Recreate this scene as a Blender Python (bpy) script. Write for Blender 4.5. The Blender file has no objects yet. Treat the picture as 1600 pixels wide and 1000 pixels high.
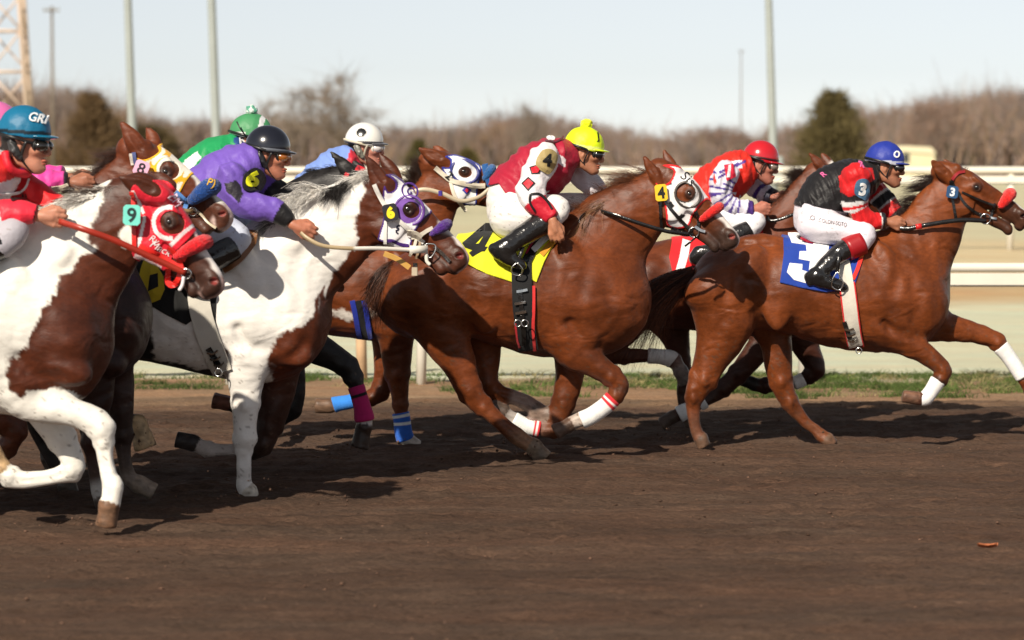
import bpy, bmesh, math, random
import numpy as np
from mathutils import Vector
random.seed(7)
RNG = np.random.default_rng(11)
SC = bpy.context.scene
COL = SC.collection

# ---------------------------------------------------------------- camera, light, exposure
F = 4444.4                     # focal length in photo pixels (100 mm on a 36 mm sensor)
CAM_H = 1.75
HORIZON = 262.0
PITCH = math.atan((500.0 - HORIZON) / F)
cam_data = bpy.data.cameras.new('camera')
cam = bpy.data.objects.new('camera', cam_data)
COL.objects.link(cam)
cam_data.sensor_width = 36.0
cam_data.lens = F / 1600.0 * 36.0
cam_data.clip_start = 0.5
cam_data.clip_end = 6000.0
cam.location = (0, 0, CAM_H)
cam.rotation_euler = (math.pi / 2 - PITCH, 0, 0)
cam_data.dof.use_dof = True
cam_data.dof.focus_distance = 16.3
cam_data.dof.aperture_fstop = 2.5
SC.camera = cam

SUN_EL, SUN_AZ = 36.0, 154.0    # azimuth: degrees from +Y towards -X (the sun stands left, a little behind the camera)
world = bpy.data.worlds.new('World')
SC.world = world
world.use_nodes = True
wn = world.node_tree
wn.nodes.clear()
sky = wn.nodes.new('ShaderNodeTexSky')
sky.sky_type = 'NISHITA'
sky.sun_disc = False
sky.sun_elevation = math.radians(SUN_EL)
sky.sun_rotation = math.radians(-SUN_AZ)
sky.altitude = 2000
sky.air_density = 1.0
sky.dust_density = 0.3
sky.ozone_density = 3.0
hsv = wn.nodes.new('ShaderNodeHueSaturation')
hsv.inputs['Saturation'].default_value = 0.28
hsv.inputs['Value'].default_value = 1.0
bg = wn.nodes.new('ShaderNodeBackground')
bg.inputs['Strength'].default_value = 0.074
out = wn.nodes.new('ShaderNodeOutputWorld')
wn.links.new(sky.outputs[0], hsv.inputs['Color'])
wn.links.new(hsv.outputs[0], bg.inputs[0])
wn.links.new(bg.outputs[0], out.inputs[0])

sun_data = bpy.data.lights.new('sun', 'SUN')
sun_data.energy = 4.8
sun_data.angle = math.radians(0.6)
sun_data.color = (1.0, 0.90, 0.76)
sun = bpy.data.objects.new('sun', sun_data)
COL.objects.link(sun)
_a, _e = math.radians(SUN_AZ), math.radians(SUN_EL)
sun_dir = Vector((-math.sin(_a) * math.cos(_e), math.cos(_a) * math.cos(_e), math.sin(_e)))   # towards the sun
sun.rotation_euler = sun_dir.to_track_quat('Z', 'Y').to_euler()
sun.location = sun_dir * 60

SC.view_settings.view_transform = 'Standard'
SC.view_settings.look = 'None'
SC.view_settings.exposure = 0.35
SC.view_settings.gamma = 1.0
SC.view_settings.use_curve_mapping = False
SC.cycles.max_bounces = 6
SC.cycles.use_adaptive_sampling = True

# ---------------------------------------------------------------- photo measurements to places
cp, sp = math.cos(PITCH), math.sin(PITCH)
def W(x, y, d):
    """Place at distance d (metres along +Y) that lies at photo measurement (x, y)."""
    dy = F * cp - (y - 500.0) * sp
    dz = -F * sp - (y - 500.0) * cp
    k = d / dy
    return np.array([(x - 800.0) * k, d, CAM_H + dz * k])
def WA(pts, d):
    return np.array([W(p[0], p[1], d) for p in pts])
def S(d):                       # photo pixels per metre at distance d
    return F / d
def px_of(P, d):
    """inverse of W for points flattened on to the lane plane at distance d"""
    t = (P[:, 2] - CAM_H) / d
    # (-F sp - q cp)/(F cp - q sp) = t
    q = (-F * sp - t * F * cp) / (cp - t * sp)
    dyv = F * cp - q * sp
    return np.stack([800.0 + P[:, 0] * dyv / d, 500.0 + q], 1)
def ground_d(y):
    """distance at which level ground shows at photo row y"""
    dy = F * cp - (y - 500.0) * sp
    dz = -F * sp - (y - 500.0) * cp
    return -CAM_H * dy / dz

# ---------------------------------------------------------------- scene helpers
def new_obj(name, me, parent=None):
    o = bpy.data.objects.new(name, me)
    COL.objects.link(o)
    if parent is not None:
        o.parent = parent
    return o
def thing(name, label, cat, loc=(0, 0, 0), group=None):
    o = bpy.data.objects.new(name, None)
    o.empty_display_size = 0.1
    COL.objects.link(o)
    o.location = loc
    o['label'] = label
    o['category'] = cat
    if group:
        o['group'] = group
    return o
def mesh_np(name, V, Fq, mat, parent=None, col=None, smooth=True, label=None, kind=None):
    """V (n,3) world, Fq list/array of quads or tris; parent is an Empty whose location is subtracted"""
    V = np.asarray(V, dtype=np.float64)
    if parent is not None:
        V = V - np.array(world_loc(parent))
    me = bpy.data.meshes.new(name)
    if isinstance(Fq, np.ndarray):
        n, k = Fq.shape
        me.vertices.add(len(V))
        me.vertices.foreach_set('co', V.astype(np.float32).ravel())
        me.loops.add(n * k)
        me.loops.foreach_set('vertex_index', Fq.astype(np.int32).ravel())
        me.polygons.add(n)
        me.polygons.foreach_set('loop_start', np.arange(0, n * k, k, dtype=np.int32))
        me.update(calc_edges=True)
    else:
        me.from_pydata([tuple(v) for v in V], [], [tuple(int(i) for i in f) for f in Fq])
        me.update()
    if col is not None:
        col = np.asarray(col, dtype=np.float32)
        if col.ndim == 1:
            col = np.tile(col, (len(V), 1))
        if col.shape[1] == 3:
            col = np.hstack([col, np.ones((len(col), 1), np.float32)])
        a = me.attributes.new('Col', 'FLOAT_COLOR', 'POINT')
        a.data.foreach_set('color', np.ascontiguousarray(col).ravel())
    if smooth:
        me.polygons.foreach_set('use_smooth', np.ones(len(me.polygons), dtype=bool))
    if mat is not None:
        me.materials.append(mat)
    o = new_obj(name, me, parent)
    if label:
        o['label'] = label
    if kind:
        o['kind'] = kind
    return o
def world_loc(o):
    v = Vector((0, 0, 0))
    while o is not None:
        v = v + o.location
        o = o.parent
    return v

# ---------------------------------------------------------------- materials
MATS = {}
def nodes(name):
    m = bpy.data.materials.new(name)
    m.use_nodes = True
    nt = m.node_tree
    b = nt.nodes['Principled BSDF']
    return m, nt, b
def N(nt, t, **kw):
    n = nt.nodes.new(t)
    for k, v in kw.items():
        if k.startswith('i_'):
            n.inputs[k[2:].replace('_', ' ')].default_value = v
        else:
            setattr(n, k, v)
    return n
def surf_mat(name, color=None, rough=0.6, bump=0.0, bscale=200.0, var=0.15, vscale=8.0, metal=0.0,
             spec=0.5, sheen=0.0, coat=0.0, stretch=None, trans=0.0, bdist=0.01, subsurf=0.0, bump2=0.0, b2scale=20.0):
    """Principled with the thing's own colour (colour attribute when color is None), slightly uneven, with fine relief."""
    m, nt, b = nodes(name)
    L = nt.links.new
    tc = N(nt, 'ShaderNodeTexCoord')
    src = tc.outputs['Object']
    if stretch:
        mp = N(nt, 'ShaderNodeMapping')
        mp.inputs['Scale'].default_value = stretch
        L(src, mp.inputs[0])
        src = mp.outputs[0]
    if color is None:
        at = N(nt, 'ShaderNodeAttribute', attribute_name='Col')
        base = at.outputs['Color']
    else:
        rgb = N(nt, 'ShaderNodeRGB')
        rgb.outputs[0].default_value = (*color, 1)
        base = rgb.outputs[0]
    n1 = N(nt, 'ShaderNodeTexNoise', i_Scale=vscale, i_Detail=6.0, i_Roughness=0.6)
    L(src, n1.inputs['Vector'])
    mr = N(nt, 'ShaderNodeMapRange')
    mr.inputs['From Min'].default_value = 0.3
    mr.inputs['From Max'].default_value = 0.7
    mr.inputs['To Min'].default_value = 1 - var
    mr.inputs['To Max'].default_value = 1 + var
    L(n1.outputs[0], mr.inputs[0])
    mx = N(nt, 'ShaderNodeVectorMath', operation='SCALE')
    L(base, mx.inputs[0])
    L(mr.outputs[0], mx.inputs['Scale'])
    L(mx.outputs[0], b.inputs['Base Color'])
    rr = N(nt, 'ShaderNodeMapRange')
    rr.inputs['To Min'].default_value = max(0.03, rough - 0.08)
    rr.inputs['To Max'].default_value = min(1, rough + 0.08)
    L(n1.outputs[0], rr.inputs[0])
    L(rr.outputs[0], b.inputs['Roughness'])
    b.inputs['Metallic'].default_value = metal
    b.inputs['Specular IOR Level'].default_value = spec
    b.inputs['Sheen Weight'].default_value = sheen
    b.inputs['Coat Weight'].default_value = coat
    b.inputs['Coat Roughness'].default_value = 0.15
    b.inputs['Transmission Weight'].default_value = trans
    if subsurf:
        b.inputs['Subsurface Weight'].default_value = subsurf
        b.inputs['Subsurface Radius'].default_value = (0.02, 0.008, 0.004)
        b.inputs['Subsurface Scale'].default_value = 0.5
    prev = None
    if bump2:
        n3 = N(nt, 'ShaderNodeTexNoise', i_Scale=b2scale, i_Detail=3.0)
        L(src, n3.inputs['Vector'])
        bp2 = N(nt, 'ShaderNodeBump', i_Strength=bump2, i_Distance=bdist * 3)
        L(n3.outputs[0], bp2.inputs['Height'])
        prev = bp2.outputs[0]
    if bump:
        n2 = N(nt, 'ShaderNodeTexNoise', i_Scale=bscale, i_Detail=4.0)
        L(src, n2.inputs['Vector'])
        bp = N(nt, 'ShaderNodeBump', i_Strength=bump, i_Distance=bdist)
        L(n2.outputs[0], bp.inputs['Height'])
        if prev:
            L(prev, bp.inputs['Normal'])
        prev = bp.outputs[0]
    if prev:
        L(prev, b.inputs['Normal'])
    MATS[name] = m
    return m

def coat_material():
    m, nt, b = nodes('coat_hair')
    L = nt.links.new
    tc = N(nt, 'ShaderNodeTexCoord')
    at = N(nt, 'ShaderNodeAttribute', attribute_name='Col')
    mp = N(nt, 'ShaderNodeMapping'); mp.inputs['Scale'].default_value = (.55, 1, 1); mp.inputs['Rotation'].default_value = (0, .5, 0)
    L(tc.outputs['Object'], mp.inputs[0])
    big = N(nt, 'ShaderNodeTexNoise', i_Scale=4.5, i_Detail=3.0); L(tc.outputs['Object'], big.inputs['Vector'])
    hair = N(nt, 'ShaderNodeTexNoise', i_Scale=55.0, i_Detail=7.0, i_Roughness=.7); L(mp.outputs[0], hair.inputs['Vector'])
    r1 = N(nt, 'ShaderNodeMapRange'); L(big.outputs[0], r1.inputs[0]); r1.inputs['From Min'].default_value = .3; r1.inputs['From Max'].default_value = .7; r1.inputs['To Min'].default_value = .58; r1.inputs['To Max'].default_value = 1.28
    r2 = N(nt, 'ShaderNodeMapRange'); L(hair.outputs[0], r2.inputs[0]); r2.inputs['From Min'].default_value = .3; r2.inputs['From Max'].default_value = .7; r2.inputs['To Min'].default_value = .74; r2.inputs['To Max'].default_value = 1.30
    mu = N(nt, 'ShaderNodeMath', operation='MULTIPLY'); L(r1.outputs[0], mu.inputs[0]); L(r2.outputs[0], mu.inputs[1])
    # pale coats vary less
    sepc = N(nt, 'ShaderNodeSeparateColor'); L(at.outputs['Color'], sepc.inputs[0])
    pf = N(nt, 'ShaderNodeMapRange'); L(sepc.outputs[1], pf.inputs[0]); pf.inputs['From Min'].default_value = .1; pf.inputs['From Max'].default_value = .6; pf.inputs['To Min'].default_value = 1; pf.inputs['To Max'].default_value = .22
    mx = N(nt, 'ShaderNodeMix'); mx.data_type = 'FLOAT'; L(pf.outputs[0], mx.inputs['Factor']); mx.inputs[2].default_value = 1.0; L(mu.outputs[0], mx.inputs[3])
    sc = N(nt, 'ShaderNodeVectorMath', operation='SCALE'); L(at.outputs['Color'], sc.inputs[0]); L(mx.outputs[0], sc.inputs['Scale'])
    L(sc.outputs[0], b.inputs['Base Color'])
    rr = N(nt, 'ShaderNodeMapRange'); L(big.outputs[0], rr.inputs[0]); rr.inputs['To Min'].default_value = .30; rr.inputs['To Max'].default_value = .62
    L(rr.outputs[0], b.inputs['Roughness'])
    b.inputs['Specular IOR Level'].default_value = .30
    b.inputs['Sheen Weight'].default_value = .03
    mus = N(nt, 'ShaderNodeTexNoise', i_Scale=7.0, i_Detail=1.5, i_Distortion=.8); L(mp.outputs[0], mus.inputs['Vector'])
    b1 = N(nt, 'ShaderNodeBump', i_Strength=.5, i_Distance=.05); L(mus.outputs[0], b1.inputs['Height'])
    b3 = N(nt, 'ShaderNodeBump', i_Strength=.40, i_Distance=.006); L(hair.outputs[0], b3.inputs['Height']); L(b1.outputs[0], b3.inputs['Normal'])
    L(b3.outputs[0], b.inputs['Normal'])
    return m
M_COAT = coat_material()
M_SILK = surf_mat('silk_cloth', rough=0.52, bump=0.2, bscale=70, var=0.06, spec=0.3, sheen=0.04, bdist=0.006, bump2=0.55, b2scale=19)
M_LYCRA = surf_mat('breeches_cloth', rough=0.6, bump=0.2, bscale=60, var=0.05, spec=0.3, sheen=0.1, bdist=0.005, bump2=0.35, b2scale=22)
M_SKIN = surf_mat('skin', rough=0.5, bump=0.2, bscale=160, var=0.12, vscale=30, spec=0.4, subsurf=0.12, bdist=0.003)
M_LEATHER = surf_mat('black_leather', (0.012, 0.011, 0.011), rough=0.22, bump=0.2, bscale=60, var=0.2, spec=0.6, bdist=0.006, coat=0.2, bump2=0.4, b2scale=15)
M_STRAP = surf_mat('painted_strap', rough=0.38, bump=0.1, bscale=120, var=0.1, spec=0.5, bdist=0.003)
M_CLOTH = surf_mat('heavy_cloth', rough=0.75, bump=0.3, bscale=220, var=0.08, spec=0.25, sheen=0.15, bdist=0.004, bump2=0.3, b2scale=12)
M_WRAP = surf_mat('bandage_cloth', rough=0.85, bump=0.5, bscale=150, var=0.1, vscale=25, spec=0.2, sheen=0.1, bdist=0.004)
M_FLEECE = surf_mat('fleece', rough=0.95, bump=1.0, bscale=150, var=0.2, vscale=90, spec=0.1, sheen=0.3, bdist=0.012)
M_GLOSS = surf_mat('helmet_shell', rough=0.2, bump=0.0, var=0.04, spec=0.5, coat=0.4)
M_CAP = surf_mat('helmet_cover', rough=0.5, bump=0.15, bscale=90, var=0.06, spec=0.35, bdist=0.004, bump2=0.4, b2scale=26)
M_METAL = surf_mat('steel', (0.6, 0.6, 0.58), rough=0.25, metal=1.0)
M_LENS = surf_mat('goggle_lens', rough=0.06, spec=0.8, var=0.0, coat=0.6)
M_EYE = surf_mat('eyeball', (0.012, 0.008, 0.006), rough=0.06, spec=0.8, var=0.0, coat=0.8)
M_HAIR = surf_mat('hair_strands', rough=0.45, var=0.25, vscale=30, spec=0.4)
M_PRINT = surf_mat('print', rough=0.55, var=0.05, spec=0.3)

# ---------------------------------------------------------------- implicit shapes
def catmull(A, n=3):
    A = np.asarray(A, float)
    if len(A) < 3:
        return A
    P = np.vstack([2 * A[0] - A[1], A, 2 * A[-1] - A[-2]])
    o = []
    for i in range(1, len(P) - 2):
        for j in range(n):
            t = j / n
            p0, p1, p2, p3 = P[i - 1], P[i], P[i + 1], P[i + 2]
            o.append(0.5 * ((2 * p1) + (-p0 + p2) * t + (2 * p0 - 5 * p1 + 4 * p2 - p3) * t * t + (-p0 + 3 * p1 - 3 * p2 + p3) * t ** 3))
    o.append(A[-1])
    return np.array(o)
class Chain:
    """stations rows: x y z r w  (w: lateral half-width = r*w)"""
    def __init__(s, st, k=0.03, n=3, sub=False, cut=None, raw=False):
        st = np.asarray(st, float)
        s.nst = len(st)
        s.n = 1 if (raw or len(st) < 3) else n
        s.st = st if (raw or len(st) < 3) else catmull(st, n)
        s.st[:, 3] = np.maximum(s.st[:, 3], 0.002)
        s.seg = []
        for i in range(max(1, len(s.st) - 1)):
            a, b = s.st[i], s.st[min(i + 1, len(s.st) - 1)]
            ba = b[:3] - a[:3]
            s.seg.append((a.astype(np.float32), ba.astype(np.float32), np.float32(1 / max(float(ba @ ba), 1e-10)), np.float32(b[4] - a[4]), np.float32(b[3] - a[3]), *s._cone(a, b, ba)))
        s.wmin = min(1.0, s.st[:, 4].min())
        s.k, s.sub, s.cut = k, sub, cut
        rr = (s.st[:, 3] * np.maximum(s.st[:, 4], 1))[:, None]
        s.lo = (s.st[:, :3] - rr).min(0)
        s.hi = (s.st[:, :3] + rr).max(0)
    @staticmethod
    def _cone(a, b, ba):
        L_ = max(float(np.linalg.norm(ba)), 1e-6)
        k = np.clip((b[3] - a[3]) / L_, -.9, .9)
        return np.float32(L_), np.float32(k / math.sqrt(1 - k * k) / L_)
    def _seg(s, i, P):
        a, ba, il, dw, dr, L_, kk = s.seg[i]
        pa = P - a[:3]
        t = pa @ ba
        t *= il
        w = a[4] + dw * np.clip(t, 0, 1)
        qx = pa[:, 0] - t * ba[0]; qy = (pa[:, 1] - t * ba[1]) / w; qz = pa[:, 2] - t * ba[2]
        perp2 = qx * qx + qy * qy + qz * qz
        tc = np.clip(t + kk * np.sqrt(perp2), 0, 1)
        ax_ = (t - tc) * L_
        return np.sqrt(perp2 + ax_ * ax_) - (a[3] + dr * tc), tc
    def ev(s, P, want_t=False):
        P = np.asarray(P, dtype=np.float32)
        idx = range(len(s.seg))
        if len(s.seg) > 2 and len(P) > 400:
            lo, hi = P.min(0), P.max(0)
            c = ((lo + hi) / 2)[None]; R_ = float(np.linalg.norm(hi - lo)) / 2
            dc = np.array([s._seg(i, c)[0][0] for i in idx])
            lim = dc.min() + 2.05 * R_ / s.wmin
            idx = [i for i in idx if dc[i] <= lim]
        best = None
        for i in idx:
            d, t = s._seg(i, P)
            if want_t:
                tt = (i + t) / s.n
                if best is None:
                    best, bt = d, tt
                else:
                    m = d < best
                    best[m] = d[m]; bt[m] = tt[m]
            else:
                best = d if best is None else np.minimum(best, d, out=best)
        if s.cut is not None:
            n_, o_ = s.cut[:2]
            q = P - o_.astype(np.float32)
            pl = q @ n_.astype(np.float32)
            if len(s.cut) > 2:
                pl = pl - 4 * np.maximum(np.sqrt((q * q).sum(1)) - s.cut[2], 0)
            hq = np.maximum(.010 - np.abs(best - pl), 0) / .010
            best = np.maximum(best, pl) + hq * hq * .0025
        return (best, bt) if want_t else best
class Ell:
    """ellipsoid: centre, axes (3x3 rows unit), radii"""
    def __init__(s, c, R, ax=None, k=0.02, sub=False):
        s.c, s.R = np.asarray(c, float), np.asarray(R, float)
        s.ax = np.eye(3) if ax is None else np.asarray(ax, float)
        s.k, s.sub = k, sub
        s.c32 = s.c.astype(np.float32); s.m32 = (s.ax.T / s.R).astype(np.float32); s.i32 = (1 / s.R).astype(np.float32)
        m = s.R.max()
        s.lo, s.hi = s.c - m, s.c + m
    def ev(s, P):
        q = (P - s.c32) @ s.m32
        l = np.sqrt((q ** 2).sum(1)) + 1e-9
        g = np.sqrt(((q * s.i32) ** 2).sum(1)) + 1e-9
        return l * (l - 1) / g
class Field:
    def __init__(s):
        s.g = []
        s.pad = 0.13
        s.noise = None
    def add(s, *gs):
        s.g += gs
        return s
    def bounds(s, m=0.03):
        gs = [g for g in s.g if not g.sub]
        return np.min([g.lo for g in gs], 0) - m, np.max([g.hi for g in gs], 0) + m
    def __call__(s, P):
        P = np.asarray(P, dtype=np.float32)
        D = np.full(len(P), 1.0, np.float32)
        if not len(P):
            return D
        plo, phi = P.min(0), P.max(0)
        for g in s.g:
            pad = g.k + 0.012 if (FINE[0] or g.sub) else s.pad
            lo, hi = g.lo - pad, g.hi + pad
            if (plo > hi).any() or (phi < lo).any():
                continue
            if (plo >= lo).all() and (phi <= hi).all():
                idx = slice(None); Q = P
            else:
                m = (P[:, 0] > lo[0]) & (P[:, 0] < hi[0]) & (P[:, 1] > lo[1]) & (P[:, 1] < hi[1]) & (P[:, 2] > lo[2]) & (P[:, 2] < hi[2])
                idx = np.nonzero(m)[0]
                if not len(idx):
                    continue
                Q = P[idx]
            d = g.ev(Q)
            k = np.float32(max(g.k, 1e-5))
            a = D[idx]
            if g.sub:
                h = np.clip(0.5 - 0.5 * (a + d) / k, 0, 1)
                D[idx] = a * (1 - h) - d * h + k * h * (1 - h)
            else:
                h = np.maximum(k - np.abs(a - d), 0) / k
                D[idx] = np.minimum(a, d) - h * h * k * 0.25
        if s.noise is not None:
            D = D + s.noise(P)
        return D
FINE = [False]
from concurrent.futures import ThreadPoolExecutor
POOL = ThreadPoolExecutor(4)
def peval(f, P, n=30000):
    P = np.asarray(P, dtype=np.float32)
    if len(P) <= n:
        return f(P)
    return np.concatenate(list(POOL.map(f, [P[i:i + n] for i in range(0, len(P), n)])))
def grad(f, P, e=0.0015):
    P = np.asarray(P, float)
    K = np.array([[1, -1, -1], [-1, -1, 1], [-1, 1, -1], [1, 1, 1]], float)
    g = np.zeros_like(P)
    for kk in K:
        g += kk[None] * np.asarray(peval(f, P + kk * e), float)[:, None]
    return g / (4 * e)
def wavy(seed, freq, amp, n=7, aniso=(1, 1, 1)):
    r = np.random.default_rng(seed)
    K = (r.normal(size=(n, 3)) * freq * np.array(aniso)).astype(np.float32)
    ph = r.uniform(0, 6.28, n).astype(np.float32)
    def f(P):
        A = np.asarray(P, dtype=np.float32) @ K.T
        B = np.sin(A * np.float32(0.6))
        B *= np.float32(1.3)
        A += np.roll(B, -1, axis=1); A += ph
        return np.sin(A).sum(1) * np.float32(amp / math.sqrt(n))
    return f
def folds(seed, freq, amp, dirv):
    """ridged cloth folds across direction dirv"""
    r = np.random.default_rng(seed)
    w = wavy(seed + 1, freq * 0.5, 1.1, 4)
    dirv = np.asarray(dirv, float); dirv /= np.linalg.norm(dirv)
    def f(P):
        a = (P @ dirv) * freq + w(P)
        m = 0.5 + 0.5 * np.sin((P @ np.roll(dirv, 1)) * freq * 0.35 + seed)
        return amp * (np.abs(np.sin(a)) - 0.5) * m
    return f
def surface(f, lo, hi, h, level=0.0, keep=None, newton=True, warp=None):
    """surface nets over sparse blocks; returns verts, quads"""
    B = 8
    lo = np.asarray(lo, float); hi = np.asarray(hi, float)
    # warp: (x split, x factors, y factor, z split, z factors): finer cells where the detail is
    if warp is not None:
        xs_, xf, yf, zs_, zf = warp
        brk = [(xs_ - lo[0]) / (h * xf[0]), None, (zs_ - lo[2]) / (h * zf[0])]
        brk = [max(0, b) if b is not None else None for b in brk]
        fac = [xf, (yf, yf), zf]
        ext = [brk[a] + max(0, (hi[a] - max(lo[a], (xs_, 0, zs_)[a])) / (h * fac[a][1])) if brk[a] is not None else (hi[a] - lo[a]) / (h * yf) for a in range(3)]
        nb = np.maximum(1, np.ceil(np.array(ext) / B).astype(int))
        def tow(U):
            U = np.asarray(U, float)
            R_ = np.empty_like(U)
            for a in range(3):
                if brk[a] is None:
                    R_[..., a] = lo[a] + U[..., a] * h * yf
                else:
                    R_[..., a] = lo[a] + (np.minimum(U[..., a], brk[a]) * fac[a][0] + np.maximum(U[..., a] - brk[a], 0) * fac[a][1]) * h
            return R_
        hm = h * max(max(xf), yf, max(zf))
    else:
        nb = np.maximum(1, np.ceil((hi - lo) / (B * h)).astype(int))
        tow = lambda U: lo + U * h
        hm = h
    gi = np.stack(np.meshgrid(*[np.arange(n) for n in nb], indexing='ij'), -1).reshape(-1, 3)
    C = tow((gi + 0.5) * B)
    if keep is not None:
        m = keep(C)
        gi, C = gi[m], C[m]
    FINE[0] = False
    fc = peval(f, C) - level
    m = np.abs(fc) < B * hm * 1.3
    gi = gi[m]
    if not len(gi):
        return np.zeros((0, 3)), np.zeros((0, 4), int)
    o = np.stack(np.meshgrid(*[np.arange(B + 1)] * 3, indexing='ij'), -1)
    mo = np.zeros(len(gi), np.int64)
    for b in range(8):
        for a_ in range(3):
            mo |= ((gi[:, a_] >> b) & 1) << (3 * b + a_)
    gi = gi[np.argsort(mo)]
    FINE[0] = True
    NX, NY, NZ = nb * B + 2
    keys, vpos, edges = [], [], []
    for s0 in range(0, len(gi), 1500):
        g = gi[s0:s0 + 1500]
        I = g[:, None, None, None, :] * B + o[None]
        P = tow(I.reshape(-1, 3))
        V = (peval(f, P, 729 * 48) - level).reshape(len(g), B + 1, B + 1, B + 1)
        ins = V < 0
        c = [(a, b, d) for a in (0, 1) for b in (0, 1) for d in (0, 1)]
        sl = lambda A, q: A[:, q[0]:q[0] + B, q[1]:q[1] + B, q[2]:q[2] + B]
        cnt = sum(sl(ins, q).astype(np.int8) for q in c)
        act = (cnt > 0) & (cnt < 8)
        w_ = np.nonzero(act)
        if len(w_[0]):
            base = g[w_[0]] * B + np.stack(w_[1:], 1)
            cv = {q: V[w_[0], w_[1] + q[0], w_[2] + q[1], w_[3] + q[2]] for q in c}
            acc = np.zeros((len(base), 3)); num = np.zeros(len(base))
            for q in c:
                for ax in range(3):
                    if q[ax]:
                        continue
                    q2 = list(q); q2[ax] = 1; q2 = tuple(q2)
                    a, b = cv[q], cv[q2]
                    x = (a < 0) != (b < 0)
                    t = np.where(x, a / np.where(x, a - b, 1), 0)
                    p = np.array(q, float)[None].repeat(len(base), 0)
                    p[:, ax] += t
                    acc += p * x[:, None]; num += x
            vpos.append(tow(base + acc / num[:, None]))
            keys.append(base[:, 0] + NX * (base[:, 1] + NY * base[:, 2]))
        for ax in range(3):
            q = [0, 0, 0]; q[ax] = 1
            a, b = sl(ins, (0, 0, 0)), sl(ins, tuple(q))
            ww = np.nonzero(a != b)
            if len(ww[0]):
                base = g[ww[0]] * B + np.stack(ww[1:], 1)
                edges.append((ax, base, a[ww]))
    if not keys:
        FINE[0] = False
        return np.zeros((0, 3)), np.zeros((0, 4), int)
    keys = np.concatenate(keys); vpos = np.concatenate(vpos)
    od = np.argsort(keys); keys = keys[od]; vpos = vpos[od]
    quads = []
    for ax, base, flip in edges:
        u = [0, 0, 0]; v = [0, 0, 0]
        u[(ax + 1) % 3] = 1; v[(ax + 2) % 3] = 1
        u, v = np.array(u), np.array(v)
        idx = []
        ok = np.ones(len(base), bool)
        for dd in (-u - v, -v, 0 * u, -u):
            c_ = base + dd
            kk = c_[:, 0] + NX * (c_[:, 1] + NY * c_[:, 2])
            j = np.clip(np.searchsorted(keys, kk), 0, len(keys) - 1)
            ok &= keys[j] == kk
            idx.append(j)
        q = np.stack(idx, 1)
        q[~flip] = q[~flip][:, ::-1]
        quads.append(q[ok])
    Q = np.concatenate(quads)
    if newton:
        for _ in range(1):
            fv = peval(f, vpos) - level
            g = grad(f, vpos)
            n2 = np.maximum((g ** 2).sum(1), 0.05)
            st = -fv / n2
            st = np.clip(st, -h * 0.8, h * 0.8)
            vpos = vpos + g * st[:, None]
    FINE[0] = False
    return vpos, Q
def poly_sd(P2, poly):
    """signed distance (negative inside) from 2-D points to polygon"""
    poly = np.asarray(poly, float)
    d = np.full(len(P2), 1e18); ins = np.zeros(len(P2), bool)
    n = len(poly)
    for i in range(n):
        a, b = poly[i], poly[(i + 1) % n]
        e = b - a; w = P2 - a
        t = np.clip((w @ e) / max(e @ e, 1e-12), 0, 1)
        q = w - t[:, None] * e
        d = np.minimum(d, (q ** 2).sum(1))
        c = ((a[1] > P2[:, 1]) != (b[1] > P2[:, 1])) & (P2[:, 0] < (b[0] - a[0]) * (P2[:, 1] - a[1]) / (b[1] - a[1] + 1e-12) + a[0])
        ins ^= c
    d = np.sqrt(d)
    return np.where(ins, -d, d)
def smooth_poly(poly, n=4):
    p = np.asarray(poly, float)
    P = np.vstack([p[-1], p, p[:2]])
    o = []
    for i in range(1, len(p) + 1):
        for j in range(n):
            t = j / n
            p0, p1, p2, p3 = P[i - 1], P[i], P[i + 1], P[i + 2]
            o.append(0.5 * ((2 * p1) + (-p0 + p2) * t + (2 * p0 - 5 * p1 + 4 * p2 - p3) * t * t + (-p0 + 3 * p1 - 3 * p2 + p3) * t ** 3))
    return np.array(o)
def clip_poly_mesh(V, Q, sd, snap):
    """keep faces inside sd<0; snap border verts to the outline"""
    s_ = sd(V)
    kq = (s_[Q] < snap).all(1) & (s_[Q].min(1) < 0)
    Q = Q[kq]
    used = np.unique(Q)
    mp = -np.ones(len(V), int); mp[used] = np.arange(len(used))
    V = V[used]; Q = mp[Q]; s_ = s_[used]
    e = np.sort(np.concatenate([Q[:, [0, 1]], Q[:, [1, 2]], Q[:, [2, 3]], Q[:, [3, 0]]]), 1)
    ek = e[:, 0].astype(np.int64) * (len(V) + 1) + e[:, 1]
    uk, ct = np.unique(ek, return_counts=True)
    bk = uk[ct == 1]
    be = np.stack([bk // (len(V) + 1), bk % (len(V) + 1)], 1)
    bv = np.unique(be)
    bv = bv[np.abs(s_[bv]) < snap * 1.3]
    if len(bv):
        for _ in range(2):
            P = V[bv]; sv = sd(P); g = np.zeros_like(P); ee = 0.001
            for i in (0, 1, 2):
                Pq = P.copy(); Pq[:, i] += ee
                g[:, i] = (sd(Pq) - sv) / ee
            n2 = np.maximum((g ** 2).sum(1), 0.2)
            V[bv] = P - g * (sv / n2)[:, None]
    return V, Q, be
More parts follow.
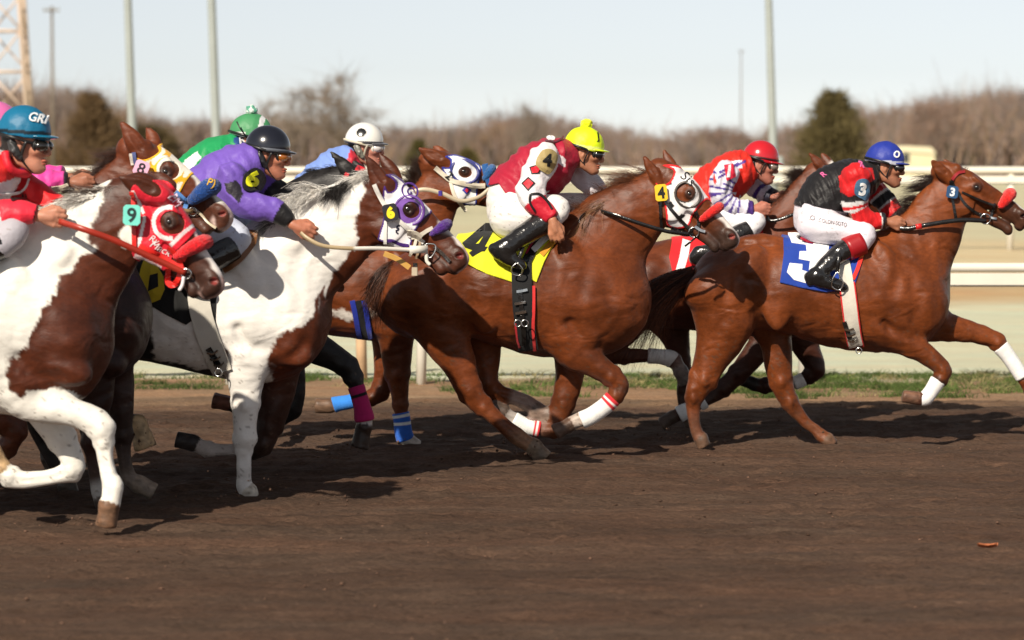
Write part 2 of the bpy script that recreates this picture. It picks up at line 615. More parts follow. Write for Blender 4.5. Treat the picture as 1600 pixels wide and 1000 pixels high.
def add_rim(V, Q, be, f, depth):
    """turn the cut edge inwards so the cloth has thickness"""
    bv = np.unique(be)
    n = grad(f, V[bv]); n /= np.linalg.norm(n, axis=1)[:, None] + 1e-9
    nv = V[bv] - n * depth
    mp = {int(b): len(V) + i for i, b in enumerate(bv)}
    dire = {}
    es = set((int(a), int(b)) for a, b in be)
    for k in range(4):
        a, b = Q[:, k], Q[:, (k + 1) % 4]
        kk = np.minimum(a, b).astype(np.int64) * (len(V) + 1) + np.maximum(a, b)
        bk = be[:, 0].astype(np.int64) * (len(V) + 1) + be[:, 1]
        m = np.isin(kk, bk)
        for x, y in zip(a[m], b[m]):
            dire[(int(x), int(y))] = 1
    rim = [(b, a, mp[a], mp[b]) for a, b in dire]
    if rim:
        Q = np.vstack([Q, np.array(rim)])
    return np.vstack([V, nv]), Q
# ---------------------------------------------------------------- geometry builders
def sweep(P, R, w=1.0, nseg=12, up=None, caps=True, squash=None):
    """tube along points P (n,3), radii R (n); squash = lateral factor along world Y"""
    P = np.asarray(P, float); n = len(P)
    R = np.full(n, R, float) if np.isscalar(R) else np.asarray(R, float)
    T = np.gradient(P, axis=0); T /= np.linalg.norm(T, axis=1)[:, None] + 1e-12
    ref = np.array([0, 1.0, 0]) if up is None else np.asarray(up, float)
    A = ref - T * (T @ ref)[:, None]
    bad = np.linalg.norm(A, axis=1) < 1e-3
    A[bad] = np.array([0, 0, 1.0])
    A /= np.linalg.norm(A, axis=1)[:, None] + 1e-12
    B_ = np.cross(T, A)
    th = np.linspace(0, 2 * np.pi, nseg, endpoint=False)
    V = P[:, None] + R[:, None, None] * (np.cos(th)[None, :, None] * A[:, None] * w + np.sin(th)[None, :, None] * B_[:, None])
    V = V.reshape(-1, 3)
    i = np.arange(n - 1)[:, None] * nseg; j = np.arange(nseg)[None]; j2 = (j + 1) % nseg
    Q = np.stack([i + j, i + j2, i + nseg + j2, i + nseg + j], -1).reshape(-1, 4)
    if caps:
        V = np.vstack([V, P[0], P[-1]])
        c0, c1 = len(V) - 2, len(V) - 1
        j = np.arange(nseg); j2 = (j + 1) % nseg; e = (n - 1) * nseg
        Q = np.vstack([Q, np.stack([np.full(nseg, c0), j2, j, j], 1), np.stack([np.full(nseg, c1), e + j, e + j2, e + j2], 1)])
    return V, Q
def to_faces(Q):
    """drop the doubled corner of degenerate quads"""
    return [tuple(dict.fromkeys(int(i) for i in q)) for q in Q]
def join(parts):
    V, Q, C, o = [], [], [], 0
    for p in parts:
        V.append(p[0]); Q.append(np.asarray(p[1]) + o); o += len(p[0])
        if len(p) > 2:
            c = np.asarray(p[2], float)
            C.append(np.tile(c, (len(p[0]), 1)) if c.ndim == 1 else c)
    return np.vstack(V), np.vstack(Q), (np.vstack(C) if C else None)
def tube_obj(name, P, R, mat, parent, col=None, **kw):
    V, Q = sweep(P, R, **kw)
    return mesh_np(name, V, to_faces(Q), mat, parent, col)
def flat_ribbon(P, width, thick, updir, name, mat, parent, col=None, label=None):
    """flat strap through free points; broad side lies along updir"""
    P = np.asarray(P, float)
    T = np.gradient(P, axis=0); T /= np.linalg.norm(T, axis=1)[:, None]
    u = np.asarray(updir, float)
    U = u - T * (T @ u)[:, None]; U /= np.linalg.norm(U, axis=1)[:, None]
    Nn = np.cross(T, U)
    V = np.stack([P + U * width / 2 - Nn * thick / 2, P + U * width / 2 + Nn * thick / 2,
                  P - U * width / 2 + Nn * thick / 2, P - U * width / 2 - Nn * thick / 2], 1).reshape(-1, 3)
    n = len(P); i = np.arange(n - 1)[:, None] * 4; j = np.arange(4)[None]; j2 = (j + 1) % 4
    Q = np.stack([i + j, i + j2, i + 4 + j2, i + 4 + j], -1).reshape(-1, 4)
    Q = np.vstack([Q, [[3, 2, 1, 0]], [[n * 4 - 4, n * 4 - 3, n * 4 - 2, n * 4 - 1]]])
    return mesh_np(name, V, Q, mat, parent, col, smooth=False, label=label)
def drape_pts(V2, f, level, y0, reach=0.75):
    """V2 (n,2) X,Z; walk along +Y until the surface f=level is met"""
    n = len(V2)
    P = np.stack([V2[:, 0], np.full(n, y0), V2[:, 1]], 1)
    hit = np.zeros(n, bool)
    for _ in range(60):
        act = ~hit & (P[:, 1] < y0 + reach)
        if not act.any():
            break
        d = f(P[act]) - level
        idx = np.nonzero(act)[0]
        hit[idx[d < 0.0008]] = True
        mv = idx[d >= 0.0008]
        P[mv, 1] += np.clip(d[d >= 0.0008] * 0.7, 0.0006, 0.08)
    if not hit.all() and hit.any():
        hi = np.nonzero(hit)[0]
        for i in np.nonzero(~hit)[0]:
            j = hi[np.argmin(((V2[hi] - V2[i]) ** 2).sum(1))]
            P[i, 1] = P[j, 1]
    elif not hit.any():
        P[:, 1] = y0 + reach * 0.5
    return P
def drape_mesh(V2, faces, f, level, y0, thick, reach=0.75):
    P = drape_pts(V2, f, level, y0, reach)
    g = grad(f, P); g /= np.linalg.norm(g, axis=1)[:, None] + 1e-9
    g[:, 1] = np.minimum(g[:, 1], -0.25); g /= np.linalg.norm(g, axis=1)[:, None]
    top = P + g * thick
    bot = P - g * 0.002
    n = len(P)
    V = np.vstack([top, bot])
    F_ = [tuple(t) for t in faces]
    ed = {}
    for t in F_:
        for a, b in zip(t, t[1:] + t[:1]):
            ed[(a, b)] = 1
    rim = [(b, a, a + n, b + n) for (a, b) in ed if (b, a) not in ed]
    return V, F_ + rim
def tri_poly(polys, maxlen):
    """fill 2-D outlines (list of loops; inner loops are holes) and subdivide to maxlen"""
    bm = bmesh.new()
    eds = []
    for lp in polys:
        vs = [bm.verts.new((p[0], p[1], 0)) for p in lp]
        for a, b in zip(vs, vs[1:] + vs[:1]):
            eds.append(bm.edges.new((a, b)))
    bmesh.ops.triangle_fill(bm, use_beauty=True, edges=eds)
    return _refine(bm, maxlen)
def _refine(bm, maxlen):
    for _ in range(6):
        le = [e for e in bm.edges if e.calc_length() > maxlen]
        if not le:
            break
        bmesh.ops.subdivide_edges(bm, edges=le, cuts=1, use_grid_fill=False)
        bmesh.ops.triangulate(bm, faces=[f for f in bm.faces if len(f.verts) > 3])
    bm.normal_update()
    bm.verts.index_update()
    V = np.array([(v.co.x, v.co.y) for v in bm.verts])
    Fs = []
    for f_ in bm.faces:
        idx = [v.index for v in f_.verts]
        a, b, c = V[idx[0]], V[idx[1]], V[idx[2]]
        if (b[0] - a[0]) * (c[1] - a[1]) - (b[1] - a[1]) * (c[0] - a[0]) < 0:
            idx = idx[::-1]
        Fs.append(idx)
    bm.free()
    return V, Fs
_TC = {}
def glyphs(body, bold=0.0, maxlen=0.12):
    """outline lettering as a flat mesh, centred, height about 1"""
    key = (body, bold)
    if key not in _TC:
        c = bpy.data.curves.new('lettering', 'FONT')
        c.body = body; c.size = 1.4; c.offset = bold; c.resolution_u = 5
        c.align_x = 'CENTER'
        o = bpy.data.objects.new('lettering', c)
        COL.objects.link(o)
        bpy.context.view_layer.update()
        me = o.evaluated_get(bpy.context.evaluated_depsgraph_get()).to_mesh()
        bm = bmesh.new(); bm.from_mesh(me)
        bmesh.ops.remove_doubles(bm, verts=bm.verts, dist=0.0005)
        bmesh.ops.triangulate(bm, faces=bm.faces[:])
        V, Fs = _refine(bm, maxlen)
        o.to_mesh_clear()
        bpy.data.objects.remove(o); bpy.data.curves.remove(c)
        mn, mx = V.min(0), V.max(0)
        V = (V - (mn + mx) / 2) / (mx[1] - mn[1])
        _TC[key] = (V, Fs)
    return _TC[key]
def text_px(body, cx, cy, hpx, ang=0.0, sx=1.0, bold=0.03, shear=0.0):
    V, Fs = glyphs(body, bold)
    a = math.radians(ang)
    x = V[:, 0] * sx + V[:, 1] * shear; y = V[:, 1]
    X = cx + hpx * (x * math.cos(a) + y * math.sin(a))
    Y = cy + hpx * (x * math.sin(a) - y * math.cos(a))
    return np.stack([X, Y], 1), Fs
def px_to_XZ(V, d):
    A = np.array([W(x, y, d) for x, y in V])
    return A[:, [0, 2]]
def decal_text(name, body, cx, cy, hpx, d, f, level, col, parent, mat=None, ang=0, sx=1, bold=0.03, thick=0.002, shear=0, y0=None):
    V, Fs = text_px(body, cx, cy, hpx, ang, sx, bold, shear)
    V2 = px_to_XZ(V, d)
    Vm, Fm = drape_mesh(V2, Fs, f, level, (d - 0.6) if y0 is None else y0, thick, 1.2)
    return mesh_np(name, Vm, Fm, mat or M_PRINT, parent, col, smooth=False)
def decal_poly(name, loops, d, f, level, col, parent, mat=None, maxlen=0.012, thick=0.002, y0=None, smooth=False):
    lp = [px_to_XZ(l, d) for l in loops]
    V2, Fs = tri_poly(lp, maxlen)
    Vm, Fm = drape_mesh(V2, Fs, f, level, (d - 0.6) if y0 is None else y0, thick, 1.2)
    return mesh_np(name, Vm, Fm, mat or M_PRINT, parent, col, smooth=smooth)
def resample(P, step):
    P = catmull(P, 6) if len(P) > 2 else np.asarray(P, float)
    s = np.r_[0, np.cumsum(np.linalg.norm(np.diff(P, axis=0), axis=1))]
    n = max(3, int(s[-1] / step) + 1)
    t = np.linspace(0, s[-1], n)
    return np.stack([np.interp(t, s, P[:, k]) for k in range(P.shape[1])], 1)
def strap(name, pts, wpx, d, f, level, col, parent, mat=None, thick=0.004, y0=None, closed=False, colfn=None):
    """strap lying on the surface f=level along photo points"""
    sc = S(d)
    P = resample(np.asarray(pts, float)[:, :2], 0.011 * sc)
    T = np.gradient(P, axis=0); T /= np.linalg.norm(T, axis=1)[:, None] + 1e-9
    Nn = np.stack([-T[:, 1], T[:, 0]], 1)
    m = 3
    rows = [P + Nn * wpx * (k / (m - 1) - 0.5) for k in range(m)]
    V2 = px_to_XZ(np.stack(rows, 1).reshape(-1, 2), d)
    n = len(P)
    Fs = []
    for i in range(n - 1):
        for k in range(m - 1):
            Fs.append([i * m + k, i * m + k + 1, (i + 1) * m + k + 1, (i + 1) * m + k])
    # make faces point to the camera side
    a, b, c = V2[Fs[0][0]], V2[Fs[0][1]], V2[Fs[0][2]]
    if (b[0] - a[0]) * (c[1] - a[1]) - (b[1] - a[1]) * (c[0] - a[0]) < 0:
        Fs = [q[::-1] for q in Fs]
    Vm, Fm = drape_mesh(V2, Fs, f, level, (d - 0.6) if y0 is None else y0, thick, 1.2)
    c_ = col if colfn is None else colfn(Vm)
    return mesh_np(name, Vm, Fm, mat or M_STRAP, parent, c_, smooth=False)
def strand_mesh(roots, d0, d1, ln, r, segs=5, wig=0.006, seed=0):
    """tapering hair strands"""
    rg = np.random.default_rng(seed)
    n = len(roots); t = np.linspace(0, 1, segs + 1)
    ln = np.broadcast_to(ln, (n,))
    P = roots[:, None] + ln[:, None, None] * (d0[:, None] * t[None, :, None] + (d1 - d0)[:, None] * (t ** 2 / 2)[None, :, None])
    wv = rg.normal(size=(n, 1, 3)) * wig * np.sin(t * 5 + rg.uniform(0, 6, (n, 1)))[:, :, None]
    P = P + wv * t[None, :, None]
    return hair_tubes(P, r)
def hair_tubes(P, r):
    n, m, _ = P.shape
    T = np.gradient(P, axis=1); T /= np.linalg.norm(T, axis=2)[..., None] + 1e-9
    A = np.cross(T, np.array([0.3, 0.9, 0.2])); A /= np.linalg.norm(A, axis=2)[..., None] + 1e-9
    B_ = np.cross(T, A)
    rad = np.broadcast_to(r, (n,))[:, None] * np.linspace(1, 0.12, m)[None]
    V = np.stack([P + (A * math.cos(a) + B_ * math.sin(a)) * rad[..., None] for a in (0, 2.094, 4.189)], 2)
    V = V.reshape(-1, 3)
    i = (np.arange(n)[:, None, None] * m + np.arange(m - 1)[None, :, None]) * 3
    j = np.arange(3)[None, None]; j2 = (j + 1) % 3
    Q = np.stack([i + j, i + j2, i + 3 + j2, i + 3 + j], -1).reshape(-1, 4)
    return V, Q
def guided_hair(guide, n, sp0, sp1, r, seed=0, segs=8, tmin=0.75, frizz=0.012, squash=(1, 1, 1)):
    """n strands along a guide curve (k,3), spreading from sp0 to sp1"""
    rg = np.random.default_rng(seed)
    G = catmull(guide, 6)
    s = np.r_[0, np.cumsum(np.linalg.norm(np.diff(G, axis=0), axis=1))]; s /= s[-1]
    off = rg.normal(size=(n, 3)) * np.array(squash)
    off /= np.maximum(1, np.linalg.norm(off, axis=1)[:, None] / 1.6)
    end = rg.uniform(tmin, 1.05, n)
    st = rg.uniform(0, 0.12, n)
    u = np.linspace(0, 1, segs + 1)
    tt = np.clip(st[:, None] + (end - st)[:, None] * u[None], 0, 1)
    P = np.stack([np.interp(tt, s, G[:, k]) for k in range(3)], -1)
    sp = sp0 + (sp1 - sp0) * tt
    P = P + off[:, None] * sp[..., None]
    P += (rg.normal(size=(n, 1, 3)) * np.sin(tt * 9 + rg.uniform(0, 6, (n, 1)))[..., None]) * frizz * tt[..., None]
    return hair_tubes(P, r)
def box_geo(c, ax, half, bevel=0.0):
    """box with optional chamfered outline in its first two axes"""
    c = np.asarray(c, float); ax = np.asarray(ax, float)
    hx, hy, hz = half
    b = bevel
    if b > 0:
        o = [(-hx + b, -hy), (hx - b, -hy), (hx, -hy + b), (hx, hy - b), (hx - b, hy), (-hx + b, hy), (-hx, hy - b), (-hx, -hy + b)]
    else:
        o = [(-hx, -hy), (hx, -hy), (hx, hy), (-hx, hy)]
    n = len(o)
    V = [c + ax[0] * x + ax[1] * y - ax[2] * hz for x, y in o] + [c + ax[0] * x + ax[1] * y + ax[2] * hz for x, y in o]
    Fs = [tuple(range(n))[::-1], tuple(range(n, 2 * n))] + [(i, (i + 1) % n, n + (i + 1) % n, n + i) for i in range(n)]
    return np.array(V), Fs
def box_obj(name, c, ax, half, mat, parent=None, col=None, bevel=0.0):
    V, Fs = box_geo(c, ax, half, bevel)
    return mesh_np(name, V, Fs, mat, parent, col, smooth=False)
AXES = np.eye(3)
def tag_plate(name, cx, cy, wpx, hpx, d, yoff, col, txt, tcol, parent, ang=0.0, tsize=0.72, label=None, sx=1.0, bold=0.05):
    """number plate hanging at the bridle; yoff: distance towards the camera from the lane"""
    dd = d - yoff
    c = W(cx, cy, dd); s = 1 / S(dd); a = math.radians(-ang)
    ax = np.array([[math.cos(a), 0, math.sin(a)], [-math.sin(a), 0, math.cos(a)], [0, 1, 0]])
    p = box_obj(name, c, ax, (wpx * s / 2, hpx * s / 2, 0.006), M_STRAP, parent, col, bevel=min(wpx, hpx) * s * 0.15)
    if label:
        p['label'] = label
    V, Fs = glyphs(txt, bold)
    sz = hpx * s * tsize
    Vm = np.array([c + ax[0] * v[0] * sz * sx + ax[1] * v[1] * sz - ax[2] * 0.0085 for v in V])
    t = mesh_np('number', Vm, [tuple(q) for q in Fs], M_PRINT, p, tcol, smooth=False)
    return p
# ---------------------------------------------------------------- horses
def stations(rows, d, dy=0.0, w=1.0):
    """rows (x, y, r[, w[, dy]]) in photo measure; dy metres away from the camera"""
    o = []
    n = len(rows)
    for i, q in enumerate(rows):
        ww = q[3] if len(q) > 3 and q[3] is not None else w
        yy = q[4] if len(q) > 4 else (dy if np.isscalar(dy) else dy[0] + (dy[1] - dy[0]) * i / (n - 1))
        p = W(q[0], q[1], d + yy)
        o.append([*p, q[2] / S(d + yy), ww])
    return np.array(o)
class HeadFrame:
    def __init__(s, O, tip, d, yaw=0.0):
        a, b = W(O[0], O[1], d), W(tip[0], tip[1], d)
        U = (b - a) * 1.05; s.L = np.linalg.norm(U); U /= s.L
        U = U * math.cos(yaw) + np.array([0, -math.sin(yaw), 0]); U /= np.linalg.norm(U)
        s.L /= math.cos(yaw)
        Wd = np.array([0, 1.0, 0]); Wd -= U * (U @ Wd); Wd /= np.linalg.norm(Wd)
        V = np.cross(U, Wd)
        if V[2] > 0: V = -V
        s.U, s.V, s.Wd, s.O = U, V, Wd, a
    def p(s, u, v, w=0.0):
        return s.O + s.L * (u * s.U + v * s.V + w * s.Wd)
    def uv(s, P):
        q = (P - s.O) / s.L
        return q @ s.U, q @ s.V, q @ s.Wd
    def ax(s):
        return np.array([s.U, s.V, s.Wd])
def head_groups(hf, jaw=0.0):
    L = hf.L
    def ch(rows, k, **kw):
        return Chain([[*hf.p(r[0], r[1], r[4] if len(r) > 4 else 0), r[2] * L, r[3]] for r in rows], k=k * L, **kw)
    def el(u, v, w, ru, rv, rw, k=0.04, sub=False, tilt=0.0):
        ax = hf.ax()
        c, s_ = math.cos(tilt), math.sin(tilt)
        ax = np.array([ax[0] * c + ax[1] * s_, ax[1] * c - ax[0] * s_, ax[2]])
        return Ell(hf.p(u, v, w), (ru * L, rv * L, rw * L), ax, k * L, sub)
    g = []
    g.append(ch([(0.04, 0.15, .115, .85), (.15, .135, .128, .95), (.28, .13, .135, 1.05), (.40, .125, .126, 1.08), (.50, .122, .117, .90), (.62, .122, .107, .74), (.74, .124, .099, .68), (.85, .126, .093, .74), (.93, .137, .086, .84)], .05))
    g.append(ch([(.19, .28, .13, .62), (.31, .33, .145, .56), (.43, .305, .125, .60)], .06))
    g.append(ch([(.38, .355, .090, .72), (.54, .31 + jaw * .3, .072, .8), (.68, .29 + jaw * .6, .058, .85), (.80, .278 + jaw * .9, .050, .95), (.88, .27 + jaw, .047, 1.1)], .045))
    g.append(el(.89, .290 + jaw, 0, .045, .038, .05, .03))                     # chin
    g.append(el(.955, .165, 0, .050, .070, .072, .05))                         # muzzle
    g.append(el(.955, .224 + jaw * .3, 0, .040, .030, .055, .03))              # upper lip
    for s_ in (-1, 1):
        g.append(ch([(.40, .19, .030, 1, s_ * .108), (.50, .185, .026, 1, s_ * .100), (.62, .175, .016, 1, s_ * .080)], .03))   # facial crest
        g.append(el(.365, .055, s_ * .122, .072, .028, .032, .035, tilt=0.25))    # brow
        g.append(el(.385, .112, s_ * .128, .055, .043, .034, .02))                 # eye bulge
        g.append(el(.395, .108, s_ * .162, .036, .023, .022, .008, sub=True, tilt=0.25))
        g.append(el(.34, .31, s_ * .090, .14, .13, .030, .045))                    # cheek disc
        g.append(el(.90, .105, s_ * .062, .058, .05, .030, .03))                   # nostril swelling
        g.append(el(.93, .105, s_ * .090, .038, .020, .030, .012, sub=True, tilt=-0.9))
        g.append(el(.14, .05, s_ * .08, .05, .05, .045, .04))                    # ear base
        g.append(ch([(1.0, .245 + jaw * .5, .008, 1, s_ * .02), (.93, .24 + jaw * .5, .008, 1, s_ * .062), (.82, .225 + jaw * .3, .008, 1, s_ * .072), (.74, .215 + jaw * .2, .006, 1, s_ * .068)], .010, sub=True))
        g.append(el(.25, .125, s_ * .150, .05, .035, .02, .03, sub=True))          # hollow above the eye
        g.append(ch([(.60, .225, .012, 1, s_ * .088), (.72, .205, .010, 1, s_ * .078)], .03, sub=True))
    return g
def ear_groups(e, d):
    """e: (bx,by, tx,ty, dyb, dyt, wpx)"""
    bx, by, tx, ty, dyb, dyt, wp = e
    a, b = W(bx, by, d + dyb), W(tx, ty, d + dyt)
    r = wp / S(d) / 2 * 1.18
    b = a + (b - a) * 1.20
    D = b - a
    st = [[*(a - D * 0.10), r * .8, .9], [*(a + D * .2), r, .7], [*(a + D * .45), r * .92, .55], [*(a + D * .75), r * .5, .45], [*b, r * .06, .5]]
    n = np.array([0.45, -0.9 if dyb < 0 else 0.5, 0.15]); n /= np.linalg.norm(n)
    st2 = [[*(a + D * .25 + n * r * .8), r * .42, .6], [*(a + D * .5 + n * r * .66), r * .5, .5], [*(a + D * .78 + n * r * .4), r * .22, .5]]
    return [Chain(st, k=0.012), Chain(st2, k=0.004, sub=True)]
def lin(c):
    """display colour 0-255 to linear"""
    return tuple(((v / 255) / 12.92 if v / 255 < 0.04045 else ((v / 255 + 0.055) / 1.055) ** 2.4) for v in c)
WHITE_COAT = (0.74, 0.71, 0.66)
def smoothstep(a, b, x):
    t = np.clip((x - a) / (b - a), 0, 1)
    return t * t * (3 - 2 * t)
def build_horse(sp):
    d = sp['d']; h = sp.get('h', 0.008)
    base = W(sp['base'][0], 262 + S(d) * CAM_H, d)
    root = thing('racehorse', sp['label'], 'horse', (base[0], d, 0), 'racehorses galloping in the pack')
    f = Field()
    tr = [(x, (a + b) / 2, (b - a) / 2, w) for x, a, b, w in sp['trunk']]
    f.add(Chain(stations(tr, d), k=0.05))
    if 'breast' in sp:
        for q in sp['breast']:
            for s_ in (-1, 1):
                f.add(Ell(W(q[0], q[1], d + s_ * q[2]), (q[3] / S(d), q[4], q[5] / S(d)), k=0.06))
    f.add(Chain(stations(sp['neck'], d), k=0.09))
    hf = HeadFrame(*sp['head'], d, sp.get('yaw', 0))
    f.add(*head_groups(hf, sp.get('jaw', 0.0)))
    for e in sp['ears']:
        f.add(*ear_groups(e, d))
    legs = []
    for lg in sp['legs']:
        st = stations(lg['st'], d, lg['dy'], lg.get('w', 0.85))
        c = Chain(st, k=lg.get('k', 0.05))
        legs.append((c, lg))
        f.add(c)
        for (x, y, r, kk) in lg.get('knobs', []):
            f.add(Ell(W(x, y, d + (lg['dy'] if np.isscalar(lg['dy']) else lg['dy'][1])), (r / S(d),) * 3, k=0.012))
        # tendon furrow down each cannon
        thin = [q for q in st[2:-1] if .028 < q[3] < .056]
        if len(thin) >= 2 and not lg.get('plain'):
            T_ = np.array(thin)
            for s_ in (-1, 1):
                g_ = T_.copy(); g_[:, 1] += s_ * (T_[:, 3] * T_[:, 4] + .005); g_[:, 3] = .010; g_[:, 4] = 1
                f.add(Chain(g_, k=.014, sub=True))
        # bony joint where the leg is locally thicker
        for i in range(3, len(st) - 1):
            if st[i][3] > st[i + 1][3] * 1.12 and st[i][3] < .085:
                dirn_ = st[i + 1][:3] - st[i][:3]; dirn_ /= np.linalg.norm(dirn_) + 1e-9
                pr = np.array([dirn_[2], 0, -dirn_[0]])
                for sg in (-1, 1):
                    f.add(Ell(st[i][:3] + pr * sg * st[i][3] * .62, (st[i][3] * .48, st[i][3] * .40, st[i][3] * .55), k=.016))
                    f.add(Ell(st[i][:3] + np.array([0, sg * st[i][3] * .62, 0]), (st[i][3] * .42, st[i][3] * .36, st[i][3] * .55), k=.014))
        if 'hoof' in lg:
            (x1, y1, r1), (x2, y2, r2) = lg['hoof']
            dyh = lg['dy'] if np.isscalar(lg['dy']) else lg['dy'][1]
            r2 = r1 * .55 + r2 * .5
            a, b = stations([(x1, y1, r1), (x2, y2, r2)], d, dyh, 0.92)
            n_ = b[:3] - a[:3]; ln = np.linalg.norm(n_); n_ /= ln
            c2 = Chain([a, [*(b[:3] + n_ * b[3] * .5), b[3], .95]], k=0.008, raw=True, cut=(n_, b[:3]))
            f.add(c2)
            legs.append((c2, dict(ishoof=True, hoofcol=lg.get('hoofcol', (0.05, 0.035, 0.025)))))
            f.add(Chain([[*a[:3], a[3] * 1.12, .95], [*(a[:3] + n_ * 0.006), a[3] * 1.1, .95]], k=0.01, raw=True))   # coronet
    for m in sp.get('muscles', []):
        x, y, dy, rx, ry, rz, ang, k = m[:8]
        sub = len(m) > 8 and m[8]
        a = math.radians(-ang)
        ax = np.array([[math.cos(a), 0, math.sin(a)], [0, 1, 0], [-math.sin(a), 0, math.cos(a)]])
        for s_ in (-1, 1):
            f.add(Ell(W(x, y, d + s_ * dy * 1.10), (rx / S(d), ry * 1.05, rz / S(d)), ax, k * .55, sub))
    for gr in sp.get('grooves', []):     # rows x,y,r ; lateral offset ; k
        for s_ in (-1, 1):
            f.add(Chain(stations([(x, y, r, 1.0) for x, y, r in gr[0]], d, s_ * (gr[1] + .022)), k=gr[2] * 2.6 + .015, sub=True))
    nz_a, nz_b = wavy(sp.get('seed', 3), 15, 0.0030, 6, aniso=(1.3, .8, .8)), wavy(sp.get('seed', 3) + 9, 34, 0.0011, 6)
    nz = lambda P: nz_a(P) + nz_b(P)
    f.noise = nz
    f.pad = max(0.13, 19 * h)
    lo, hi = f.bounds()
    xh = min(hf.p(0, 0)[0], hf.p(.3, .45)[0]) - .03
    zh = min(hf.p(.4, .5)[2], hf.p(1.05, .3)[2]) - .02
    V, Q = surface(f, lo, hi, h, warp=(xh, (1.3, .72), 1.0, zh, (1.2, .8)))
    # ---- coat colours
    col = np.tile(np.array(sp['coat']), (len(V), 1)).astype(float)
    mott = 1 + 0.09 * wavy(5, 6, 1.0, 6)(V)
    col *= mott[:, None]
    zt = px_of(V, d)
    near = np.where(V[:, 1] < d, d - 0.2, d + 0.2)
    pxy = zt.copy()
    for side in (-0.2, 0.2):
        m = near == d + side
        if m.any():
            pxy[m] = px_of(V[m], d + side)
    jag = np.stack([wavy(21, 34, 2.6, 6)(V) + wavy(25, 80, 1.5, 6)(V) + wavy(23, 190, .8, 6)(V), wavy(22, 34, 2.4, 6)(V) + wavy(26, 80, 1.5, 6)(V) + wavy(24, 190, .8, 6)(V)], 1)
    for poly, c, soft in sp.get('patches', []):
        s_ = poly_sd(pxy + jag, smooth_poly(poly, 3))
        a = 1 - smoothstep(-soft * 1.3, soft * 1.3, s_)
        col = col * (1 - a[:, None]) + np.array(c)[None] * a[:, None]
    # muzzle
    u, v, w = hf.uv(V)
    if 'muzzle' in sp:
        mz = smoothstep(.62, .92, u + 0.35 * (v - .1)) * (u < 1.3) * (np.abs(v) < .6) * (np.abs(w) < .3)
        mz *= sp.get('muzzle_amt', 0.8)
        col = col * (1 - mz[:, None]) + np.array(sp['muzzle']) * mz[:, None]
    if sp.get('blaze'):
        for (u0, u1, wd, vmax, cc) in sp['blaze']:
            a = smoothstep(wd + .012, wd - .012, np.abs(w + 0.01 * np.sin(u * 30))) if False else (1 - smoothstep(wd - .012, wd + .012, np.abs(w + 0.01 * np.sin(u * 30))))
            a = a * smoothstep(u0 - .02, u0 + .02, u) * (1 - smoothstep(u1 - .02, u1 + .02, u)) * (1 - smoothstep(vmax - .02, vmax + .02, v)) * (np.abs(v) < .5)
            col = col * (1 - a[:, None]) + np.array(cc) * a[:, None]
    # nostril lining, eye rim
    for s_ in (-1, 1):
        dn = np.linalg.norm(V - hf.p(.93, .105, s_ * .084), axis=1) / hf.L
        a = 1 - smoothstep(.018, .034, dn)
        col = col * (1 - a[:, None]) + np.array(sp.get('nostril', (0.05, 0.012, 0.01))) * .55 * a[:, None]
        de = np.linalg.norm(V - hf.p(.395, .108, s_ * .150), axis=1) / hf.L
        a = (1 - smoothstep(.035, .07, de)) * 0.8
        col = col * (1 - a[:, None]) + np.array((0.02, 0.012, 0.01)) * a[:, None]
        lp = (1 - smoothstep(.004, .02, np.abs(v - .235 - sp.get('jaw', 0) * .4))) * (u > .74) * (u < 1.02) * (np.abs(v) < .4) * 0.6
    col = col * (1 - lp[:, None]) + np.array((0.03, 0.015, 0.012)) * lp[:, None]
    # legs
    best = np.full(len(V), 1e9)
    wh = -np.ones(len(V), int); tt = np.zeros(len(V))
    for i, (c, lg) in enumerate(legs):
        m = np.all((V > c.lo - .03) & (V < c.hi + .03), axis=1)
        idx = np.nonzero(m)[0]
        if not len(idx): continue
        dd, t = c.ev(V[idx], True)
        if 'ishoof' in lg: dd = dd - 0.003
        b = dd < best[idx]
        best[idx[b]] = dd[b]; wh[idx[b]] = i; tt[idx[b]] = t[b]
    for i, (c, lg) in enumerate(legs):
        m = (wh == i) & (best < 0.02)
        if not m.any(): continue
        if 'ishoof' in lg:
            col[m] = np.array(lg['hoofcol']) * (1 + 0.25 * wavy(9, 90, 1, 5)(V[m]))[:, None]
        elif lg.get('cols'):
            ts = np.array([q[0] for q in lg['cols']], float)
            cs = np.array([q[1] for q in lg['cols']], float)
            tj = tt[m] + wavy(31, 60, 0.05, 5)(V[m])
            c_ = np.stack([np.interp(tj, ts, cs[:, k]) for k in range(3)], 1)
            al = np.interp(tj, ts, [q[2] if len(q) > 2 else 1 for q in lg['cols']])[:, None]
            col[m] = col[m] * (1 - al) + c_ * al
    # dust kicked up on to the lower legs and belly
    dust = (1 - smoothstep(0.05, 0.35, V[:, 2])) * 0.30 * (0.7 + 0.3 * wavy(41, 30, 1, 6)(V))
    dust = np.clip(dust, 0, 0.5)[:, None]
    col = col * (1 - dust) + np.array((0.15, 0.10, 0.065)) * dust
    sp_ = smoothstep(1.15, 1.45, wavy(52, 150, 1, 6)(V)) * (1 - smoothstep(.55, 1.05, V[:, 2])) * .6      # mud splashes
    col = col * (1 - sp_[:, None]) + np.array((0.09, 0.055, 0.036)) * sp_[:, None]
    mesh_np('body', V, Q, M_COAT, root, np.clip(col, 0.003, 0.9))
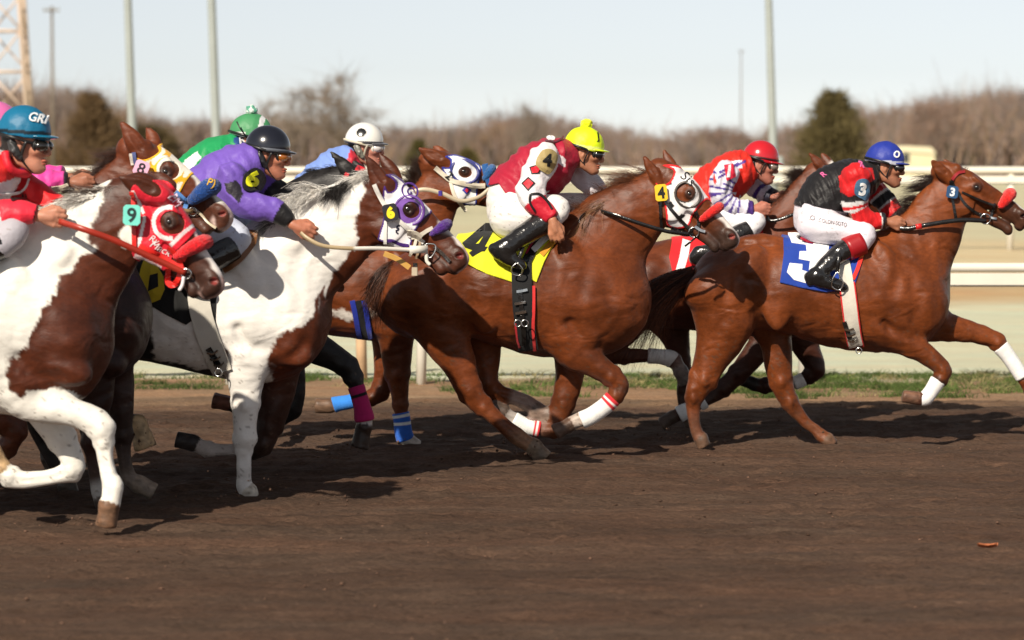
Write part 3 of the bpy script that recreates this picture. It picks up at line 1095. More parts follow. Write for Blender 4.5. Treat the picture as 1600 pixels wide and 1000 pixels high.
    # eyes
    for s_ in (-1, 1):
        c = hf.p(.388, .112, s_ * .131)
        bm = bmesh.new()
        bmesh.ops.create_uvsphere(bm, u_segments=16, v_segments=10, radius=.027 * hf.L)
        me = bpy.data.meshes.new('eye'); bm.to_mesh(me); bm.free()
        me.polygons.foreach_set('use_smooth', np.ones(len(me.polygons), bool))
        me.materials.append(M_EYE)
        o = new_obj('eye', me, root)
        o.location = Vector(c) - root.location
    return dict(root=root, f=f, hf=hf, d=d, sp=sp)
def mane(H, crest, n, ln, back, down, side, cols, r=0.0013, seed=1, name='mane', lift=0.0, jit=0.30, dy=0.0, segs=4, down_end=None):
    """crest: photo polyline; strands start along it and stream back"""
    d = H['d']; rg = np.random.default_rng(seed)
    P = WA(resample(crest, 2.0), d + dy)
    nc = max(8, n // 22)
    cl = rg.integers(0, nc, n)                       # hair gathers in locks
    cp = P[rg.integers(0, len(P), nc)]
    roots = cp[cl] + rg.normal(size=(n, 3)) * np.array([.010, .009, .007])
    j0 = rg.normal(size=(nc, 3)) * jit; j1 = rg.normal(size=(nc, 3)) * jit * 1.3
    d0 = np.tile(np.array([-back, side * 0.4, lift]), (n, 1)) + j0[cl] * .7 + rg.normal(size=(n, 3)) * jit * 0.28
    de = down if down_end is None else down_end
    d1 = np.tile(np.array([-back, side, -de]), (n, 1)) + j1[cl] + rg.normal(size=(n, 3)) * jit * .35
    d0[:, 1] += rg.normal(size=n) * 0.12
    L = ln * rg.uniform(.55, 1.25, nc)[cl] * rg.uniform(0.75, 1.1, n)
    V, Q = strand_mesh(roots, d0, d1, L, rg.uniform(.6, 1.3, n) * r, segs=segs, wig=0.012, seed=seed)
    ci = np.array(cols)[rg.integers(0, len(cols), n)] * rg.uniform(0.6, 1.3, (n, 1))
    C = np.repeat(ci, (segs + 1) * 3, axis=0)
    return mesh_np(name, V, Q, M_HAIR, H['root'], C)
def tail(H, guides, cols, r=0.0017, seed=4):
    d = H['d']; rg = np.random.default_rng(seed)
    V, Q, C = [], [], []
    parts = []
    for gi, (pts, n, s0, s1) in enumerate(guides):
        G = np.array([W(q[0], q[1], d + (q[2] if len(q) > 2 else 0)) for q in pts])
        v, q = guided_hair(G, n, s0, s1, rg.uniform(.6, 1.3, n) * r, seed=seed + gi, segs=7, frizz=0.018)
        ci = np.array(cols)[rg.integers(0, len(cols), n)] * rg.uniform(0.6, 1.4, (n, 1))
        parts.append((v, q, np.repeat(ci, 24, axis=0)))
    v, q, c = join(parts)
    return mesh_np('tail', v, q, M_HAIR, H['root'], c)
def leg_wrap(H, rows, dy, cols, grow=0.006, w=0.9, name='leg_wrap', label=None, ripple=0.0006):
    """bandage round a leg: rows (x,y,r) in photo measure; cols list (t, rgb) steps along it"""
    d = H['d']
    st = stations(rows, d, dy, w)
    P = resample(st[:, :3], 0.006)
    s = np.r_[0, np.cumsum(np.linalg.norm(np.diff(st[:, :3], axis=0), axis=1))]
    t = np.linspace(0, s[-1], len(P))
    R = np.interp(t, s, st[:, 3]) + grow + ripple * np.sin(t * 330)
    R[0] -= grow * .8; R[-1] -= grow * .8
    V, Q = sweep(P, R, w=w, nseg=22)
    tn = np.linspace(0, 1, len(P))
    cc = np.zeros((len(P), 3))
    for t0, c in cols:
        cc[tn >= t0] = c
    C = np.vstack([np.repeat(cc, 22, axis=0), cc[:1], cc[-1:]])
    o = mesh_np(name, V, to_faces(Q), M_WRAP, H['root'], C)
    if label: o['label'] = label
    return o
def cover(name, H_f, poly, dpl, level, h, mat, parent, colfn, holes=(), depth=0.012, noise=None, yr=(-0.5, 0.5), label=None, smooth=True):
    """cloth lying over the surface of H_f, cut along a photo outline (both sides)"""
    pp = smooth_poly(poly, 3) if smooth else np.asarray(poly, float)
    X = px_to_XZ(pp, dpl)
    HX = [px_to_XZ(smooth_poly(q, 3), dpl) for q in holes]
    def sd(P):
        s_ = poly_sd(P[:, [0, 2]], X)
        for q in HX:
            s_ = np.maximum(s_, -poly_sd(P[:, [0, 2]], q))
        return s_
    g = (lambda P: H_f(P) + noise(P)) if noise is not None else H_f
    lo = np.array([X[:, 0].min() - .02, dpl + yr[0], X[:, 1].min() - .02])
    hi = np.array([X[:, 0].max() + .02, dpl + yr[1], X[:, 1].max() + .02])
    V, Q = surface(g, lo, hi, h, level, keep=lambda C: poly_sd(C[:, [0, 2]], X) < 9 * h)
    V, Q, be = clip_poly_mesh(V, Q, sd, h * 0.75)
    c0 = colfn(V, poly_sd(V[:, [0, 2]], X))
    n0 = len(V)
    V, Q = add_rim(V, Q, be, g, depth)
    bv = np.unique(be)
    C = np.vstack([c0, c0[bv]])
    return mesh_np(name, V, Q, mat, parent, C, label=label)
def paint(base, items, d, trim=None):
    """items: (polygon px, colour[, soft]) painted in order; trim: (width m, colour) along the border"""
    def fn(V, s_):
        C = np.tile(np.array(base, float), (len(V), 1))
        p = px_of(V, d)
        for it in items:
            m = poly_sd(p, np.asarray(it[0], float)) < 0
            C[m] = it[1]
        if trim:
            C[s_ > -trim[0]] = trim[1]
        return C
    return fn
def circle(cx, cy, r, n=20, ry=None, ang=0.0):
    a = math.radians(ang); ry = ry or r
    t = np.linspace(0, 2 * np.pi, n, endpoint=False)
    x, y = r * np.cos(t), ry * np.sin(t)
    return np.stack([cx + x * math.cos(a) - y * math.sin(a), cy + x * math.sin(a) + y * math.cos(a)], 1)
def star(cx, cy, r, n=5, rot=0.0, k=0.45):
    return np.array([(cx + (r if i % 2 == 0 else r * k) * math.sin(math.pi * i / n + rot), cy - (r if i % 2 == 0 else r * k) * math.cos(math.pi * i / n + rot)) for i in range(2 * n)])
def fleece_roll(H, pts, r, dy, col, name='fleece_noseband', label=None):
    """fluffy roll over the nose: arch from the near cheek over the bridge to the far cheek"""
    hf = H['hf']; d = H['d']
    f = Field()
    st = [[*hf.p(u, v, w), r * k, 1.0] for u, v, w, k in pts]
    f.add(Chain(st, k=0.01))
    f.noise = wavy(77, 190, 0.0014, 9)
    lo, hi = f.bounds()
    V, Q = surface(f, lo, hi, 0.0045, newton=False)
    o = mesh_np(name, V, Q, M_FLEECE, H['root'], np.clip(np.array(col)[None] * (1 + .12 * wavy(3, 80, 1)(V))[:, None], 0, 1))
    if label: o['label'] = label
    H['fleece'] = f
    return o
def ring_obj(name, c, R, r, nrm, mat, parent, col=None, n=20):
    nrm = np.asarray(nrm, float); nrm /= np.linalg.norm(nrm)
    a = np.cross(nrm, [0, 0, 1.0]); a /= np.linalg.norm(a); b = np.cross(nrm, a)
    t = np.linspace(0, 2 * np.pi, n, endpoint=False)
    P = np.asarray(c) + R * (np.cos(t)[:, None] * a + np.sin(t)[:, None] * b)
    V = []; th = np.linspace(0, 2 * np.pi, 6, endpoint=False)
    for i in range(n):
        o_ = (P[i] - c) / R
        for q in th:
            V.append(P[i] + r * (math.cos(q) * o_ + math.sin(q) * nrm))
    Q = [(i * 6 + j, i * 6 + (j + 1) % 6, ((i + 1) % n) * 6 + (j + 1) % 6, ((i + 1) % n) * 6 + j) for i in range(n) for j in range(6)]
    return mesh_np(name, np.array(V), Q, mat, parent, col)
CHEST = (0.148, 0.0345, 0.0068)
DARKPT = (0.012, 0.008, 0.007)
BROWN = (0.085, 0.022, 0.009)
WW = (.76, .75, .72)
# ---------------------------------------------------------------- riders
class Skull:
    def __init__(s, cx, cy, d, ang=0.0, yaw=0.0, size=0.235, tilt=0.0):
        a = math.radians(ang)
        s.o = W(cx, cy, d)
        fwd = np.array([math.cos(a) * math.cos(yaw), -math.sin(yaw), -math.sin(a) * math.cos(yaw)])
        fwd /= np.linalg.norm(fwd)
        up = np.array([math.sin(a), math.sin(tilt), math.cos(a)]); up -= fwd * (fwd @ up); up /= np.linalg.norm(up)
        s.f, s.u = fwd, up
        s.l = np.cross(up, fwd)           # +Y side (away) when facing +X
        if s.l[1] < 0: s.l = -s.l
        s.k = size / 0.235
    def p(s, a, b, c):
        return s.o + s.k * (a * s.f + b * s.l + c * s.u)
    def ax(s):
        return np.array([s.f, s.l, s.u])
    def loc(s, P):
        q = (P - s.o) / s.k
        return q @ s.f, q @ s.l, q @ s.u
def face_groups(S_):
    k_ = S_.k
    def e(a, b, c, ra, rb, rc, k=0.015, sub=False):
        return Ell(S_.p(a, b, c), (ra * k_, rb * k_, rc * k_), S_.ax(), k * k_, sub)
    def ch(rows, k, **kw):
        return Chain([[*S_.p(*r[:3]), r[3] * k_, r[4] if len(r) > 4 else 1.0] for r in rows], k=k * k_, **kw)
    g = [e(-.012, 0, .03, .098, .076, .088, .03),
         ch([(.03, 0, .0, .058, 1.0), (.038, 0, -.045, .047, 1.0), (.058, 0, -.082, .028, 1.15)], .03),
         ch([(.085, 0, .022, .0095), (.096, 0, .0, .009), (.106, 0, -.022, .0105), (.103, 0, -.029, .010)], .014),
         e(.078, 0, .033, .020, .052, .011, .015),
         e(.078, 0, -.092, .018, .021, .016, .012),
         e(.088, 0, -.058, .014, .024, .0065, .006), e(.087, 0, -.070, .013, .021, .007, .006),
         e(.102, 0, -.0645, .010, .026, .0017, .002, True)]
    for s_ in (-1, 1):
        g += [ch([(-.02, s_ * .056, -.02, .024), (.0, s_ * .052, -.065, .022), (.055, s_ * .022, -.095, .018)], .03),
              e(.060, s_ * .043, -.018, .026, .02, .017, .02),
              e(.096, s_ * .012, -.032, .010, .008, .008, .008),
              e(.094, s_ * .032, .010, .015, .017, .011, .012, True),
              e(.078, s_ * .032, .010, .014, .015, .011, .003),
              e(-.012, s_ * .078, -.002, .018, .008, .03, .006),
              e(-.008, s_ * .087, .002, .010, .005, .018, .004, True)]
    return g
def hand_groups(wr, a, b, c, k=1.0, curl=1.0, r0=0.024, spread=1.0):
    """fist: wrist, a along the hand, b from index to little finger, c the way the fingers curl"""
    wr, a, b, c = [np.asarray(q, float) for q in (wr, a, b, c)]
    a = a / np.linalg.norm(a); b = b - a * (a @ b); b /= np.linalg.norm(b); c = c - a * (a @ c) - b * (b @ c); c /= np.linalg.norm(c)
    g = [Chain([[*wr, r0 * k, 1.0], [*(wr + a * .03 * k), .026 * k, 1.0], [*(wr + a * .055 * k), .023 * k, 1.0]], k=0.015)]
    for i, (off, ln) in enumerate(((-.030, .92), (-.010, 1.0), (.011, .95), (.030, .78))):
        kn = wr + (a * (.078 - abs(off + .008) * .25) + b * off * spread) * k
        g.append(Chain([[*(wr + (a * .03 + b * off * .6) * k), .014 * k, 1.0], [*kn, .0125 * k, 1.0]], k=0.008, raw=True))
        p1 = kn + (a * .030 + c * .012 * curl) * ln * k
        p2 = p1 + (a * (.012 - .012 * curl) + c * .024 * curl + a * .012 * (1 - curl)) * ln * k
        p3 = p2 + (-a * .020 * curl + a * .02 * (1 - curl) + c * .004) * ln * k
        g.append(Chain([[*kn, .0112 * k, 1], [*p1, .0102 * k, 1], [*p2, .0094 * k, 1], [*p3, .0082 * k, 1]], k=0.003, raw=True))
    t0 = wr + (a * .018 - b * .018 + c * .006) * k
    t1 = wr + (a * .050 - b * .041 + c * .022) * k
    t2 = wr + (a * .080 - b * .038 + c * .026) * k
    t3 = wr + (a * .098 - b * .024 + c * .030) * k
    g.append(Chain([[*t0, .015 * k, 1], [*t1, .0125 * k, 1], [*t2, .0105 * k, 1], [*t3, .009 * k, 1]], k=0.005, raw=True))
    return g
def build_rider(sp):
    d = sp['d']; h = sp.get('h', 0.0058)
    seat = W(sp['seat'][0], sp['seat'][1], d)
    root = thing('person', sp['label'], 'person', (seat[0], d, seat[2]), 'jockeys riding in the race')
    S_ = Skull(*sp['head'][:2], d + sp['head'][4] if len(sp['head']) > 4 else d, sp['head'][2], sp['head'][3], sp.get('size', 0.235))
    core = Field()          # clothed outline, later shrunk for the body
    torso = Chain(stations(sp['torso'], d), k=0.04)
    core.add(torso)
    arms, legs = [], []
    for a in sp['arms']:
        c = Chain(stations(a['st'], d, a['dy'], 1.0), k=0.02); arms.append((c, a)); core.add(c)
    for l in sp['legs']:
        c = Chain(stations(l['st'], d, l['dy'], 1.0), k=0.03); legs.append((c, l)); core.add(c)
    skin = Field()
    skin.add(*face_groups(S_))
    nb = W(sp['neck'][0], sp['neck'][1], d)
    skin.add(Chain([[*S_.p(-.03, 0, -.03), .056 * S_.k, 1], [*((S_.p(-.035, 0, -.08) + nb) / 2), .052, 1], [*nb, .058, 1]], k=0.03))
    hands = []
    for c, a in arms:
        if 'hand' not in a: continue
        e = c.st[-1][:3]; e0 = c.st[-3][:3]
        dirn = (e - e0) if a['hand'].get('dir') is None else np.array(a['hand']['dir'], float)
        dirn = dirn / np.linalg.norm(dirn)
        bb = a['hand'].get('b', (0, 0, -1)); cc = a['hand'].get('c', (0, 1, 0))
        hg = hand_groups(e + dirn * 0.005, dirn, bb, cc, a['hand'].get('k', 1.0), a['hand'].get('curl', 1.0))
        skin.add(*hg)
        hands.append((e, dirn))
    for c, l in legs:      # feet inside the boots
        pass
    def body(P):
        a = core(P) + 0.013
        b = skin(P)
        hh = np.maximum(0.012 - np.abs(a - b), 0) / 0.012
        return np.minimum(a, b) - hh * hh * 0.003
    lo, hi = core.bounds(); l2, h2 = skin.bounds()
    lo, hi = np.minimum(lo, l2), np.maximum(hi, h2)
    V, Q = surface(body, lo, hi, h, warp=(S_.p(-.14, 0, 0)[0], (1.3, .75), 1.0, S_.p(0, 0, -.16)[2], (1.15, .8)))
    fr, la, up = S_.loc(V)
    skc = np.array(sp.get('skin', (0.42, 0.19, 0.11)))
    C = np.tile(skc, (len(V), 1)) * (1 + 0.06 * wavy(2, 60, 1)(V))[:, None]
    hd = (np.abs(fr) < .14) & (np.abs(la) < .1) & (up > -.13) & (up < .13)
    lips = hd & (np.abs(up + .064) < .011) & (np.abs(la) < .023) & (fr > .08)
    C[lips] = skc * np.array([.95, .62, .6])
    stub = hd & (up < -.045) & (fr > .0) & ~lips
    C[stub] *= np.array(sp.get('beard', (.93, .93, .95)))
    hair = hd & (((fr < -.035) & (up > -.06)) | (up > .055))
    C[hair] = (0.015, 0.01, 0.008)
    mouthl = hd & (np.abs(up + .0645) < .0022) & (np.abs(la) < .022) & (fr > .08)
    C[mouthl] = (0.05, 0.015, 0.012)
    brow = hd & (np.abs(up - .036) < .006) & (np.abs(la) > .012) & (np.abs(la) < .052) & (fr > .07)
    C[brow] = (0.03, 0.018, 0.012)
    mesh_np('body', V, Q, M_SKIN, root, C)
    for s_ in (-1, 1):
        bm = bmesh.new(); bmesh.ops.create_uvsphere(bm, u_segments=12, v_segments=8, radius=.0125 * S_.k)
        me = bpy.data.meshes.new('eye'); bm.to_mesh(me); bm.free(); me.materials.append(M_EYE)
        o = new_obj('eye', me, root); o.location = Vector(S_.p(.0815, s_ * .031, .010)) - root.location
    # garments --------------------------------------------------------------
    hg = sp.get('hg', 0.0062)
    R = {'root': root, 'S': S_, 'core': core, 'skin': skin, 'd': d, 'arms': arms, 'legs': legs, 'torso': torso, 'sp': sp}
    jf = Field(); jf.add(torso)
    for c, a in arms:
        n = a.get('sleeve', len(a['st']))
        st = stations(a['st'], d, a['dy'], 1.0)[:n]
        st[-1, 3] += 0.002
        e_ = st[-1, :3] - st[-2, :3]; e_ /= np.linalg.norm(e_)
        jf.add(Chain(st, k=0.02, cut=(e_, st[-1, :3], .09)))
    cut = sp['jacket_cut']     # polygon px that holds the jacket
    X = px_to_XZ(np.array(cut, float), d)
    fw_ = wavy(sp.get('seed', 1) + 50, 11, 0.0070, 6); ff_ = folds(sp.get('seed', 1) + 51, 30, .0090, (1, 0, .6)); fo = lambda P: fw_(P) + ff_(P); fo2 = wavy(sp.get('seed', 1) + 60, 38, 0.0042, 5, aniso=(1.6, .4, .8))
    def jfn(P):
        return jf(P) + fo(P) + fo2(P) - 0.011
    def jsd(P):
        return poly_sd(P[:, [0, 2]], X)
    R['jfn'] = jfn
    lo, hi = jf.bounds()
    V, Q = surface(jfn, lo, hi, hg)
    V, Q, be = clip_poly_mesh(V, Q, jsd, hg * .75)
    V, Q = add_rim(V, Q, be, jfn, .010)
    mesh_np('jacket', V, Q, sp.get('silkmat', M_SILK), root, sp['silk'](V, R))
    # breeches
    bf = Field(); bf.add(torso)
    bcut = sp['breeches_cut']
    for c, l in legs:
        n = l['knee']
        st = stations(l['st'], d, l['dy'], 1.0)[:n]
        e_ = st[-1, :3] - st[-2, :3]; e_ /= np.linalg.norm(e_)
        bf.add(Chain(st, k=0.03))
    X2 = px_to_XZ(np.array(bcut, float), d)
    fb = wavy(sp.get('seed', 1) + 90, 15, 0.003, 6); fb2 = wavy(sp.get('seed', 1) + 95, 45, 0.0016, 6, aniso=(.5, .6, 1.6))
    def bfn(P):
        return bf(P) + fb(P) + fb2(P) - 0.001
    lo, hi = bf.bounds()
    V, Q = surface(bfn, lo, hi, hg)
    V, Q, be = clip_poly_mesh(V, Q, lambda P: poly_sd(P[:, [0, 2]], X2), hg * .75)
    cb = np.tile(np.array(sp.get('breeches', (.72, .72, .74))), (len(V), 1))
    ds = (smoothstep(1.2, 1.5, wavy(53, 170, 1, 6)(V)) * .5)[:, None]
    cb = cb * (1 - ds) + np.array((.16, .11, .08)) * ds
    mesh_np('breeches', V, Q, M_LYCRA, root, cb)
    R['bfn'] = bfn
    # boots
    for c, l in legs:
        if l.get('noboot'): continue
        st = stations(l['st'], d, l['dy'], 1.0)[l['knee'] - 1:]
        bt = Field()
        bt.add(Chain(st, k=0.02))
        if 'foot' in l:
            fs = stations(l['foot'], d, l['dy'] if np.isscalar(l['dy']) else l['dy'][1], 1.0)
            bt.add(Chain(fs, k=0.03))
            if 'heel' in l:
                hs = stations(l['heel'], d, l['dy'] if np.isscalar(l['dy']) else l['dy'][1], 1.0)
                bt.add(Chain(hs, k=0.008))
        bt.noise = wavy(sp.get('seed', 1) + 7, 30, 0.0016, 6, aniso=(1, 1, 1.5))
        e_ = st[0, :3] - st[1, :3]; e_ /= np.linalg.norm(e_)
        top = st[0, :3] + e_ * 0.012
        bfun = lambda P, bt=bt, e_=e_, top=top: np.maximum(bt(P) - 0.008, (P - top) @ e_)
        lo, hi = bt.bounds()
        V, Q = surface(bfun, lo, hi, 0.0085)
        mesh_np('boot', V, Q, M_LEATHER, root)
        if 'cuff' in l:
            kcol = l['cuff']
            P0 = st[0, :3] + e_ * 0.010; P1 = st[0, :3] - e_ * l.get('cuffl', 0.055)
            V, Q = sweep(np.linspace(P0, P1, 6), np.interp(np.linspace(0, 1, 6), [0, 1], [st[0, 3] + .015, (st[0, 3] + st[1, 3]) / 2 + .015]), nseg=20)
            mesh_np('boot_cuff', V, to_faces(Q), M_STRAP, root, kcol)
    helmet(R, sp['helmet'])
    return R
def helmet(R, hm):
    S_, root = R['S'], R['root']
    k = S_.k
    lift = hm.get('lift', 0.0)
    def e(a, b, c, ra, rb, rc, kk=0.01, sub=False):
        return Ell(S_.p(a, b, c + lift), (ra * k, rb * k, rc * k), S_.ax(), kk * k, sub)
    g = e(-.010, 0, .046, .116, .102, .112)
    pl_n = (-S_.u * math.cos(.10) - S_.f * math.sin(.10)); pl_o = S_.p(0, 0, .022 + lift)
    pk = Field().add(e(.062, 0, .028, .080, .088, .011, .01))
    def shell(P):
        v = g.ev(P)
        v = np.maximum(v, (P - pl_o) @ pl_n)
        return np.maximum(v, -(g.ev(P) + 0.016 * k))
    crinkle = wavy(hm.get('seed', 5), 42, 0.0016, 7) if hm.get('cover') else None
    def sh(P):
        v = shell(P)
        return v + crinkle(P) if crinkle else v
    V, Q = surface(sh, g.lo - .01, g.hi + .01, 0.0058)
    fr, la, up = S_.loc(V)
    C = hm['col'](fr, la, up - lift)
    mesh_np('helmet_shell', V, Q, M_CAP if hm.get('cover') else M_GLOSS, root, C)
    hf_ = lambda P: g.ev(P)
    R['helm'] = hf_
    # peak
    def peak(P):
        v = pk(P)
        v = np.maximum(v, -(g.ev(P) + 0.004))
        fq, lq, uq = S_.loc(P)
        return np.maximum(v, 0.055 - fq)
    V, Q = surface(peak, pk.bounds()[0], pk.bounds()[1], 0.005)
    mesh_np('peak', V, Q, M_GLOSS, root, hm['peak'])
    # band round the shell edge
    t = np.linspace(0, 2 * np.pi, 40)
    if hm.get('band') is not None:
        bd = hm['band']
        z = bd.get('z', .040)
        kk = math.sqrt(max(0.05, 1 - ((z - .046) / .112) ** 2))
        P = np.array([S_.p(-.010 + (.1175) * kk * math.cos(a), .1035 * kk * math.sin(a), z + lift + bd.get('tilt', 0) * math.cos(a)) for a in t])
        V, Q = sweep(P, bd.get('r', .006) * k, w=0.35, nseg=8, up=S_.l, caps=False)
        # flat band: broad side along the head's up direction
        V = band_mesh(P, S_.u, bd.get('r', .006) * 2 * k, 0.004)
        mesh_np('helmet_band', V[0], V[1], M_STRAP, root, bd['col'])
    # goggles
    gg = hm['goggles']
    if gg is not None:
        zl = .004
        Lf = Field().add(Ell(S_.p(.075, .033, zl), (.038 * k, .038 * k, .029 * k), S_.ax(), .01), Ell(S_.p(.075, -.033, zl), (.038 * k, .038 * k, .029 * k), S_.ax(), .012))
        lo, hi = Lf.bounds()
        V, Q = surface(Lf, lo, hi, 0.004)
        mesh_np('goggle_lens', V, Q, gg.get('mat', M_LENS), root, gg['lens'])
        Ff = Field().add(Ell(S_.p(.069, .033, zl), (.035 * k, .043 * k, .035 * k), S_.ax(), .01), Ell(S_.p(.069, -.033, zl), (.035 * k, .043 * k, .035 * k), S_.ax(), .012))
        def frame(P):
            fq, lq, uq = S_.loc(P)
            return np.maximum(Ff(P), fq * 1.0 - .088 + np.abs(lq) * .35)
        V, Q = surface(frame, *Ff.bounds(), 0.0045)
        mesh_np('goggle_frame', V, Q, M_STRAP, root, gg['frame'])
        P = np.array([S_.p(*q) for q in [(.06, -.066, .012), (.02, -.094, .022), (-.03, -.110, .034), (-.09, -.085, .045), (-.13, -.03, .052)]])
        P = catmull(P, 5)
        for sgn in (1, -1):
            Pq = P if sgn == 1 else P - 2 * np.outer((P - S_.o) @ S_.l, S_.l)
            V = band_mesh(Pq, S_.u, 0.014 * k, 0.003)
            mesh_np('goggle_strap', V[0], V[1], M_STRAP, root, gg.get('strap', (0.01, 0.01, 0.01)))
    # harness
    hc = hm.get('strap', (0.015, 0.015, 0.015))
    for s_ in (-1, 1):
        for pts in ([(.03, s_ * .088, .02), (.015, s_ * .083, -.02), (.01, s_ * .070, -.06), (.045, s_ * .035, -.105), (.055, 0, -.112)],
                    [(-.05, s_ * .085, .015), (-.035, s_ * .084, -.02), (-.005, s_ * .075, -.05), (.01, s_ * .070, -.06)]):
            P = catmull(np.array([S_.p(*q) for q in pts]), 4)
            V, Q = sweep(P, .0045 * k * hm.get('strapw', 1.0), w=1.0, nseg=7)
            mesh_np('chin_strap', V, to_faces(Q), M_STRAP, root, hc)
    if hm.get('pad'):
        for s_ in (-1, 1):
            pf = Field().add(Chain([[*S_.p(-.035, s_ * .083, .01), .018 * k, 1], [*S_.p(-.02, s_ * .086, -.02), .02 * k, 1], [*S_.p(.0, s_ * .078, -.05), .014 * k, 1]], k=.01))
            pf.noise = wavy(8, 150, .002, 6)
            V, Q = surface(pf, *pf.bounds(), 0.0045, newton=False)
            mesh_np('harness_pad', V, Q, M_STRAP, root, hm['pad'])
    if 'pom' in hm:
        pc, pr = hm['pom'][:2]
        f = Field().add(Ell(S_.p(-.015, 0, .168 + lift), (pr, pr, pr * .95), k=.01)); f.noise = wavy(6, 150, pr * .12, 8)
        V, Q = surface(f, *f.bounds(), 0.0045, newton=False)
        cc = np.tile(np.array(pc, float), (len(V), 1))
        if len(hm['pom']) > 2:
            m = wavy(12, 90, 1, 5)(V) > 0
            cc[m] = hm['pom'][2]
        mesh_np('pompom', V, Q, M_FLEECE, root, cc)
def band_mesh(P, up, width, thick):
    P = np.asarray(P, float)
    T = np.gradient(P, axis=0); T /= np.linalg.norm(T, axis=1)[:, None] + 1e-9
    U = up - T * (T @ up)[:, None]; U /= np.linalg.norm(U, axis=1)[:, None]
    Nn = np.cross(T, U)
    V = np.stack([P + U * width / 2 - Nn * thick / 2, P + U * width / 2 + Nn * thick / 2,
                  P - U * width / 2 + Nn * thick / 2, P - U * width / 2 - Nn * thick / 2], 1).reshape(-1, 3)
    n = len(P); i = np.arange(n - 1)[:, None] * 4; j = np.arange(4)[None]; j2 = (j + 1) % 4
    Q = np.stack([i + j, i + j2, i + 4 + j2, i + 4 + j], -1).reshape(-1, 4)
    return V, Q
def silk_paint(base, items=(), arm_items=(), dn=-0.2):
    """colour silks: items (polygon px, colour); arm_items: (arm index, t0, t1, colour)"""
    def fn(V, R):
        C = np.tile(np.array(base, float), (len(V), 1))
        p = px_of(V, R['d'] + dn)
        at = []
        for c, a in R['arms']:
            dd, t = c.ev(V, True); at.append((dd, t))
        td = R['torso'].ev(V)
        for it in arm_items:
            dd, t = at[it[0]]
            m = (dd < td + (it[4] if len(it) > 4 else 0.0)) & (dd < 0.03) & (t >= it[1]) & (t < it[2])
            C[m] = it[3]
        for it in items:
            m = poly_sd(p, np.asarray(it[0], float)) < 0
            if len(it) > 2:
                m &= (V[:, 1] < R['d'] + 0.02) if it[2] == 'near' else True
            C[m] = it[1]
        return C
    return fn
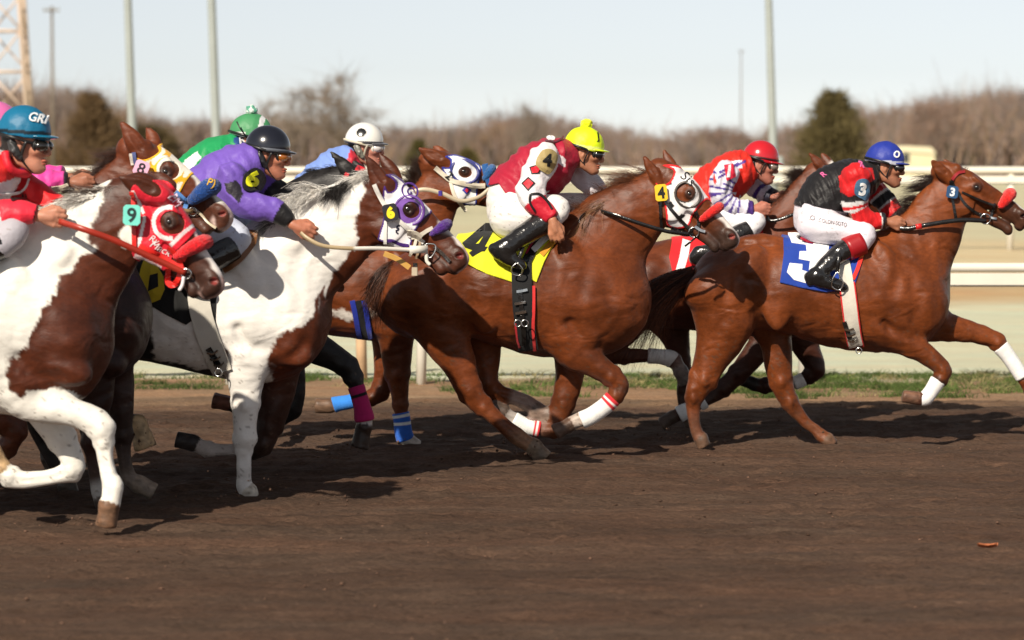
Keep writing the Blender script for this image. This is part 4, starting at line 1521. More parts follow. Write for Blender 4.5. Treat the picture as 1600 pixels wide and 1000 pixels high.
# ================================================================ the setting
def ground_z(X, Y):
    t = np.clip((Y - 25.0) / 16.0, 0, 1)
    return 0.55 * t * t * (3 - 2 * t)
def ground_point(x, y):
    """where the sight line of a photo point meets the (sloping) ground"""
    d = 9.0
    while d < 3000:
        p = W(x, y, d)
        if p[2] <= ground_z(p[0], d):
            return p
        d *= 1.002
    return p
HOOFPRINTS = RNG.uniform([-5, 12.8], [5.5, 19.5], (420, 2))
def build_ground():
    xs = np.concatenate([-np.geomspace(1500, 6.0, 26), np.arange(-5.6, 5.6, .042), np.geomspace(6.0, 1500, 26)])
    ys = np.concatenate([[-40, -10, 0, 5, 8], np.arange(9.6, 24.2, .036), np.arange(24.2, 60, .8), np.geomspace(61, 3500, 30)])
    X, Y = np.meshgrid(xs, ys)
    P = np.stack([X.ravel(), Y.ravel(), np.zeros(X.size)], 1)
    z = ground_z(P[:, 0], P[:, 1])
    fine = (np.abs(P[:, 0]) < 5.6) & (P[:, 1] > 9.5) & (P[:, 1] < 24.2)
    q = P[fine].copy()
    q[:, 0] *= .33                                   # harrowed along the track
    n = wavy(1, 13, .008, 8)(q) + wavy(2, 36, .0065, 9)(q) + wavy(3, 85, .0042, 9)(q)
    q2 = P[fine]
    n += np.maximum(0, wavy(4, 42, 1, 8)(q2) - .5) * .010
    amp = np.where(q2[:, 1] < 21.2, 1.0, .55)
    for hx, hy in HOOFPRINTS:
        r = np.hypot(q2[:, 0] - hx, q2[:, 1] - hy)
        m = r < .14
        n[m] += -.022 * np.exp(-(r[m] / .055) ** 2) + .010 * np.exp(-((r[m] - .085) / .022) ** 2)
    z[fine] += n * amp
    P[:, 2] = z
    nx = len(xs)
    i = (np.arange(len(ys) - 1)[:, None] * nx + np.arange(nx - 1)[None]).ravel()
    Q = np.stack([i, i + 1, i + nx + 1, i + nx], 1)
    m, nt, b = nodes('track_dirt_and_turf')
    L = nt.links.new
    geo = N(nt, 'ShaderNodeNewGeometry')
    sx = N(nt, 'ShaderNodeSeparateXYZ'); L(geo.outputs['Position'], sx.inputs[0])
    mp = N(nt, 'ShaderNodeMapping'); mp.inputs['Scale'].default_value = (.25, 1, 1); L(geo.outputs['Position'], mp.inputs[0])
    ns = N(nt, 'ShaderNodeTexNoise', i_Scale=1.1, i_Detail=5.0); L(mp.outputs[0], ns.inputs['Vector'])
    ma = N(nt, 'ShaderNodeMath', operation='MULTIPLY_ADD'); L(ns.outputs[0], ma.inputs[0]); ma.inputs[1].default_value = 2.4; 
    sub = N(nt, 'ShaderNodeMath', operation='SUBTRACT'); L(sx.outputs[1], sub.inputs[0]); sub.inputs[1].default_value = 1.2
    L(sub.outputs[0], ma.inputs[2])
    mr = N(nt, 'ShaderNodeMapRange'); mr.inputs['From Min'].default_value = 0; mr.inputs['From Max'].default_value = 60; L(ma.outputs[0], mr.inputs[0])
    rp = N(nt, 'ShaderNodeValToRGB'); L(mr.outputs[0], rp.inputs[0])
    cr = rp.color_ramp
    dirt, sand, turf, tan, orange, far = (.082, .050, .034), (.27, .175, .105), (.58, .59, .43), (.60, .50, .31), (.50, .35, .19), (.54, .51, .34)
    stops = [(0, dirt), (20.7, dirt), (21.4, sand), (23.2, sand), (24.0, turf), (31.5, turf), (32.5, orange), (35.5, orange), (37.0, tan), (45.0, tan), (49.0, far), (60, far)]
    while len(cr.elements) < len(stops): cr.elements.new(0.5)
    for e, (p, c) in zip(cr.elements, stops):
        e.position = p / 60; e.color = (*c, 1)
    # streaks and patches of damp and dry soil
    mp2 = N(nt, 'ShaderNodeMapping'); mp2.inputs['Scale'].default_value = (.22, 1, 1); L(geo.outputs['Position'], mp2.inputs[0])
    n2 = N(nt, 'ShaderNodeTexNoise', i_Scale=9.0, i_Detail=9.0, i_Roughness=.68); L(mp2.outputs[0], n2.inputs['Vector'])
    n3 = N(nt, 'ShaderNodeTexNoise', i_Scale=1.2, i_Detail=4.0); L(mp2.outputs[0], n3.inputs['Vector'])
    ad = N(nt, 'ShaderNodeMath', operation='MULTIPLY_ADD'); L(n3.outputs[0], ad.inputs[0]); ad.inputs[1].default_value = .7; L(n2.outputs[0], ad.inputs[2])
    m2 = N(nt, 'ShaderNodeMapRange'); L(ad.outputs[0], m2.inputs[0]); m2.inputs['From Min'].default_value = .55; m2.inputs['From Max'].default_value = 1.15
    m2.inputs['To Min'].default_value = .58; m2.inputs['To Max'].default_value = 1.5
    n5 = N(nt, 'ShaderNodeTexNoise', i_Scale=70.0, i_Detail=5.0, i_Roughness=.75)
    mp5 = N(nt, 'ShaderNodeMapping'); mp5.inputs['Scale'].default_value = (.6, 1, 1); L(geo.outputs['Position'], mp5.inputs[0]); L(mp5.outputs[0], n5.inputs['Vector'])
    m5 = N(nt, 'ShaderNodeMapRange'); L(n5.outputs[0], m5.inputs[0]); m5.inputs['From Min'].default_value = .35; m5.inputs['From Max'].default_value = .65; m5.inputs['To Min'].default_value = .68; m5.inputs['To Max'].default_value = 1.36
    mm = N(nt, 'ShaderNodeMath', operation='MULTIPLY'); L(m2.outputs[0], mm.inputs[0]); L(m5.outputs[0], mm.inputs[1])
    m2 = mm
    # only the near soil varies this strongly
    fr = N(nt, 'ShaderNodeMapRange'); L(sx.outputs[1], fr.inputs[0]); fr.inputs['From Min'].default_value = 21; fr.inputs['From Max'].default_value = 25
    fr.inputs['To Min'].default_value = 1; fr.inputs['To Max'].default_value = .3
    mxv = N(nt, 'ShaderNodeMix'); mxv.data_type = 'FLOAT'; L(fr.outputs[0], mxv.inputs['Factor']); mxv.inputs[2].default_value = 1.0; L(m2.outputs[0], mxv.inputs[3])
    sc = N(nt, 'ShaderNodeVectorMath', operation='SCALE'); L(rp.outputs[0], sc.inputs[0]); L(mxv.outputs[0], sc.inputs['Scale'])
    # reddish and greyish tints
    n4 = N(nt, 'ShaderNodeTexNoise', i_Scale=2.3, i_Detail=6.0); L(mp.outputs[0], n4.inputs['Vector'])
    mc = N(nt, 'ShaderNodeMix'); mc.data_type = 'RGBA'; mc.blend_type = 'MULTIPLY'; mc.inputs['Factor'].default_value = .5
    tint = N(nt, 'ShaderNodeValToRGB'); L(n4.outputs[0], tint.inputs[0])
    tint.color_ramp.elements[0].position = .35; tint.color_ramp.elements[0].color = (1.0, .82, .72, 1)
    tint.color_ramp.elements[1].position = .65; tint.color_ramp.elements[1].color = (.9, .98, 1.0, 1)
    L(sc.outputs[0], mc.inputs[6]); L(tint.outputs[0], mc.inputs[7])
    L(mc.outputs[2], b.inputs['Base Color'])
    b.inputs['Roughness'].default_value = .95
    b.inputs['Specular IOR Level'].default_value = .15
    nb = N(nt, 'ShaderNodeTexNoise', i_Scale=32.0, i_Detail=8.0, i_Roughness=.7); 
    mp3 = N(nt, 'ShaderNodeMapping'); mp3.inputs['Scale'].default_value = (.45, 1, 1); L(geo.outputs['Position'], mp3.inputs[0]); L(mp3.outputs[0], nb.inputs['Vector'])
    bp = N(nt, 'ShaderNodeBump', i_Strength=.9, i_Distance=.02); L(nb.outputs[0], bp.inputs['Height']); L(bp.outputs[0], b.inputs['Normal'])
    o = mesh_np('ground', P, Q, m, None, smooth=True)
    o['kind'] = 'structure'
build_ground()

def scatter_clods():
    rg = np.random.default_rng(5)
    n = 4500
    X = rg.uniform(-4.6, 4.6, n); Y = 9.8 + (21.3 - 9.8) * rg.uniform(0, 1, n) ** .8
    s = .003 + .006 * rg.uniform(0, 1, n) ** 5
    base = np.array([[1, 0, 0], [-1, 0, 0], [0, 1, 0], [0, -1, 0], [0, 0, 1], [0, 0, -1]], float)
    tri = np.array([[0, 2, 4], [2, 1, 4], [1, 3, 4], [3, 0, 4], [2, 0, 5], [1, 2, 5], [3, 1, 5], [0, 3, 5]])
    V = base[None] * s[:, None, None] * rg.uniform(.5, 1.4, (n, 6, 1)) * np.array([1.6, 1, .7])
    V += np.stack([X, Y, ground_z(X, Y) + s * .3], 1)[:, None]
    Fq = (tri[None] + np.arange(n)[:, None, None] * 6).reshape(-1, 3)
    C = np.repeat(np.array([(.12, .07, .048)]) * rg.uniform(.4, 1.5, (n, 1)), 6, axis=0)
    o = mesh_np('soil_clods', V.reshape(-1, 3), Fq, surf_mat('clod_soil', rough=.95, spec=.1, var=.2, vscale=60), None, C, smooth=False)
    o['kind'] = 'stuff'; o['label'] = 'loose clods and crumbs of brown soil on the track'; 
scatter_clods()

def grass_tufts():
    rg = np.random.default_rng(15)
    R_, D0, D1, Ln, Cc = [], [], [], [], []
    clumps = []
    for i in range(520):
        x = rg.uniform(-5, 6.2); y = rg.uniform(21.5, 23.9)
        den = .28 + .5 * smoothstep(.5, 3.2, x) + (.25 if 0.35 < (y - 21.3) / 2.6 < .9 else 0)
        if rg.uniform() < den + (.3 if x > 1.6 else 0) and wavy(61, 1.6, 1, 5)(np.array([[x, y * 2, 0]]))[0] > (-.9 if x > 1.6 else -.2):
            clumps.append((x, y))
    for x, y in clumps:
        k = int(rg.integers(50, 150)); r = rg.uniform(.04, .20)
        a = rg.uniform(0, 6.28, k); q = r * np.sqrt(rg.uniform(0, 1, k))
        px = x + q * np.cos(a) * 2.0; py = y + q * np.sin(a) * .7
        R_.append(np.stack([px, py, np.full(k, -.005)], 1))
        D0.append(np.stack([rg.normal(size=k) * .3, rg.normal(size=k) * .3, np.full(k, 1.0)], 1))
        D1.append(np.stack([rg.normal(size=k) * .9, rg.normal(size=k) * .9, rg.uniform(-.3, .6, k)], 1))
        Ln.append(rg.uniform(.03, .11, k))
        g = np.array((.085, .125, .030)) * rg.uniform(.6, 1.3) if rg.uniform() < .8 else np.array((.28, .24, .11))
        Cc.append(g[None] * rg.uniform(.6, 1.4, (k, 1)))
    R_, D0, D1, Ln, Cc = map(np.concatenate, (R_, D0, D1, Ln, Cc))
    V, Q = strand_mesh(R_, D0, D1, Ln, .004, segs=2, wig=.002)
    o = mesh_np('grass', V, Q, surf_mat('grass_blades', rough=.7, spec=.2, var=.2), None, np.repeat(Cc, 9, axis=0))
    o['kind'] = 'stuff'; o['label'] = 'low green grass tufts along the edge of the dirt track'
grass_tufts()

M_RAIL = surf_mat('white_rail_paint', (.68, .65, .56), rough=.45, var=.05, vscale=3)
M_JOINT = surf_mat('grey_joint_sleeve', (.50, .49, .45), rough=.5, var=.1)
M_POST = surf_mat('galvanised_pole', (.30, .33, .32), rough=.5, metal=.0, var=.08, vscale=2)
def rail_line(name, label, x0, x1, y_of, z_top, posts, cap_h, board_h, gap, post_w, lower=True, skew=0.0, thick=.05, radius=None):
    """a racetrack rail: cap, lower board and posts, straight along X at distance y_of(x)"""
    root = thing(name, label, 'rail', ((x0 + x1) / 2, y_of((x0 + x1) / 2), ground_z(0, y_of(0))), None)
    A = np.array([x0, y_of(x0), 0]); B_ = np.array([x1, y_of(x1), 0])
    dirv = (B_ - A) / np.linalg.norm(B_ - A); ln = np.linalg.norm(B_ - A)
    side = np.array([-dirv[1], dirv[0], 0]); ax = np.array([dirv, side, [0, 0, 1]])
    mid = (A + B_) / 2
    z1 = z_top
    n = 28
    P = A[None] + (B_ - A)[None] * np.linspace(0, 1, n)[:, None]; P[:, 2] = z1 - cap_h / 2
    V, Q = sweep(P, cap_h / 2, w=1.0, nseg=14)
    mesh_np('rail_cap', V, to_faces(Q), M_RAIL, root)
    if lower:
        box_obj('rail_board', mid + np.array([0, 0, z1 - cap_h - gap - board_h / 2]), ax, (ln / 2, thick * .35, board_h / 2), M_RAIL, root)
        box_obj('rail_shadow_line', mid + np.array([0, 0, z1 - cap_h - gap - board_h - .008]), ax, (ln / 2, thick * .25, .006), surf_mat('painted_shadow_line', (.03, .03, .03)), root)  # near-black strip added to draw the shadow line beneath the board
    xj = x0 + .9
    while xj < x1:
        yj = y_of(xj)
        if -13 < xj < 13:
            V, Q = sweep(np.array([[xj - .05, y_of(xj - .05), z1 - cap_h / 2], [xj + .05, y_of(xj + .05), z1 - cap_h / 2]]), cap_h / 2 + .006, nseg=14)
            mesh_np('rail_joint', V, to_faces(Q), M_JOINT, root)
        xj += 3.05
    for px in posts:
        y = y_of(px); zg = float(ground_z(px, y))
        h = z1 - zg - cap_h * .5
        V, Q = sweep(np.array([[px, y + thick * .8, zg - .05], [px + .01, y + thick * .8, zg + h * .5], [px, y + thick * .6, zg + h]]), [post_w / 2] * 3, nseg=12)
        mesh_np('post', V, to_faces(Q), M_RAIL, root)
    return root
def X_at(x, d): return float(W(x, 262, d)[0])
rail_line('inner_rail', 'white inner rail with round cap and posts at the edge of the dirt track', -14, 14, lambda x: 22.9, .98 + .005,
          [X_at(q, 22.9) for q in (-543, -243, 57, 357, 657, 957, 1257, 2157, 2457)], .075, .095, .008, .082)
zt = lambda x: 41.0
rail_line('far_rail', 'long white rail running across the far side behind all the horses', -60, 60, lambda x: 41.6 - .028 * x, 1.765, [X_at(q, 41.4) for q in range(-1060, 2800, 240)], .10, .10, .035, .10, thick=.07)
# padded joint on the far rail
pc = np.array([X_at(1342, 41.3), 41.35, 1.70])
fk = Field().add(Ell(pc, (.14, .12, .15), k=.01)); V, Q = surface(fk, *fk.bounds(), .03)
o = mesh_np('rail_pad', V, Q, M_RAIL, bpy.data.objects['far_rail'])
# pale marker post between the two rails
p = ground_point(566, 594)
o = thing('marker_post', 'pale orange marker post standing in the turf behind the inner rail', 'post', tuple(p))
V, Q = sweep(np.array([p + [0, 0, -.05], p + [-.01, 0, .4], p + [-.02, 0, .95]]), [.045, .045, .045], nseg=12)
mesh_np('post_shaft', V, to_faces(Q), surf_mat('orange_plastic', (.62, .42, .25), rough=.5), o)
V, Q = sweep(np.array([p + [-.02, 0, .95], p + [-.02, 0, 1.0], p + [-.02, 0, 1.02]]), [.06, .06, .03], nseg=12)
mesh_np('post_cap', V, to_faces(Q), M_RAIL, o)

# ---------------- poles and masts
def light_pole(name, label, xb, xt, d, w, H_, arms=True, cat='light pole', mat=None):
    b = W(xb, 262, d); t = W(xt, 0, d)
    zg = .55
    root = thing(name, label, cat, (b[0], d, zg))
    dx = (t[0] - b[0]) / (t[2] - b[2])
    P = np.array([[b[0] + dx * z, d, zg + z] for z in np.linspace(-.3, H_, 8)])
    R_ = np.linspace(w / 2, w / 2 * .62, 8)
    V, Q = sweep(P, R_, nseg=14)
    mesh_np('shaft', V, to_faces(Q), mat or M_POST, root)
    if arms:
        top = P[-1]
        tube_obj('cross_arm', np.array([top + [-1.1, 0, -.3], top + [0, 0, -.25], top + [1.1, 0, -.3]]), .05, M_POST, root, nseg=8)
        for s_ in (-1.0, -.35, .35, 1.0):
            V, Q = sweep(np.array([top + [s_, -.05, -.25], top + [s_, -.3, -.40], top + [s_, -.42, -.48]]), [.08, .17, .19], nseg=12)
            mesh_np('floodlight', V, to_faces(Q), M_POST, root)
        box_obj('base_box', np.array([b[0], d - .18, zg + 1.2]), AXES, (.14, .08, .25), M_POST, root, bevel=.03)
    return root
light_pole('light_pole', 'grey green light pole leaning slightly, left of the two poles close together', 211, 202, 62, .20, 13)
light_pole('light_pole', 'grey green light pole behind the green cap, right of the close pair', 342, 333, 62, .21, 13)
light_pole('light_pole', 'tall grey light pole rising beside the red cap on the right half', 1212, 1204, 62, .19, 13)
M_WOODPOLE = surf_mat('weathered_wood', (.16, .13, .10), rough=.8, var=.2, stretch=(1, 1, .1))
def utility_pole(label, x, ytop, d, w):
    t = W(x, ytop, d)
    root = thing('utility_pole', label, 'pole', (t[0], d, .55))
    V, Q = sweep(np.array([[t[0], d, .3], [t[0], d, t[2] * .5], [t[0], d, t[2]]]), [w / 2, w * .42, w * .35], nseg=10)
    mesh_np('shaft', V, to_faces(Q), M_WOODPOLE, root)
    for dz in (.3,):
        box_obj('cross_arm', np.array([t[0], d - w, t[2] - dz * w * 4]), AXES, (w * 2.2, w * .18, w * .2), M_WOODPOLE, root)
        for s_ in (-1.9, -.8, .8, 1.9):
            V, Q = sweep(np.array([[t[0] + s_ * w, d - w, t[2] - dz * w * 4 + w * .3], [t[0] + s_ * w, d - w, t[2] - dz * w * 4 + w * .9]]), [w * .25, w * .15], nseg=8)
            mesh_np('insulator', V, to_faces(Q), M_POST, root)
utility_pole('thin dark wooden utility pole between the lattice tower and the light poles', 81, 10, 170, .22)
utility_pole('very thin distant utility pole left of the grey pole on the right', 1158, 78, 330, .17)
def lattice_tower():
    d = 88.0; s = 1 / S(d)
    b = W(22, 262, d)
    root = thing('lattice_tower', 'pale orange steel lattice tower at the left edge', 'tower', (b[0], d, .55))
    M_T = surf_mat('faded_orange_steel', (.60, .47, .38), rough=.6, var=.12, vscale=2)
    corners = [(-.5, -.4), (.5, -.4), (.5, .4), (-.5, .4)]
    H_ = 16.0
    def at(c, z): 
        k = 1.15 - .30 * z / H_
        return np.array([b[0] + c[0] * k + (z - 1.2) * -.045, d + c[1] * k, .55 + z])
    for c in corners:
        tube_obj('tower_leg', np.array([at(c, -.2), at(c, H_ / 2), at(c, H_)]), .075, M_T, root, nseg=8)
    z = .4; k = 0
    while z < H_ - 1:
        for i in range(4):
            a, c = corners[i], corners[(i + 1) % 4]
            tube_obj('brace', np.array([at(a, z), at(c, z + 1.25)]) if k % 2 else np.array([at(c, z), at(a, z + 1.25)]), .035, M_T, root, nseg=6)
            tube_obj('rung', np.array([at(a, z), at(c, z)]), .04, M_T, root, nseg=6)
        z += 1.25; k += 1
lattice_tower()
def shed():
    d = 240.0; s = 1 / S(d)
    x0, x1 = X_at(1399, d), X_at(1457, d)
    zt_ = W(1430, 236, d)[2]; zr = W(1430, 228, d)[2]; zg = .55
    root = thing('shed', 'small cream shed with one dark window beyond the far rail', 'shed', ((x0 + x1) / 2, d, zg))
    M_W = surf_mat('cream_paint', (.62, .56, .36), rough=.7, var=.06, vscale=1)
    xm = (x0 + x1) / 2; hw = (x1 - x0) / 2
    n = 9
    bw = 2 * hw / n
    for i in range(n):
        box_obj('wall_panel', np.array([x0 + bw * (i + .5), d - 1.3, (zg + zt_) / 2]), AXES, (bw * .49, .03, (zt_ - zg) / 2), M_W, root)
    box_obj('wall', np.array([xm, d, (zg + zt_) / 2]), AXES, (hw * .99, 1.26, (zt_ - zg) / 2), M_W, root)
    V = np.array([[x0 - .1, d - 1.5, zt_], [x1 + .1, d - 1.5, zt_ - .25], [x1 + .1, d + 1.5, zt_ - .25], [x0 - .1, d + 1.5, zt_],
                  [x0 + .25, d - 1.5, zr], [x1 - .35, d - 1.5, zr - .12], [x1 - .35, d + 1.5, zr - .12], [x0 + .25, d + 1.5, zr]])
    mesh_np('roof', V, [(0, 1, 5, 4), (1, 2, 6, 5), (2, 3, 7, 6), (3, 0, 4, 7), (4, 5, 6, 7), (3, 2, 1, 0)], surf_mat('cream_roof', (.66, .60, .42), rough=.6), root, smooth=False)
    wx, wz = X_at(1412, d), W(0, 247, d)[2]
    w = box_obj('window', np.array([wx, d - 1.35, wz]), AXES, (.30, .04, .42), surf_mat('window_frame_paint', (.3, .28, .2)), root)
    box_obj('pane', np.array([wx, d - 1.40, wz]), AXES, (.24, .015, .36), surf_mat('dark_glass', (.03, .035, .04), rough=.1), w)
shed()

# ---------------- trees
M_BARK = surf_mat('grey_brown_bark', (.24, .19, .15), rough=.9, var=.25, vscale=2)
M_TWIG = surf_mat('bare_twigs', rough=.9, spec=.1, var=.15, vscale=.4)
def bare_tree_mesh(seed, H_, spread, ntw, tone):
    rg = np.random.default_rng(seed)
    segs = []
    tips = []
    def grow(p, dirv, ln, r, lev):
        n = 4; P = [p]; dd = dirv.copy()
        for i in range(n):
            dd = dd + rg.normal(size=3) * .13 + np.array([0, 0, .03]); dd /= np.linalg.norm(dd)
            P.append(P[-1] + dd * ln / n)
        P = np.array(P)
        segs.append((P, np.linspace(r, r * .55, n + 1)))
        if lev >= 4:
            tips.append((P[-1], dd)); tips.append((P[2], dd)); return
        for k in range(int(rg.integers(3, 5)) if lev else 6):
            i = int(rg.integers(2, n + 1)) if lev else int(rg.integers(1, n + 1))
            a = rg.normal(size=3); a -= dd * (a @ dd); a /= np.linalg.norm(a)
            nd = dd * rg.uniform(.45, .9) + a * rg.uniform(.5, 1.0) * spread; nd[2] += .12; nd /= np.linalg.norm(nd)
            grow(P[i], nd, ln * rg.uniform(.55, .78), r * .5, lev + 1)
    grow(np.zeros(3), np.array([rg.normal() * .08, rg.normal() * .08, 1.0]), H_ * .36, H_ * .020, 0)
    tr = [sweep(P, R_, nseg=4, caps=False) for P, R_ in segs if R_[0] > H_ * .0024]
    zmax = max(t[0][2] for t in tips); sc = H_ * .93 / zmax
    V, Q, _ = join([(v * sc, q) for v, q in tr])
    tips_p = np.array([t[0] for t in tips]) * sc; tips_d = np.array([t[1] for t in tips])
    idx = rg.integers(0, len(tips_p), ntw)
    d0 = tips_d[idx] + rg.normal(size=(ntw, 3)) * .75; d1 = d0 + rg.normal(size=(ntw, 3)) * .6
    tv, tq = strand_mesh(tips_p[idx] - d0 * .1, d0, d1, rg.uniform(.04, .11, ntw) * H_, H_ * .0016, segs=2, wig=.02, seed=seed)
    C = np.repeat(np.array(tone)[None] * rg.uniform(.6, 1.4, (ntw, 1)), 9, axis=0)
    return (V, Q), (tv, tq, C)
TREE_KINDS = []
def make_kind(seed, H_, spread, ntw, tone):
    (V, Q), (tv, tq, C) = bare_tree_mesh(seed, H_, spread, ntw, tone)
    t = mesh_np('trunk', V, Q, M_BARK); c = mesh_np('crown', tv, tq, M_TWIG, None, C)
    ms = (t.data, c.data)
    bpy.data.objects.remove(t); bpy.data.objects.remove(c)
    return ms
TW = [(.26, .195, .165), (.29, .20, .155), (.24, .20, .18), (.31, .215, .14)]
for i in range(7):
    TREE_KINDS.append(make_kind(100 + i, 10.0, [.8, 1.0, .9][i % 3], 2600, TW[i % 4]))
BIG = make_kind(77, 13.0, 1.15, 2600, (.26, .21, .17))
def place_tree(kind, x, d, h0, ytop, rz, label, group='bare trees of the far wood', wide=1.0):
    t = W(x, ytop, d)
    zg = float(ground_z(t[0], d))
    sc = (t[2] - zg) / h0
    root = thing('bare_tree', label, 'tree', (t[0], d, zg), group)
    for nm, me in zip(('trunk', 'crown'), kind):
        o = new_obj(nm, me, root)
    root.scale = (sc * wide, sc * wide, sc); root.rotation_euler = (0, 0, rz)
    return root
rgT = np.random.default_rng(3)
skyline = [(-60, 120), (60, 128), (110, 140), (190, 150), (220, 172), (300, 180), (360, 182), (400, 178), (480, 182), (600, 190), (640, 192), (700, 186), (760, 182), (800, 170), (850, 168), (900, 186), (980, 198), (1080, 194), (1150, 196), (1230, 188), (1330, 180), (1380, 152), (1450, 140), (1500, 134), (1560, 132), (1680, 128)]
sx_, sy_ = np.array(skyline).T
MARKS = [(-40, 'the left edge'), (25, 'the lattice tower'), (90, 'the dark utility pole'), (205, 'the left light pole'), (265, 'the starred hood'), (338, 'the second light pole'), (410, 'the black helmet'), (500, 'the largest bare tree'),
         (575, 'the white helmet'), (650, 'the chestnut ears'), (730, 'the blue edged hood'), (810, 'the crimson silks'), (915, 'the yellow cap'), (1000, 'the gap beside the yellow cap'), (1075, 'the black diamond hood'),
         (1160, 'the thin distant pole'), (1208, 'the right light pole'), (1300, 'the lone cedar'), (1385, 'the blue helmet'), (1430, 'the cream shed'), (1500, 'the leading head'), (1600, 'the right edge')]
MX = np.array([m[0] for m in MARKS])
for i in range(120):
    x = -70 + 1750 * (i + rgT.uniform(-.4, .4)) / 120
    d = rgT.choice([300, 335, 370, 410]) + rgT.uniform(-12, 12)
    yt = np.interp(x, sx_, sy_) + rgT.uniform(-6, 26)
    place_tree(TREE_KINDS[i % 7], x, d, 10.0, yt, rgT.uniform(0, 6.28), '%s %s bare tree %s %s' % ('tall' if yt < np.interp(x, sx_, sy_) + 3 else ('middling' if yt < np.interp(x, sx_, sy_) + 14 else 'low'), ('thin ' if i % 2 else 'wide ') + ['grey brown', 'reddish', 'greyish', 'tan'][(i % 7) % 4], 'left of' if x < MX[int(np.argmin(np.abs(MX - x)))] else 'right of', MARKS[int(np.argmin(np.abs(MX - x)))][1]), wide=(rgT.uniform(1.0, 1.15) if i % 2 else rgT.uniform(1.3, 1.55)))
place_tree(BIG, 505, 250, 13.0, 108, 1.0, 'largest bare tree, standing alone above the wood left of centre', None, wide=1.7)
place_tree(BIG, 425, 285, 13.0, 150, 2.6, 'bare tree with loose crown just left of the largest bare tree', None, wide=.9)
place_tree(BIG, 830, 270, 13.0, 158, 4.0, 'bare tree rising behind the yellow cap', None, wide=.9)
def thicket():
    rg = np.random.default_rng(8)
    R_, Ln, C = [], [], []
    n = 20000
    x = rg.uniform(-80, 1680, n)
    d = rg.uniform(290, 440, n)
    yt = np.interp(x, sx_, sy_) + 10 + 26 * rg.uniform(0, 1, n) + 9 * wavy(5, .05, 1, 5)(np.stack([x, x * 0, x * 0], 1))
    X = (x - 800) * d / F
    ztop = CAM_H + (262 - yt) * d / F
    roots = np.stack([X, d, np.full(n, .5)], 1)
    L_ = np.maximum(1.0, ztop - .5) * rg.uniform(.5, 1.0, n)
    roots[:, 2] += (np.maximum(1.0, ztop - .5) - L_) * rg.uniform(0, 1, n)
    d0 = np.stack([rg.normal(size=n) * .30, rg.normal(size=n) * .1, np.full(n, 1.0)], 1)
    d1 = d0 + rg.normal(size=(n, 3)) * .35
    V, Q = strand_mesh(roots, d0, d1, L_, .10, segs=2, wig=.15)
    tn = np.array(TW)[rg.integers(0, 4, n)] * rg.uniform(.6, 1.35, (n, 1))
    gm = (rg.uniform(size=n) < .05); tn[gm] = (.10, .10, .035)
    o = mesh_np('thicket', V, Q, M_TWIG, None, np.repeat(tn, 9, axis=0))
    o['kind'] = 'stuff'; o['label'] = 'grey brown leafless undergrowth of the far wood'
    # forest floor bank
    xs = np.linspace(-140, 140, 60)
    V = []; 
    for X_ in xs:
        V += [[X_, 286, .4], [X_, 300, 1.6 + .5 * math.sin(X_ * .3)], [X_, 330, 3.4 + .6 * math.sin(X_ * .21 + 1)], [X_, 470, 6.4 + .7 * math.sin(X_ * .16)]]
    Q = [(i * 4 + j, (i + 1) * 4 + j, (i + 1) * 4 + j + 1, i * 4 + j + 1) for i in range(59) for j in range(3)]
    o = mesh_np('wooded_bank', np.array(V), Q, surf_mat('leaf_litter', (.26, .19, .15), rough=.95, var=.3, vscale=.3), None)
    o['kind'] = 'structure'
thicket()
M_CEDAR = surf_mat('cedar_foliage', rough=.85, spec=.15, var=.25, vscale=.8)
def cedar(label, x, ytop, halfw, d, seed, tone, n=9000):
    rg = np.random.default_rng(seed)
    t = W(x, ytop, d); zg = float(ground_z(t[0], d)); H_ = t[2] - zg; hw = halfw / S(d)
    root = thing('evergreen_tree', label, 'tree', (t[0], d, zg))
    nb = 75
    bz = rg.uniform(.04, 1.0, nb) ** .85
    prof = np.interp(bz, [0, .12, .3, .5, .7, .88, 1.0], [.72, 1.0, 1.0, .78, .45, .22, .05])
    ba = rg.uniform(0, 6.28, nb); br = prof * hw * rg.uniform(.35, 1.15, nb)
    bc = np.stack([np.cos(ba) * br, np.sin(ba) * br, bz * H_], 1)
    idx = rg.integers(0, nb, n)
    sz = hw * .22
    P = bc[idx] + rg.normal(size=(n, 3)) * np.array([sz, sz, sz * .8]) * (.4 + .8 * prof[idx])[:, None]
    P[:, 2] = np.clip(P[:, 2], .1, H_ * 1.02)
    out = P * np.array([1, 1, 0]); out /= np.linalg.norm(out, axis=1)[:, None] + 1e-6
    d0 = out * .8 + np.array([0, 0, .5]) + rg.normal(size=(n, 3)) * .5
    V, Q = strand_mesh(P + [t[0], d, zg], d0, d0 + rg.normal(size=(n, 3)) * .4, rg.uniform(.10, .28, n) * hw * .7, hw * .022, segs=2, wig=.01, seed=seed)
    C = np.repeat(np.array(tone)[None] * rg.uniform(.5, 1.5, (n, 1)), 9, axis=0)
    mesh_np('crown', V, Q, M_CEDAR, root, C)
    P = np.array([[t[0], d, zg - .2], [t[0] + .05, d, zg + H_ * .5], [t[0], d, zg + H_ * .93]])
    V, Q = sweep(P, [hw * .10, hw * .06, hw * .015], nseg=8)
    mesh_np('trunk', V, to_faces(Q), M_BARK, root)
cedar('dark green cedar tree standing alone behind the blue cap on the right', 1303, 150, 58, 190, 1, (.12, .095, .04))
cedar('brownish green cedar tree behind the gap right of the teal cap', 143, 150, 48, 190, 2, (.14, .09, .045))
cedar('low dark evergreen between the teal cap and the left light pole', 232, 205, 60, 200, 3, (.09, .065, .03), 7000)
cedar('small olive evergreen low in the wood right of centre', 655, 222, 26, 205, 4, (.09, .08, .025), 3000)
cedar('pale olive shrub behind the white cap', 730, 235, 26, 205, 5, (.11, .09, .03), 3000)
